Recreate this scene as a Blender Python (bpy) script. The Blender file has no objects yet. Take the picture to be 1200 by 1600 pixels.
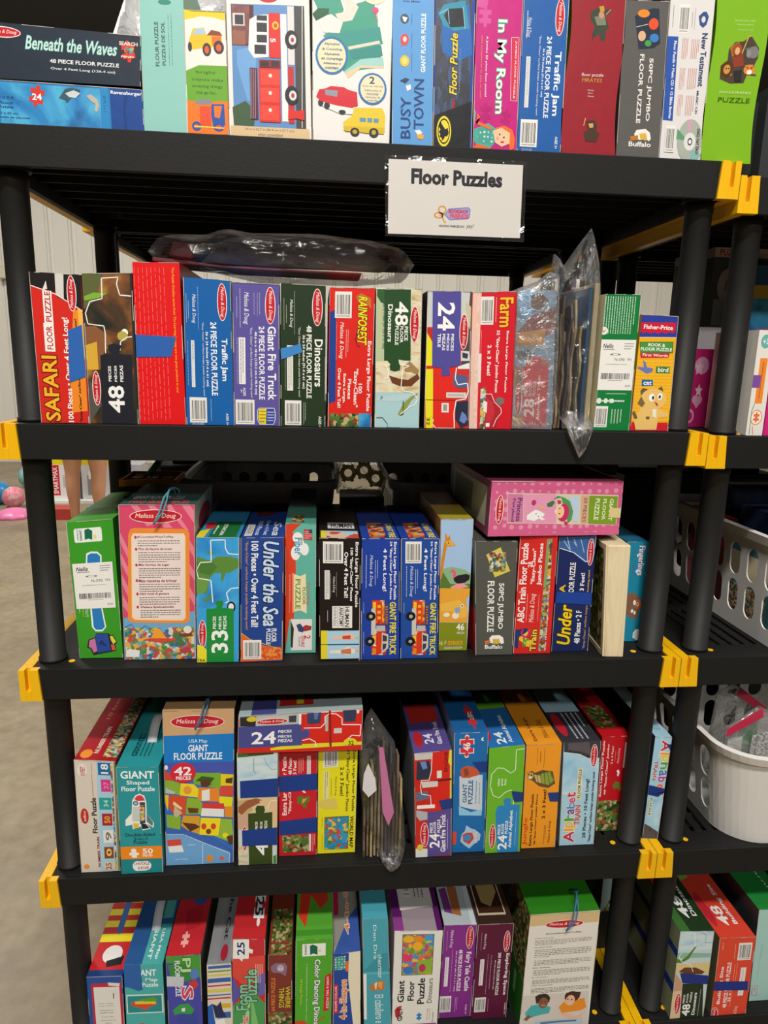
import bpy, bmesh, math, random
from mathutils import Vector, Matrix, Euler, noise
R_ = math.radians
random.seed(7)
scn = bpy.context.scene
COL = scn.collection

# ------------------------------------------------------------------ helpers
def lin(h):
    c = [int(h[i:i+2], 16)/255 for i in (0, 2, 4)]
    return tuple([(x/12.92 if x <= .04045 else ((x+.055)/1.055)**2.4) for x in c] + [1.0])

def nodes(name):
    m = bpy.data.materials.new(name); m.use_nodes = True
    nt = m.node_tree; b = nt.nodes['Principled BSDF']
    return m, nt, b

def plain(name, hexc, rough=.5, metal=0, bump=0, bscale=80, var=0, spec=.5):
    m, nt, b = nodes(name)
    b.inputs['Roughness'].default_value = rough; b.inputs['Metallic'].default_value = metal
    b.inputs['Base Color'].default_value = lin(hexc)
    b.inputs['Specular IOR Level'].default_value = spec
    if bump or var:
        tc = nt.nodes.new('ShaderNodeTexCoord'); nz = nt.nodes.new('ShaderNodeTexNoise')
        nz.inputs['Scale'].default_value = bscale; nz.inputs['Detail'].default_value = 4
        nt.links.new(tc.outputs['Object'], nz.inputs['Vector'])
        if bump:
            bp = nt.nodes.new('ShaderNodeBump'); bp.inputs['Strength'].default_value = bump
            bp.inputs['Distance'].default_value = .002
            nt.links.new(nz.outputs['Fac'], bp.inputs['Height']); nt.links.new(bp.outputs['Normal'], b.inputs['Normal'])
        if var:
            mx = nt.nodes.new('ShaderNodeMix'); mx.data_type = 'RGBA'
            c = lin(hexc); mx.inputs['A'].default_value = c
            mx.inputs['B'].default_value = tuple([min(1, x*(1+var)) for x in c[:3]]+[1])
            nt.links.new(nz.outputs['Fac'], mx.inputs['Factor']); nt.links.new(mx.outputs['Result'], b.inputs['Base Color'])
    return m

def pattern(name, cols, scale, kind='v', stretch=(1, 1, 1), rough=.4):
    """procedural print: cells or clouds in the listed colours"""
    m, nt, b = nodes(name); b.inputs['Roughness'].default_value = rough
    tc = nt.nodes.new('ShaderNodeTexCoord'); mp = nt.nodes.new('ShaderNodeMapping')
    mp.inputs['Scale'].default_value = stretch
    nt.links.new(tc.outputs['Object'], mp.inputs['Vector'])
    ramp = nt.nodes.new('ShaderNodeValToRGB'); ramp.color_ramp.interpolation = 'CONSTANT' if kind in 'vd' else 'LINEAR'
    if kind == 'n':
        t = nt.nodes.new('ShaderNodeTexNoise'); t.inputs['Scale'].default_value = scale; t.inputs['Detail'].default_value = 5
        t.inputs['Distortion'].default_value = .6
        nt.links.new(mp.outputs[0], t.inputs['Vector']); src = t.outputs['Fac']; lo, hi = .3, .7
    elif kind == 'w':
        t = nt.nodes.new('ShaderNodeTexWave'); t.inputs['Scale'].default_value = scale; t.bands_direction = 'Z'
        nt.links.new(mp.outputs[0], t.inputs['Vector']); src = t.outputs['Fac']; lo, hi = 0, 1
    elif kind == 'd':
        t = nt.nodes.new('ShaderNodeTexVoronoi'); t.inputs['Scale'].default_value = scale; t.inputs['Randomness'].default_value = .25
        nt.links.new(mp.outputs[0], t.inputs['Vector']); src = t.outputs['Distance']; lo, hi = .28, .28
    else:
        nz = nt.nodes.new('ShaderNodeTexNoise'); nz.inputs['Scale'].default_value = scale*1.5
        nt.links.new(mp.outputs[0], nz.inputs['Vector'])
        mx = nt.nodes.new('ShaderNodeVectorMath'); mx.operation = 'MULTIPLY_ADD'
        mx.inputs[1].default_value = (.6/scale,)*3
        nt.links.new(nz.outputs['Color'], mx.inputs[0]); nt.links.new(mp.outputs[0], mx.inputs[2])
        t = nt.nodes.new('ShaderNodeTexVoronoi'); t.inputs['Scale'].default_value = scale
        nt.links.new(mx.outputs[0], t.inputs['Vector'])
        sp = nt.nodes.new('ShaderNodeSeparateColor'); nt.links.new(t.outputs['Color'], sp.inputs[0]); src = sp.outputs[0]; lo, hi = 0, 1
    nt.links.new(src, ramp.inputs['Fac'])
    cr = ramp.color_ramp; n = len(cols)
    while len(cr.elements) < n: cr.elements.new(.5)
    for i, c in enumerate(cols):
        e = cr.elements[i]
        e.position = (lo+(hi-lo)*i/(n if kind == 'v' else max(1, n-1))) if kind != 'd' else (0 if i == 0 else .28)
    for i, c in enumerate(cols): cr.elements[i].color = lin(c)
    nt.links.new(ramp.outputs['Color'], b.inputs['Base Color'])
    return m

def card_mat():
    m, nt, b = nodes('printed_card')
    a = nt.nodes.new('ShaderNodeAttribute'); a.attribute_name = 'ink'
    nt.links.new(a.outputs['Color'], b.inputs['Base Color'])
    tc = nt.nodes.new('ShaderNodeTexCoord'); nz = nt.nodes.new('ShaderNodeTexNoise'); nz.inputs['Scale'].default_value = 35
    nt.links.new(tc.outputs['Object'], nz.inputs['Vector'])
    bp = nt.nodes.new('ShaderNodeBump'); bp.inputs['Strength'].default_value = .12; bp.inputs['Distance'].default_value = .003
    nt.links.new(nz.outputs['Fac'], bp.inputs['Height']); nt.links.new(bp.outputs['Normal'], b.inputs['Normal'])
    b.inputs['Roughness'].default_value = .42; b.inputs['Specular IOR Level'].default_value = .3
    return m

def film(name, tint='ffffff', clear=.8, rough=.08, bump=.6, scale=18, dif=.35):
    """thin crinkled clear plastic"""
    m, nt, b = nodes(name); nt.nodes.remove(b)
    out = nt.nodes['Material Output']
    tr = nt.nodes.new('ShaderNodeBsdfTransparent'); tr.inputs['Color'].default_value = lin(tint)
    gl = nt.nodes.new('ShaderNodeBsdfGlossy'); gl.inputs['Roughness'].default_value = rough; gl.inputs['Color'].default_value = (.9, .9, .9, 1)
    df = nt.nodes.new('ShaderNodeBsdfDiffuse'); df.inputs['Color'].default_value = (.75, .75, .75, 1)
    tc = nt.nodes.new('ShaderNodeTexCoord'); nz = nt.nodes.new('ShaderNodeTexNoise'); nz.inputs['Scale'].default_value = scale
    nz.inputs['Detail'].default_value = 4; nz.inputs['Distortion'].default_value = 1.2
    nt.links.new(tc.outputs['Object'], nz.inputs['Vector'])
    bp = nt.nodes.new('ShaderNodeBump'); bp.inputs['Strength'].default_value = bump; bp.inputs['Distance'].default_value = .02
    nt.links.new(nz.outputs['Fac'], bp.inputs['Height'])
    for s in (gl, df): nt.links.new(bp.outputs['Normal'], s.inputs['Normal'])
    fr = nt.nodes.new('ShaderNodeFresnel'); fr.inputs['IOR'].default_value = 1.5; nt.links.new(bp.outputs['Normal'], fr.inputs['Normal'])
    m1 = nt.nodes.new('ShaderNodeMixShader'); m1.inputs['Fac'].default_value = dif
    nt.links.new(gl.outputs[0], m1.inputs[1]); nt.links.new(df.outputs[0], m1.inputs[2])
    ad = nt.nodes.new('ShaderNodeMath'); ad.operation = 'MULTIPLY_ADD'; ad.use_clamp = True
    ad.inputs[1].default_value = .6; ad.inputs[2].default_value = 1-clear
    nt.links.new(fr.outputs[0], ad.inputs[0])
    m2 = nt.nodes.new('ShaderNodeMixShader'); nt.links.new(ad.outputs[0], m2.inputs['Fac'])
    nt.links.new(tr.outputs[0], m2.inputs[1]); nt.links.new(m1.outputs[0], m2.inputs[2])
    nt.links.new(m2.outputs[0], out.inputs['Surface'])
    return m

CARD = card_mat()
PAT = {
 'sea': pattern('print_sea', ['134a80', '2a86c4', '4fb2d8', '2278b4'], 14, 'n'),
 'crowd': pattern('print_crowd', ['4a6a3c', 'b84a34', 'd8c89a', '5a86a8', 'e0a83c', '6a4030', '9ab06a', 'd8d4c8'], 190),
 'crowd2': pattern('print_bright_crowd', ['6a9c34', 'e87030', 'e8c030', '4a90c8', 'c84878', '8cb43c'], 130),
 'fair': pattern('print_fairground', ['6fa8cc', '4a8a4c', 'd8d0c8', 'c85040', 'e0b048', '3c6a9c', '8a6a4a', '6a9a5a'], 150),
 'night': pattern('print_city', ['101828', '1c2c48', '14202c', '24446c'], 60, 'v', (3, 1, 1)),
 'brick': pattern('print_brick', ['7c2a24', '6a2220', '8c3a30'], 120),
 'space': pattern('print_nebula', ['1a1c18', '24261e', '4a3420', '8a5428', 'b09a34'], 16, 'n'),
 'jungle': pattern('print_jungle', ['24401c', '4c7030', '8a6a38', 'b8a878', '3a5c28', '8c3c28', '6a8a3c'], 150),
 'sand': pattern('print_sand', ['b89c68', 'd8c8a0', 'e4dcc0', 'a8b088'], 30, 'n', (1, 1, 2.5)),
 'sand2': pattern('print_pale_pink', ['e8c4b4', 'eccabc', 'e4bcac'], 150),
 'dots': pattern('print_dotted', ['e8e8d8', '3a9c90'], 160, 'd'),
 'dots2': pattern('print_pink_dots', ['e292b0', 'd4608c'], 62, 'd'),
 'stripe': pattern('print_yellow_bands', ['ecac18', 'f4bc30'], 55, 'w'),
 'orange': pattern('print_coral', ['e0622c', 'e8903c', 'd04a24'], 200),
 'sky': pattern('print_blue_sky', ['1f7cc4', '3aa0dc', '58b8ea'], 12, 'n'),
 'skyp': pattern('print_pale_sky', ['a8c8dc', 'c8dce0', 'd8e0dc'], 20, 'n', (1, 1, 3)),
 'clouds': pattern('print_clouds', ['84bcdc', 'a8d0e4', 'd8e8ec'], 16, 'n'),
 'body': pattern('print_figures', ['a8cfe4', 'e0c0a8', 'a8cfe4', 'c85040'], 60),
 'fire': pattern('print_engine', ['b83a20', 'e0a030', '2a2a30', 'd86030', 'a8a8a0'], 110),
 'atlas': pattern('print_atlas', ['2c8cb4', '3a9cc4', '3a8a50', '2c8cb4', 'e0c040', '3098c0', 'c84840'], 130),
 'dark': pattern('print_dusk', ['3a3c40', '50565c', '2c2e34'], 60),
 'truck': pattern('print_engine_panels', ['c82c20', 'e8a82c', 'd8381e', 'e8e0c8', 'b83020', 'e07828'], 140),
}
PNAMES = list(PAT)

class Mesh:
    def __init__(s): s.v = []; s.f = []; s.c = []; s.m = []
    def face(s, pts, col='ffffff', mat=0):
        i = len(s.v); s.v += [tuple(p) for p in pts]; s.f.append(tuple(range(i, i+len(pts)))); s.c.append(col); s.m.append(mat)
    def tris(s, vs, fs, col):
        i = len(s.v); s.v += [tuple(p) for p in vs]
        for f in fs: s.f.append(tuple(a+i for a in f)); s.c.append(col); s.m.append(0)
    def build(s, name, mats, parent=None, ink=True, smooth=False):
        me = bpy.data.meshes.new(name); me.from_pydata(s.v, [], s.f)
        if ink:
            a = me.color_attributes.new('ink', 'FLOAT_COLOR', 'CORNER'); buf = []
            cache = {}
            for p in me.polygons:
                h = s.c[p.index] if p.index < len(s.c) else 'ffffff'
                if h not in cache: cache[h] = lin(h or 'ffffff')
                buf += list(cache[h])*p.loop_total
            a.data.foreach_set('color', buf)
        for m in mats: me.materials.append(m)
        for p in me.polygons:
            p.material_index = min(s.m[p.index], len(mats)-1); p.use_smooth = smooth
        o = bpy.data.objects.new(name, me); COL.objects.link(o); o.parent = parent
        return o

def bmobj(name, bm, mats, parent=None, smooth=False, bevel=0, seg=2):
    me = bpy.data.meshes.new(name); bmesh.ops.recalc_face_normals(bm, faces=bm.faces[:]); bm.to_mesh(me); bm.free()
    for m in (mats if isinstance(mats, (list, tuple)) else [mats]): me.materials.append(m)
    if smooth:
        for p in me.polygons: p.use_smooth = True
    o = bpy.data.objects.new(name, me); COL.objects.link(o); o.parent = parent
    if bevel:
        b = o.modifiers.new('bevel', 'BEVEL'); b.width = bevel; b.segments = seg; b.limit_method = 'ANGLE'
    return o

def bx(bm, x0, x1, y0, y1, z0, z1, mi=0):
    vs = [bm.verts.new(p) for p in ((x0,y0,z0),(x1,y0,z0),(x1,y1,z0),(x0,y1,z0),(x0,y0,z1),(x1,y0,z1),(x1,y1,z1),(x0,y1,z1))]
    for q in ((0,3,2,1),(4,5,6,7),(0,1,5,4),(1,2,6,5),(2,3,7,6),(3,0,4,7)):
        f = bm.faces.new([vs[i] for i in q]); f.material_index = mi
    return vs

def prism(bm, poly, a, b, axis='y', mi=0):
    """extrude a 2D polygon (x,z for axis y; y,z for axis x; x,y for axis z) between a and b"""
    def P(u, v, t): return {'y': (u, t, v), 'x': (t, u, v), 'z': (u, v, t)}[axis]
    A = [bm.verts.new(P(u, v, a)) for u, v in poly]; B = [bm.verts.new(P(u, v, b)) for u, v in poly]
    n = len(poly)
    fs = [bm.faces.new(A), bm.faces.new(B[::-1])]
    for i in range(n): fs.append(bm.faces.new((A[i], B[i], B[(i+1) % n], A[(i+1) % n])))
    for f in fs: f.material_index = mi

def tube(bm, pts, r, seg=12, caps=True, mi=0):
    pts = [Vector(p) for p in pts]; rings = []
    rr = r if isinstance(r, (list, tuple)) else [r]*len(pts)
    up = None
    for i, p in enumerate(pts):
        d = (pts[min(i+1, len(pts)-1)]-pts[max(i-1, 0)]).normalized()
        if up is None:
            up = Vector((0, 0, 1)) if abs(d.z) < .9 else Vector((1, 0, 0))
        s = d.cross(up).normalized(); up = s.cross(d).normalized()
        rings.append([bm.verts.new(p+(s*math.cos(t)+up*math.sin(t))*rr[i]) for t in [2*math.pi*k/seg for k in range(seg)]])
    for a, b in zip(rings, rings[1:]):
        for k in range(seg):
            f = bm.faces.new((a[k], a[(k+1) % seg], b[(k+1) % seg], b[k])); f.material_index = mi; f.smooth = True
    if caps:
        for rg in (rings[0], rings[-1][::-1]): bm.faces.new(rg).material_index = mi

def tag(o, label=None, cat=None, group=None, kind=None):
    if label: o['label'] = label
    if cat: o['category'] = cat
    if group: o['group'] = group
    if kind: o['kind'] = kind
    return o
def empty(name, loc=(0, 0, 0)):
    o = bpy.data.objects.new(name, None); o.location = loc; o.empty_display_size = .05; COL.objects.link(o); return o

# ------------------------------------------------------------------ lettering
GL = {}
def glyphs(s, flags, off=0.0):
    key = (s, flags, off)
    if key in GL: return GL[key]
    cu = bpy.data.curves.new('t', 'FONT'); cu.body = s; cu.resolution_u = 2
    cu.offset = off + (.022 if 'b' in flags else 0)
    cu.shear = .25 if 'i' in flags else 0
    o = bpy.data.objects.new('t', cu); me = o.to_mesh()
    vs = [(v.co.x, v.co.y) for v in me.vertices]; fs = [tuple(p.vertices) for p in me.polygons]
    o.to_mesh_clear(); bpy.data.objects.remove(o); bpy.data.curves.remove(cu)
    if not vs: vs = [(0, 0), (1, 0), (0, 1)]; fs = [(0, 1, 2)]
    GL[key] = (vs, fs); return GL[key]

# printed faces: a Sheet maps (u,v) in 0..1 to a face of the box and stacks inks on it
class Sheet:
    def __init__(s, mesh, TL, TR, BR, BL, wavy=False):
        s.m = mesh; s.q = [Vector(p) for p in (TL, TR, BR, BL)]; s.k = 0; s.wavy = wavy
        s.n = (s.q[1]-s.q[0]).cross(s.q[3]-s.q[0]).normalized()*-1
        s.W = ((s.q[1]-s.q[0]).length+(s.q[2]-s.q[3]).length)/2; s.H = ((s.q[3]-s.q[0]).length+(s.q[2]-s.q[1]).length)/2
    def p(s, u, v):
        u = min(1, max(0, u)); v = min(1, max(0, v))
        if s.wavy: u = u + .045*math.sin(v*2*math.pi)
        a = s.q[0].lerp(s.q[1], u); b = s.q[3].lerp(s.q[2], u)
        return a.lerp(b, v) + s.n*(.00003*s.k)
    def up(s): s.k += 1
    def poly(s, pts, col, mat=0):
        s.m.face([s.p(u, v) for u, v in pts], col, mat)
    def rect(s, u0, v0, u1, v1, col, mat=0):
        if s.wavy:
            for i in range(16):
                a = v0+(v1-v0)*i/16; b = v0+(v1-v0)*(i+1)/16
                s.poly([(u0, a), (u1, a), (u1, b), (u0, b)], col, mat)
        else: s.poly([(u0, v0), (u1, v0), (u1, v1), (u0, v1)], col, mat)
    def ell(s, u0, v0, u1, v1, col):
        cu, cv, a, b = (u0+u1)/2, (v0+v1)/2, (u1-u0)/2, (v1-v0)/2
        s.poly([(cu+a*math.cos(t), cv+b*math.sin(t)) for t in [2*math.pi*i/24 for i in range(24)]], col)
    def line(s, pts, w, col):
        for (a, b), (c, d) in zip(pts, pts[1:]):
            dx, dy = (c-a)*s.W, (d-b)*s.H; L = math.hypot(dx, dy) or 1
            nx, ny = -dy/L*w/2/s.W, dx/L*w/2/s.H
            s.poly([(a+nx, b+ny), (c+nx, d+ny), (c-nx, d-ny), (a-nx, b-ny)], col)
    def text(s, txt, u0, v0, u1, v1, rot, col, flags='', off=0.0, pad=0.0):
        vs, fs = glyphs(txt, flags, off)
        vs0 = vs if not off else glyphs(txt, flags, 0.0)[0]
        xs = [a for a, b in vs0]; ys = [b for a, b in vs0]
        x0, x1, y0, y1 = min(xs), max(xs), min(ys), max(ys)
        if txt in '•-.': y0, y1 = y0-.2, y1+.2
        out = []
        for a, b in vs:
            X = (a-x0)/((x1-x0) or 1); Y = (b-y0)/((y1-y0) or 1)
            if rot == '-': u, v = u0+(u1-u0)*Y, v0+(v1-v0)*X      # reads downwards
            elif rot == '+': u, v = u1-(u1-u0)*Y, v1-(v1-v0)*X    # reads upwards
            else: u, v = u0+(u1-u0)*X, v1-(v1-v0)*Y
            out.append(s.p(u, v))
        s.m.tris(out, fs, col)
    def jig(s, cu, cv, w, h, ang, col, col2):
        def shape(k):
            pts = []
            base = [(-.5,-.5,0,-1),(.5,-.5,1,0),(.5,.5,0,1),(-.5,.5,-1,0)]
            for i in range(4):
                a = base[i]; b = base[(i+1) % 4]
                mx, my = (a[0]+b[0])/2, (a[1]+b[1])/2; dx, dy = b[0]-a[0], b[1]-a[1]; ox, oy = dy, -dx
                sg = 1 if i % 2 == 0 else -1
                pts.append((a[0], a[1]))
                for t, o in ((-.10, 0), (-.16, .12), (-.12, .24), (0, .3), (.12, .24), (.16, .12), (.10, 0)):
                    pts.append((mx+dx*t+ox*o*sg, my+dy*t+oy*o*sg))
            c, s_ = math.cos(R_(ang)), math.sin(R_(ang))
            return [(cu+(x*c-y*s_)*w*k*.72, cv+(x*s_+y*c)*h*k*.72) for x, y in pts]
        for k, cc in ((1.15, col2), (1, col)):
            if cc == col2 and col == col2 and k > 1: continue
            pts = shape(k); n = len(pts)
            vs = [s.p(u, v) for u, v in pts]; i0 = len(s.m.v)
            s.m.v += [tuple(v) for v in vs]; s.m.f.append(tuple(range(i0, i0+n))); s.m.c.append(cc); s.m.m.append(0); s.up()

def logo(s, u0, v0, u1, v1, rot):
    s.up(); s.ell(u0, v0, u1, v1, 'f2ece6'); s.up()
    cu, cv, a, b = (u0+u1)/2, (v0+v1)/2, (u1-u0)/2, (v1-v0)/2
    e = .0012
    s.ell(u0+e/s.W, v0+e/s.H, u1-e/s.W, v1-e/s.H, 'c4202c'); s.up()
    if rot == '0': s.text('Melissa & Doug', cu-a*.78, cv-b*.42, cu+a*.78, cv+b*.42, rot, 'f6ece8', 'i')
    else: s.text('Melissa & Doug', cu-a*.42, cv-b*.8, cu+a*.42, cv+b*.8, rot, 'f6ece8', 'i')
def micro(s, u0, v0, u1, v1, rot, n, col):
    rnd = random.Random(int((u0*7+v0*13+u1*3)*1000)+n)
    for i in range(n):
        t = 0; end = 1 if i < n-1 or n == 1 else rnd.uniform(.4, .95)
        a0 = (i+.34)/n; a1 = (i+.66)/n
        while t < end:
            L = rnd.uniform(.02, .075) if n > 1 or True else .05
            t1 = min(end, t+L)
            if rot == '0': s.rect(u0+(u1-u0)*t, v0+(v1-v0)*a0, u0+(u1-u0)*t1, v0+(v1-v0)*a1, col)
            else: s.poly([(u0+(u1-u0)*a0, v0+(v1-v0)*t), (u0+(u1-u0)*a1, v0+(v1-v0)*t), (u0+(u1-u0)*a1, v0+(v1-v0)*t1), (u0+(u1-u0)*a0, v0+(v1-v0)*t1)], col)
            t = t1+.015
def bars(s, u0, v0, u1, v1):
    s.up(); s.rect(u0, v0, u1, v1, 'e8e6e0'); s.up()
    rnd = random.Random(3); t = .08; w = u1-u0; h = v1-v0
    while t < .88:
        d = rnd.choice((.012, .02, .035)); s.rect(u0+w*t, v0+h*.12, u0+w*(t+d), v0+h*.86, '2a2a2c'); t += d+rnd.choice((.018, .028, .045))
    micro(s, u0+w*.1, v0+h*.88, u1-w*.1, v0+h*.97, '0', 1, '3a3a3c')
def engine(s, u0, v0, u1, v1):
    """fire engine drawn standing on its tail, ladder to the right"""
    U = lambda a: u0+(u1-u0)*a; V = lambda b: v0+(v1-v0)*b
    s.rect(U(.05), V(0), U(.75), V(.42), '', 1+PNAMES.index('truck')); s.rect(U(.05), V(.5), U(.85), V(.96), '', 1+PNAMES.index('truck')); s.up()
    s.rect(U(.28), V(.02), U(.62), V(.36), 'd8401e'); s.rect(U(.3), V(.56), U(.6), V(.94), 'd8381e'); s.rect(U(.02), V(.14), U(.26), V(.6), 'c8c8b8'); s.up()
    s.rect(U(.1), V(.03), U(.28), V(.14), 'f0c030'); s.rect(U(.1), V(.62), U(.28), V(.72), 'f0c030'); s.rect(U(.1), V(.84), U(.3), V(.95), 'e08828')
    s.rect(U(.3), V(.44), U(.8), V(.54), 'b8b8b0'); s.rect(U(.78), V(.08), U(.97), V(.44), '5a2018')
    s.poly([(U(.62), V(.56)), (U(.98), V(.6)), (U(.98), V(.84)), (U(.62), V(.94))], 'c8c4b8'); s.up()
    s.poly([(U(.66), V(.6)), (U(.9), V(.63)), (U(.9), V(.72)), (U(.66), V(.72))], '38404c'); s.poly([(U(.66), V(.76)), (U(.88), V(.76)), (U(.84), V(.84)), (U(.66), V(.88))], '38404c')
    for b in (.08, .18, .28): s.rect(U(.36), V(b), U(.54), V(b+.05), 'f0b030')
    for b in range(12): s.rect(U(.8), V(.1+b*.028), U(.95), V(.108+b*.028), 'c8b090')

def draw(s, ln, kids):
    t = ln.split(' '); o = t[0]; s.up()
    g = lambda a: [int(float(x))/1000 for x in a]
    if o == 'F': s.rect(0, 0, 1, 1, t[1])
    elif o == 'R': s.rect(*g(t[2:6]), t[1])
    elif o == 'E': s.ell(*g(t[2:6]), t[1])
    elif o == 'N': s.rect(*g(t[2:6]), '', 1+PNAMES.index(t[1]))
    elif o == 'P':
        c = g(t[2:]); s.poly(list(zip(c[::2], c[1::2])), t[1])
    elif o == 'L':
        c = g(t[3:]); s.line(list(zip(c[::2], c[1::2])), float(t[2])*.00033, t[1])
    elif o == 'M': logo(s, *g(t[1:5]), t[5])
    elif o == 'B': bars(s, *g(t[1:5]))
    elif o == '*': engine(s, *g(t[1:5])); s.up()
    elif o == 'X': micro(s, *g(t[2:6]), t[6], int(t[7]), t[1])
    elif o == 'J':
        c = g(t[3:7]); s.jig(c[0], c[1], c[2], c[3], float(t[7]), t[1], t[2])
    elif o == 'T':
        r = g(t[2:6]); rest = t[6:]; rot = rest[0]; fl = rest[1]; rest = rest[2:]; oc = None
        if rest[0].startswith('o='): oc = rest[0][2:]; rest = rest[1:]

        txt = ' '.join(rest)
        if fl == '-': fl = ''
        if oc:
            s.text(txt, *r, rot, oc, fl, .045); s.up()
        s.text(txt, *r, rot, t[1], fl)
    elif o == 'K': kids.append(('K', t[1], g(t[2:])))
    elif o == 'Y': kids.append(('Y', None, g(t[1:5])))
    elif o[0] == 'H': kids.append(('H', o[1:] if len(o) > 1 else 'b', t[1]))
    elif o == 'W' or o == '': pass

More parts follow.
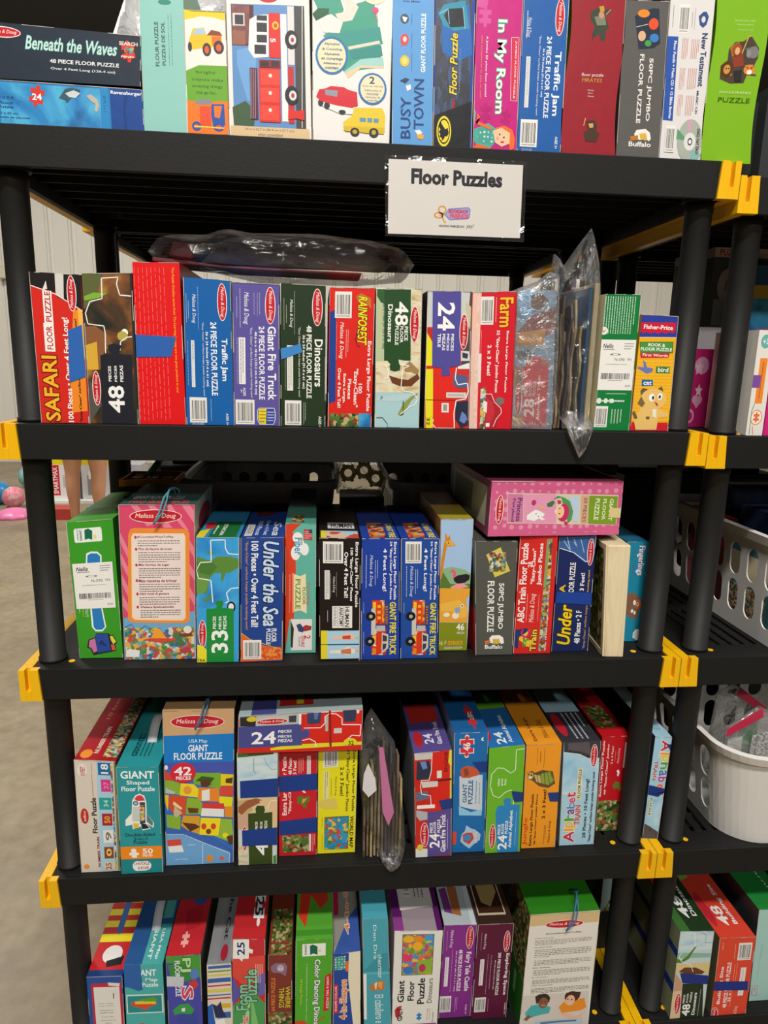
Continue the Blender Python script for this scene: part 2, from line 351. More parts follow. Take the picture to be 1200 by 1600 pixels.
# box table: x, y, base z, half-widths of the slightly worn front (top l/r, bottom r/l), heights, depth, yaw
GEO={
'A2':(0.1215,0.0120,1.8484,-0.1280,0.1345,0.1352,-0.1306,0.0621,0.0591,0.230,0),
'A1':(0.1206,0.0100,1.9109,-0.1253,0.1377,0.1341,-0.1294,0.0763,0.0687,0.230,0),
'A3':(0.2890,0.0120,1.8484,-0.0319,0.0333,0.0325,-0.0322,0.2422,0.2442,0.220,0),
'A4':(0.3530,0.0120,1.8484,-0.0308,0.0305,0.0319,-0.0316,0.1709,0.1721,0.120,0),
'A5':(0.4489,0.0120,1.8484,-0.0646,0.0600,0.0639,-0.0631,0.2069,0.2116,0.300,0),
'A6':(0.5750,0.0120,1.8484,-0.0622,0.0614,0.0607,-0.0601,0.2388,0.2429,0.300,0),
'A7':(0.6723,0.0120,1.8484,-0.0367,0.0271,0.0325,-0.0325,0.2402,0.2428,0.250,0),
'A8':(0.7371,0.0120,1.8484,-0.0364,0.0271,0.0313,-0.0312,0.2343,0.2367,0.250,0),
'A9':(0.8064,0.0120,1.8484,-0.0407,0.0328,0.0359,-0.0359,0.2282,0.2303,0.250,0),
'A10':(0.8796,0.0120,1.8484,-0.0392,0.0331,0.0363,-0.0363,0.2278,0.2307,0.250,0),
'A11':(0.9634,0.0120,1.8484,-0.0490,0.0374,0.0455,-0.0453,0.2466,0.2505,0.220,0),
'A12':(1.0465,0.0120,1.8484,-0.0432,0.0290,0.0367,-0.0366,0.2268,0.2296,0.250,0),
'A13':(1.1197,0.0120,1.8484,-0.0433,0.0308,0.0354,-0.0355,0.2394,0.2424,0.250,0),
'A14':(1.2004,0.0120,1.8484,-0.0490,0.0408,0.0432,-0.0432,0.2594,0.2626,0.220,0),
'B1':(0.1067,0.0120,1.4000,-0.0383,0.0405,0.0385,-0.0381,0.2377,0.2355,0.240,0),
'B2':(0.1854,0.0120,1.4000,-0.0366,0.0408,0.0395,-0.0392,0.2375,0.2411,0.240,0),
'B3':(0.2643,0.0120,1.4000,-0.0362,0.0372,0.0384,-0.0381,0.2577,0.2592,0.240,0),
'B4':(0.3423,0.0120,1.4000,-0.0357,0.0394,0.0389,-0.0386,0.2369,0.2344,0.240,0),
'B5':(0.4203,0.0120,1.4000,-0.0356,0.0396,0.0384,-0.0381,0.2325,0.2309,0.240,0),
'B6':(0.4983,0.0120,1.4000,-0.0364,0.0377,0.0377,-0.0375,0.2330,0.2313,0.240,0),
'B7':(0.5779,0.0120,1.4000,-0.0356,0.0395,0.0377,-0.0375,0.2285,0.2299,0.240,0),
'B8':(0.6597,0.0120,1.4000,-0.0402,0.0369,0.0387,-0.0385,0.2309,0.2313,0.240,0),
'B9':(0.7464,0.0120,1.4000,-0.0410,0.0339,0.0392,-0.0390,0.2285,0.2298,0.240,0),
'B10':(0.8245,0.0120,1.4000,-0.0431,0.0337,0.0380,-0.0377,0.2288,0.2322,0.240,0),
'B11':(0.9016,0.0200,1.4000,-0.0403,0.0280,0.0363,-0.0360,0.2372,0.2362,0.240,0),
'B12':(1.0095,0.0200,1.4000,-0.0068,0.0023,0.0047,-0.0047,0.2542,0.2535,0.300,0),
'B13':(1.0463,0.0150,1.4000,-0.0323,0.0316,0.0327,-0.0328,0.2331,0.2340,0.240,0),
'B14':(1.1192,0.0200,1.4000,-0.0345,0.0322,0.0356,-0.0356,0.2016,0.2002,0.200,0),
'C1':(0.1288,0.0429,0.9673,-0.0447,0.0351,0.0385,-0.0385,0.2557,0.2628,0.275,0),
'C2':(0.2362,0.0329,0.9673,-0.0581,0.0718,0.0639,-0.0634,0.2903,0.2908,0.204,0),
'C3':(0.3425,0.0159,0.9673,-0.0314,0.0437,0.0375,-0.0373,0.2359,0.2358,0.299,0),
'C4':(0.4213,0.0154,0.9673,-0.0328,0.0422,0.0379,-0.0377,0.2348,0.2358,0.297,0),
'C5':(0.4914,0.0510,0.9673,-0.0261,0.0295,0.0287,-0.0286,0.2530,0.2519,0.346,0),
'C6':(0.5646,0.0128,0.9673,-0.0385,0.0356,0.0369,-0.0367,0.2353,0.2340,0.298,0),
'C7':(0.6400,0.0153,0.9673,-0.0374,0.0309,0.0362,-0.0359,0.2333,0.2333,0.290,0),
'C8':(0.7136,0.0172,0.9673,-0.0402,0.0306,0.0351,-0.0348,0.2328,0.2327,0.292,0),
'C9':(0.7847,0.0504,0.9673,-0.0342,0.0279,0.0274,-0.0274,0.2613,0.2608,0.270,0),
'C10':(0.8602,0.0271,0.9673,-0.0484,0.0323,0.0358,-0.0355,0.2251,0.2250,0.260,0),
'C11':(0.9349,0.0300,0.9673,-0.0378,0.0346,0.0366,-0.0363,0.2352,0.2352,0.260,0),
'C12':(1.0130,0.0374,0.9673,-0.0383,0.0330,0.0368,-0.0365,0.2333,0.2332,0.260,0),
'C13':(1.0890,0.0060,0.9673,-0.0311,0.0118,0.0186,-0.0183,0.2212,0.2219,0.210,-4),
'C14':(1.1546,0.0807,0.9673,-0.0259,0.0186,0.0210,-0.0208,0.2091,0.2090,0.200,0),
'C15':(0.9580,0.0260,1.2030,-0.1227,0.1295,0.1289,-0.1252,0.1023,0.1017,0.300,3),
'D1':(0.1095,0.0146,0.5376,-0.0343,0.0399,0.0364,-0.0365,0.2413,0.2354,0.300,0),
'D2':(0.1890,0.0060,0.5376,-0.0364,0.0403,0.0390,-0.0391,0.2289,0.2261,0.300,0),
'D3':(0.2947,0.0249,0.5376,-0.0572,0.0739,0.0650,-0.0646,0.3317,0.3295,0.240,0),
'D5':(0.4074,0.0155,0.5376,-0.0350,0.0417,0.0374,-0.0373,0.2439,0.2433,0.240,0),
'D6':(0.4854,0.0359,0.5376,-0.0363,0.0389,0.0374,-0.0373,0.2356,0.2352,0.240,0),
'D7':(0.5625,0.0384,0.5376,-0.0364,0.0403,0.0379,-0.0377,0.2336,0.2380,0.240,0),
'D4':(0.4906,0.0135,0.7820,-0.1133,0.1191,0.1185,-0.1166,0.0767,0.0868,0.240,0),
'D9':(0.7574,0.0153,0.5376,-0.0468,0.0276,0.0367,-0.0363,0.2319,0.2377,0.244,0),
'D10':(0.8306,0.0242,0.5376,-0.0405,0.0273,0.0330,-0.0326,0.2681,0.2688,0.260,0),
'D11':(0.9003,0.0183,0.5376,-0.0402,0.0316,0.0366,-0.0361,0.2366,0.2422,0.260,0),
'D12':(0.9779,0.0273,0.5376,-0.0403,0.0318,0.0361,-0.0356,0.2366,0.2378,0.260,0),
'D13':(1.0602,0.0308,0.5376,-0.0449,0.0320,0.0373,-0.0365,0.2376,0.2380,0.260,0),
'D14':(1.1454,0.0705,0.5376,-0.0328,0.0279,0.0280,-0.0276,0.2227,0.2237,0.260,0),
'D15':(1.2243,0.0394,0.5376,-0.0139,0.0219,0.0170,-0.0170,0.2393,0.2367,0.260,0),
'E1':(0.1011,0.0060,0.1048,-0.0320,0.0368,0.0335,-0.0335,0.2007,0.1987,0.300,0),
'E2':(0.1771,0.0060,0.1048,-0.0352,0.0402,0.0384,-0.0384,0.2244,0.2206,0.300,0),
'E3':(0.2564,0.0060,0.1048,-0.0320,0.0355,0.0343,-0.0343,0.2384,0.2398,0.300,0),
'E4':(0.3264,0.0060,0.1048,-0.0228,0.0254,0.0253,-0.0252,0.2129,0.2142,0.300,0),
'E5':(0.3844,0.0060,0.1048,-0.0294,0.0357,0.0343,-0.0341,0.2720,0.2662,0.300,0),
'E6':(0.4472,0.0060,0.1048,-0.0212,0.0263,0.0257,-0.0256,0.2290,0.2258,0.300,0),
'E7':(0.5158,0.0060,0.1048,-0.0344,0.0405,0.0376,-0.0374,0.2607,0.2603,0.300,0),
'E8':(0.5870,0.0060,0.1048,-0.0292,0.0258,0.0297,-0.0295,0.2200,0.2255,0.300,0),
'E9':(0.6539,0.0060,0.1048,-0.0384,0.0137,0.0292,-0.0291,0.3025,0.3008,0.250,0),
'E10':(0.7304,0.0060,0.1048,-0.0488,0.0522,0.0487,-0.0482,0.2691,0.2642,0.300,0),
'E11':(0.8254,0.0437,0.1048,-0.0325,0.0381,0.0356,-0.0354,0.2407,0.2378,0.300,0),
'E12':(0.9001,0.0364,0.1048,-0.0358,0.0420,0.0390,-0.0388,0.2446,0.2436,0.300,0),
'E13':(1.0367,0.0060,0.1048,-0.0708,0.0784,0.0782,-0.0766,0.2900,0.2927,0.300,0),
'F1':(1.3401,0.0060,0.1048,-0.0408,0.0361,0.0389,-0.0387,0.2277,0.2243,0.300,0),
'F2':(1.4375,0.0060,0.1048,-0.0464,0.0365,0.0414,-0.0407,0.2054,0.2032,0.300,0),
'F3':(1.5415,0.0346,0.1048,-0.0475,0.0414,0.0369,-0.0368,0.2446,0.2425,0.300,0)}
ART='''
@A1
F 232f3c
S 1d2833
U 2c3a48
M 147 64 346 265 0
T bfe3d8 367 186 869 438 0 bi o=1c5a62 Beneath the Waves
T e8ecec 499 580 879 655 0 b 48 PIECE FLOOR PUZZLE
T d5dadb 503 730 858 791 0 b Over 4 Feet Long (126.4 cm)
J e03424 e03424 931 329 97 377 -8
T f6e7d5 880 142 982 215 0 b SEARCH
T f6e7d5 891 413 963 455 0 b FIND
N crowd 910 245 961 376
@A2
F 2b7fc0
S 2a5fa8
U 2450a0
N sea 211 47 763 1000
T 103c74 199 351 286 413 0 b 3 x 2 ft
T 103c74 197 466 282 538 0 b Floor
T 103c74 196 561 280 624 0 b Puzzle
T 103c74 194 703 302 762 0 b 90 x 60 cm
T 103c74 193 805 371 854 0 b Puzzle de plancher
J d8382c d8382c 411 309 106 436 12
T ffffff 385 256 437 401 0 b 24
R 2d8ac4 768 10 807 1000
T 12406f 778 201 793 588 - - 24 PC 3 x 2
R 1d4790 817 0 1000 1000
P 163c80 897 115 921 134 899 514 904 1000 890 1000 887 517
T f0f2f4 822 71 996 173 0 b Ravensburger
P 3c5a66 533 325 569 111 605 72 653 107 645 246 602 297 574 431 566 355
P c9d3d4 568 209 616 127 652 185 625 300 590 290
P b9b3a4 685 235 709 189 745 297 754 452 741 604 727 568 734 409 711 356
@A3
F 8fc7bd
S 7db5aa
U 8fc7bd
T 24483f 323 373 410 620 + b FLOUR PUZZLE
T 24483f 476 373 556 614 + b PUZZLE DE SOL
X 35605a 626 329 655 612 + 1
X 35605a 693 328 723 612 + 1
E 2f8c78 431 249 721 279
@A4
F e9e6df
S d9b93c
U e9c62c
P e8ce2a 5 0 1000 0 1000 73 708 51 401 45 8 79
P f2c12a 96 241 207 144 475 133 531 193 891 188 903 273 90 313
P 8d4328 531 193 648 147 852 161 911 191
P a9c6dc 183 189 290 143 474 140 501 184
P e8712c 643 199 880 195 873 270 667 273
E 3a3a3c 422 252 630 358
E e85c38 472 276 580 337
E 3a3a3c 690 230 940 336
E e85c38 750 257 880 315
E 3a3a3c 74 251 171 326
P 6aa82f 13 482 315 433 1000 428 1000 715 22 722
T 274a1c 258 474 719 506 0 - bright
T 274a1c 150 533 899 565 0 - crayons make
T 274a1c 156 587 873 617 0 - amazing things
T 274a1c 233 638 725 670 0 - that go fun.
P ec7a24 22 722 1000 715 1000 985 17 1000
P 8a8a8c 184 739 290 707 526 699 647 725 542 747 286 751
R e4502c 313 762 579 930
P 2a55a8 594 743 902 737 917 911 628 933 586 832
P ec7a24 654 755 849 752 789 855 666 847
E 2a55a8 118 889 339 968
E e4502c 178 910 279 947
E 2a55a8 628 892 885 964
E e4502c 690 911 833 947
P f0cf3a 167 924 884 929 884 939 166 938
@A5
F e8e4de
S c9c3b8
U e8e4de
E c8242c 388 43 619 102
R 5e8ec4 57 115 933 926
R 5c1f22 62 121 326 385
N brick 67 124 275 371
R d8d2c8 76 175 218 256
R 3a3c44 102 186 203 248
R 97604a 71 288 222 380
P 6fa4d8 117 415 349 382 332 762 229 750 112 514
P 3d5a3c 45 797 203 751 319 818 299 920 55 918
R 43413f 816 118 936 923
L e6e4e0 3 912 119 886 915
R ddd8d2 731 121 809 499
P f0eee8 275 215 358 185 507 177 495 452 320 464 255 412
R 30343c 362 185 486 219
R 30343c 359 232 483 292
R 30343c 356 311 480 360
R 30343c 327 376 466 436
R d8281e 505 167 641 458
R f2eeea 646 173 719 879
R c42820 727 512 795 891
T f6f2ec 520 330 582 357 - b 5
E e9b62e 545 220 626 276
E c4501e 565 234 606 262
R 8b2026 380 473 637 522
R 3b2328 395 482 498 516
R 3b2328 524 479 622 514
R d42a22 371 527 628 889
R ef4433 392 537 618 637
R ef4433 387 658 613 752
R ef4433 382 776 608 876
E f4e8e0 490 563 531 589
E f4e8e0 485 679 526 704
E f4e8e0 481 794 521 819
R 5b2a40 263 529 355 874
L c9b4bb 2 280 538 265 870
L c9b4bb 2 306 537 291 869
L c9b4bb 2 332 537 317 869
E 23242a 696 275 853 395
E d8dade 742 303 833 370
E b33a38 767 322 807 353
E 23242a 683 638 850 765
E d8dade 734 669 825 736
E b33a38 759 686 799 719
P d8281e 719 802 848 804 916 794 913 867 820 855 716 864
R d9bc90 15 924 977 1000
T 3a2c20 191 934 788 954 0 - 34 in x 22.7 in (86.4 cm x 57.7 cm)
T 3a2c20 344 965 643 987 0 - when assembled
@A6
F e7e4df
S cbd3cf
U 4aa893
P 3d9c82 0 160 337 153 391 226 338 301 498 285 496 199 758 158 817 291 882 547 395 582 136 378 285 338 232 266 73 232
P 35948a 152 366 844 315 886 412 554 443 476 543 339 423
P ded8ca 337 141 469 151 575 210 498 285 338 296 285 253 417 238 390 189
P ddd3c0 447 436 842 393 854 410 458 453
P 2e8b84 458 460 865 418 889 481 502 506
P 9fcfc8 395 582 610 504 895 488 908 541 611 553 450 612
P ddc9a4 411 589 611 540 908 539 909 551 611 555 455 620
P 1d5a3a 4 258 73 225 211 225 200 257 46 297
P e5e0da 83 306 232 254 381 300 339 362 125 359
E d8447a 744 207 825 242
L d8447a 2 762 241 795 279
L d8447a 2 804 240 816 286
E e9dfc0 634 98 909 192
E 2f74b0 38 381 448 602
E e9ddb8 65 396 421 587
T 2f5a7e 146 417 345 436 0 b Alphabet
T 2f5a7e 124 447 372 465 0 b & Counting
T 2f5a7e 146 476 345 493 0 b Alphabet
T 2f5a7e 113 503 383 521 0 b et comptage
T 2f5a7e 135 530 362 546 0 b Alfabeto y
T 2f5a7e 162 554 329 571 0 b conteo
E 2f74b0 581 581 948 768
E e9ddb8 608 593 922 755
T 24476a 723 603 792 645 0 b 2
T 2f5a7e 632 652 902 667 0 - wind-up vehicles
T 2f5a7e 660 676 876 690 0 - Véhicules à
T 2f5a7e 688 697 850 712 0 - remonter
T 2f5a7e 672 717 866 729 0 - Vehículos de
T 2f5a7e 700 734 835 747 0 - cuerda
P e9e7e4 56 744 122 742 563 787 547 831 343 828 78 780
E 2c2c30 68 748 138 789
E 2c2c30 145 763 220 805
E 2c2c30 333 806 424 832
P d02030 46 732 84 691 161 685 232 669 396 672 451 686 566 698 579 774 508 793 287 780 89 758
P 8f94a0 155 692 320 694 314 731 166 722
P e2c52c 393 876 509 837 530 790 893 784 939 827 933 925 789 941 399 925
P d3b422 393 901 932 901 923 938 416 932
R 5f93b0 604 847 685 872
R 5f93b0 704 847 768 873
R 5f93b0 787 848 852 873
E 2b2a2c 485 908 603 958
E b9a03a 512 920 576 946
E 2b2a2c 730 905 854 959
E b9a03a 762 916 821 946
T 4a4a4c 112 994 884 1004 0 - Melissa & Doug, LLC, P.O. Box 590, Westport, CT 06881 USA
@A7
F 5b9cd6
S 4a8ac4
U 5b9cd6
T 1f3f77 250 151 666 163 0 b Kids Miller
T 20427c 208 706 461 958 + b BUSY
T 20427c 531 599 782 897 + b TOWN
T f2f4f4 692 223 804 559 + b GIANT FLOOR PUZZLE
E 3c4c50 183 228 390 284
P eeeeea 234 243 358 249 308 277 256 267
E d8433e 188 341 394 408
E f0d0c8 250 356 342 388
L d8433e 4 240 396 209 416
E e0bd38 182 464 409 531
E f4dc74 234 479 357 516
X 3a6ba8 442 226 482 288 + 1
X 3a6ba8 448 337 487 423 + 1
X 3a6ba8 454 448 492 559 + 1
P 2c3c58 185 614 320 595 414 604 321 627
P f0f0ee 332 642 447 633 459 660 365 674
P e5a93c 596 915 691 909 798 937 757 958 630 952
P f0f0ee 554 906 680 899 755 918 639 929
@A8
F 1c3f96
S 142a5c
U 17306e
N night 37 98 920 1000
P 2066b4 170 203 377 150 848 133 957 425 618 466 207 419
P 2b8fa8 85 191 218 139 741 109 864 273 495 289 227 261
P 1c2028 223 202 325 163 693 153 757 261 387 270
L 9fc4dc 3 117 191 325 163 364 252
L 9fc4dc 3 692 147 758 274
T f2d238 396 302 587 672 + bi o=1a1a24 Floor Puzzle
T c8353a 443 695 544 794 + b o=1a1a24 Batman
P 14161c 0 805 970 705 952 1000 0 1000
E e9d431 88 802 465 993
E 14161c 120 817 434 977
E e9d431 141 827 413 967
P 14161c 195 841 252 865 297 878 298 885 396 874 375 884 398 897 399 912 357 928 301 929 291 942 215 960 236 942 158 930 190 917 145 902 188 887 142 867
X a8b4c4 634 390 658 657 + 1
@A9
F c4177c
S a01265
U c4177c
P d1509a 17 55 245 52 251 101 138 119 22 111
J d1509a d1509a 200 168 355 115 0
J b3106e b3106e 728 788 295 99 10
J b3106e b3106e 267 761 355 115 0
T f4f2ee 426 183 679 764 - b o=35a27a In My Room
L f4d8c8 2 784 289 947 287 963 679 820 678 784 289
P d02c48 797 296 936 294 950 673 830 671
T f6e8e6 869 308 912 664 - b JUMBO FLOOR PUZZLE
T f4e0ea 225 286 278 662 - b A Jumbo 50 piece floor puzzle!
T f2b03c 119 281 161 674 - - with accessories to play or mix!
P 64b9a8 0 732 50 764 0 897
P 4aa898 13 871 335 826 646 888 415 984 109 975 20 946
N dots 107 862 461 957
P e8622c 24 983 107 962 415 984 357 1000 26 1000
P ec6a2c 496 857 699 838 885 862 955 917 941 983 845 994 804 886 561 889
P f2c49c 450 874 641 852 840 885 838 951 659 974 509 949
E 3a2a28 587 889 622 902
E 3a2a28 688 907 722 920
E e89088 531 912 588 932
E c81c3c 631 938 714 950
P ec6a2c 86 764 150 796 55 814 276 837 436 858 401 868 82 840
@A10
F 1d5ca6
S 17498a
U 1d5ca6
M 715 34 922 260 -
T e8eef4 715 356 897 758 - b Traffic Jam
T e8eef4 557 265 667 774 - b 24 PIECE FLOOR PUZZLE
T e8eef4 465 340 521 642 - b 36 x 24 inches (91.4 x 61 cm)
T e8eef4 377 261 425 760 - - "Easy Clean" surface keeps puzzle looking new!
X c6d4e4 69 114 132 280 - 1
T e8eef4 80 154 197 273 - i Melissa & Doug
R d9dcd8 116 393 209 713
X 8a94a0 139 403 186 703 - 2
B 58 788 443 965
T e8eef4 853 890 914 969 - b AGES 3+
T a8c0dc 114 976 341 991 0 - ES10100
@A11
F 95202c
S 4d6e24
U 95202c
W
P 3d4436 352 163 487 140 737 153 711 172 613 179 706 252 649 267 641 326 572 330 515 290 439 310 388 301 427 248 351 209
P c8913c 505 134 594 130 609 160 531 167
P 7d7f6c 417 193 614 185 644 237 476 241
E c09070 497 161 601 201
L 2a2424 3 434 285 403 331
L b8b0a0 3 633 179 727 150
E c8a080 485 801 594 834
L e0c088 3 416 824 447 777
T f0e2dc 291 514 698 538 0 - floor puzzle
T c79a42 316 544 684 566 0 - PIRATES
T e0c8c0 446 608 555 618 0 - Pirate
T e0c8c0 460 626 549 635 0 - Book
T e0c8c0 453 643 572 653 0 - Game
P 4a3428 471 796 608 784 674 820 650 851 712 866 653 919 453 916 413 861 490 848
P d0a060 503 810 592 806 596 831 528 835
@A12
F 5c5b58
S 474644
U 4a4946
P 2c3344 234 96 622 45 779 47 856 260 705 292 366 302
E e88a2c 301 54 571 103
E e0542c 564 106 786 177
E d8b088 339 186 513 250
E 3c7ec0 603 201 812 254
E 4a9c50 502 242 650 282
L f0e8d8 2 286 163 548 144
T ece8e0 606 353 722 756 - b 50PC JUMBO
T ece8e0 411 331 511 772 - b FLOOR PUZZLE
P ece8e0 393 841 437 816 645 807 750 829 785 869 740 887 661 871 539 880 413 874
P d9b042 504 839 664 834 700 877 640 885 598 869 552 883
P b8782c 298 859 482 850 489 880 317 889
T f0ece4 276 892 791 925 0 b Buffalo
@A13
F dcdad8
S 3a4468
U dcdad8
B 224 54 462 225
X 6a6c74 74 63 111 192 - 1
X 6a6c74 571 75 596 204 - 1
X 6a6c74 510 98 539 188 - 1
P 37528e 663 123 762 96 834 95 892 124 859 169 781 189 703 174
E dcd8d4 732 122 822 160
P 2e56a8 0 245 240 246 253 756 0 753
T f0f0f2 149 272 211 743 - b Floor Puzzle + Music CD + 12 Bible Stories
T 29406f 773 221 907 540 - b New Testament
T 29406f 765 566 818 708 - b MUSIC CD
X d08478 542 258 739 374 - 5
X d08478 333 254 481 376 - 4
X d08478 515 432 735 558 - 5
X d08478 328 431 462 561 - 4
X d08478 518 597 727 719 - 5
X d08478 328 593 462 722 - 4
E a9b0a4 398 741 995 1012
P 5f9a70 383 803 666 880 378 867
P c8a0b0 620 745 747 744 700 831 649 832
P 86b4ae 747 927 1000 956 903 999 744 992
E d8dcd8 556 825 841 938
E 3c3c40 648 857 761 905
E ececea 671 867 739 896
T 26262a 854 797 927 958 - b SONGS THAT TEACH
B 104 786 331 953
@A14
F 7db320
S 5a8a16
U 7db320
W
T b9dc8c 355 190 739 199 0 - EDUCATIONAL GAME
T b9dc8c 404 211 705 220 0 - Includes
T b9dc8c 415 240 716 250 0 - 24 pieces
P 4a4036 294 356 401 313 553 308 694 276 872 343 882 394 813 454 913 498 725 494 690 540 432 546 215 522 191 447 304 416
P a06a2c 309 341 471 309 554 368 379 397
P 6e6a66 618 346 815 329 870 391 690 402
P c08a38 209 441 392 433 436 498 275 512
P d89a4c 653 441 805 434 877 486 701 486
P 8e3c26 380 400 577 377 632 442 451 453
L e0b84a 4 557 377 643 277 695 279
E 5a3018 197 422 435 511
E c89044 255 440 387 493
E 2a2220 289 458 320 467
E 2a2220 340 457 371 466
E 7c7a78 685 335 874 401
E 8c8a88 643 351 725 396
E d8843c 640 435 858 493
E f0e8dc 708 464 811 490
E 2a2220 699 450 730 458
E 2a2220 771 449 802 458
L 2a2220 2 644 444 687 450
L 2a2220 2 839 442 800 449
E 9c4a24 372 321 542 390
E d8a878 413 342 506 384
E e8e4e0 492 470 604 517
L 2a2a2a 2 500 476 585 481
L 2a2a2a 2 495 491 601 496
P 2b2a2a 458 474 610 466 635 531 511 533
T cbe6a0 244 589 867 607 0 - JUNGLE FRIENDS
T 335a10 249 625 871 652 0 - PUZZLE
@B1
F d42a20
S 2c2624
U 2c2624
P 201d1c 2 0 1000 0 990 236 832 194 513 153 468 124 0 86
P d4d2ca 494 0 664 0 639 162 486 135
P e8e0d4 239 105 313 51 328 104 252 111
L f2f0ec 4 0 86 483 135 897 216 997 238
P ee8a28 812 230 983 236 976 914 652 928 663 704
P f4b84a 897 216 983 238 1000 582 922 464
M 706 8 894 243 +
R f2efe8 227 116 404 332
T b92a24 262 121 378 318 + b PUZZLE
R f2efe8 201 327 403 515
T b92a24 247 346 370 501 + b FLOOR
T f2b62c 107 543 415 987 + b o=6a1a10 SAFARI
T f6f2ee 571 285 717 993 + b 100 Pieces • Over 4 Feet Long!
T 261c18 815 290 878 991 + b "Easy-Clean" surface keeps puzzle looking new!
K 2f66b2 681 369 964 328 983 677 645 720
@B2
F 2d2f28
S 3a3c34
U 50544a
N space 0 0 956 1000
P 5d6238 0 0 407 4 238 175 1 233
P 7fb03c 16 148 211 123 493 129 311 159 32 174
P 8a5a38 0 346 211 339 450 398 548 456 360 515 269 632 0 632
P d8a93a 0 468 229 444 234 632 4 632
E fdfdf0 732 361 870 410
E b8a850 648 375 862 440
L eef0ea 5 971 149 739 141 686 71 721 27 388 32 381 163 130 182 33 256 71 327 388 341 409 386 395 521
L eef0ea 5 691 503 710 445 839 416 947 412
P 57534a 37 691 267 866 0 1000
P 22242c 286 534 502 524 439 468 584 456 724 468 666 526 929 533 893 1000 257 1000
E 22242c 450 459 693 515
T f2f2ee 429 606 488 711 + b PIECES
T f2f2ee 544 604 603 713 + b PIÈCES
T f2f2ee 666 601 732 713 + b PIEZAS
T f2f2ee 406 739 736 924 + b 48
M 91 640 263 876 +
@B3
F e0161a
S a81216
U c2141a
T f0c02c 811 29 879 796 - - The Puzzle Doubles series from The Learning Journey are two great products in one!
X ec7872 644 30 674 975 - 1
X ec7872 553 30 583 975 - 1
X ec7872 463 30 493 975 - 1
X ec7872 373 31 403 976 - 1
X ec7872 283 31 313 976 - 1
X ec7872 193 31 223 977 - 1
X ec7872 103 32 133 977 - 1
X ec7872 19 32 45 971 - 1
K 2f62ae 0 436 862 448 738 572 0 576
@B4
F 1560a8
S c8ccd0
U 1c68b0
M 706 22 918 275 -
T f0f4f8 747 393 905 687 - b Traffic Jam
T f0f4f8 551 285 682 791 - b 24 PIECE FLOOR PUZZLE
T f0f4f8 435 351 498 728 - b 36 x 24 inches (91.4 x 61 cm)
T dfe8f0 364 290 412 796 - - "Easy Clean" surface keeps puzzle looking new!
T f0f4f8 157 106 252 299 - i Melissa & Doug
X b8cce0 287 56 309 340 - 1
X b8cce0 38 104 65 297 - 1
X b8cce0 81 149 111 269 - 1
R dfe0dc 132 415 204 736
X 6a7480 147 423 190 729 - 2
X b8cce0 50 419 70 725 - 1
B 74 806 439 984
T dfe8f0 129 987 368 1003 0 - ES10100
T f0f4f8 848 916 897 1000 - b AGES 3+
X b8cce0 516 816 546 973 - 1
@B5
F 5d549c
S cfd0d6
U 6a61a4
M 693 21 921 277 -
T f2f2f6 745 290 929 814 - b Giant Fire Truck
T f2f2f6 555 294 679 810 - b 24 PIECE FLOOR PUZZLE
T f2f2f6 450 331 517 776 - b 48.6 in x 18 in (123.2 cm x 45.9 cm)
T e8e8f0 359 302 418 798 - - "Easy Clean" surface keeps puzzle looking new!
T f2f2f6 218 65 346 284 - i Melissa & Doug
X c0bcd8 138 42 178 310 - 1
X c0bcd8 68 100 105 240 - 1
X c0bcd8 447 66 473 215 - 1
X c0bcd8 516 65 542 224 - 1
X c0bcd8 562 64 594 214 - 1
R e6e6e4 120 375 263 703
X 7a7690 143 386 234 691 - 2
X c0bcd8 74 378 95 702 - 1
T e8e8f0 208 726 265 787 - b AGES
T e8e8f0 144 741 195 764 - b 3+
B 37 813 449 991
R 34489c 525 879 890 991
P e8d22c 548 879 712 876 698 988 569 985 529 944
X 6a6424 560 884 697 981 0 4
L ecebea 3 518 888 548 873 881 871 904 905 903 952 862 991 563 991 511 954 518 888
X d0d4e8 729 890 879 971 0 4
T c0bcd8 130 1002 361 1013 0 - ES02107
@B6
F 233620
S d0ccbc
U 3a4632
M 698 23 934 282 -
T f0f2ea 755 374 937 710 - b Dinosaurs
T f0f2ea 576 280 693 795 - b 48 PIECE FLOOR PUZZLE
T f0f2ea 474 348 545 727 - b 36 x 24 inches (91.4 x 61 cm)
T e0e4d8 385 294 444 786 - - "Easy Clean" surface keeps puzzle looking new!
T f0f2ea 191 107 279 299 - i Melissa & Doug
X b0b8a4 297 50 326 347 - 1
X b0b8a4 62 100 96 316 - 1
X b0b8a4 114 147 149 269 - 1
R e2e2d8 141 422 276 743
X 6c7464 164 491 252 732 - 2
X b0b8a4 87 521 115 737 - 1
B 91 813 459 992
X b0b8a4 498 827 569 986 - 2
T e8ece0 848 925 913 1019 - b AGES 4+
T b0b8a4 174 999 418 1013 0 - ES04424
K 3f86c8 0 448 444 410 480 468 16 524
@B7
F d8241c
S 6a1a14
U d8241c
P 22408c 13 171 154 147 168 811 6 832
B 124 27 494 211
P c07828 585 57 701 37 909 69 933 145 794 98 616 89
T f2e022 633 56 843 401 - bi o=1d3a22 RAINFOREST
L 7a2418 5 603 339 630 291 717 271 661 319 587 358 638 406 698 415
T f4eee8 848 372 951 882 - b Extra Large Floor Puzzle
T f4eee8 679 680 766 751 - b 100
T f4eee8 551 571 670 853 - b "Easy-Clean"
T f4eee8 439 646 517 794 - b Pieces
T f4eee8 319 608 395 823 - b Extra Large,
T f4eee8 212 568 285 860 - b Over 4 Feet Tall!
T f4eee8 223 240 333 501 - i Melissa & Doug
X f0b0a8 366 292 448 493 - 2
X f0b0a8 157 241 178 509 - 1
N jungle 35 901 694 1000
N sea 706 898 976 1000
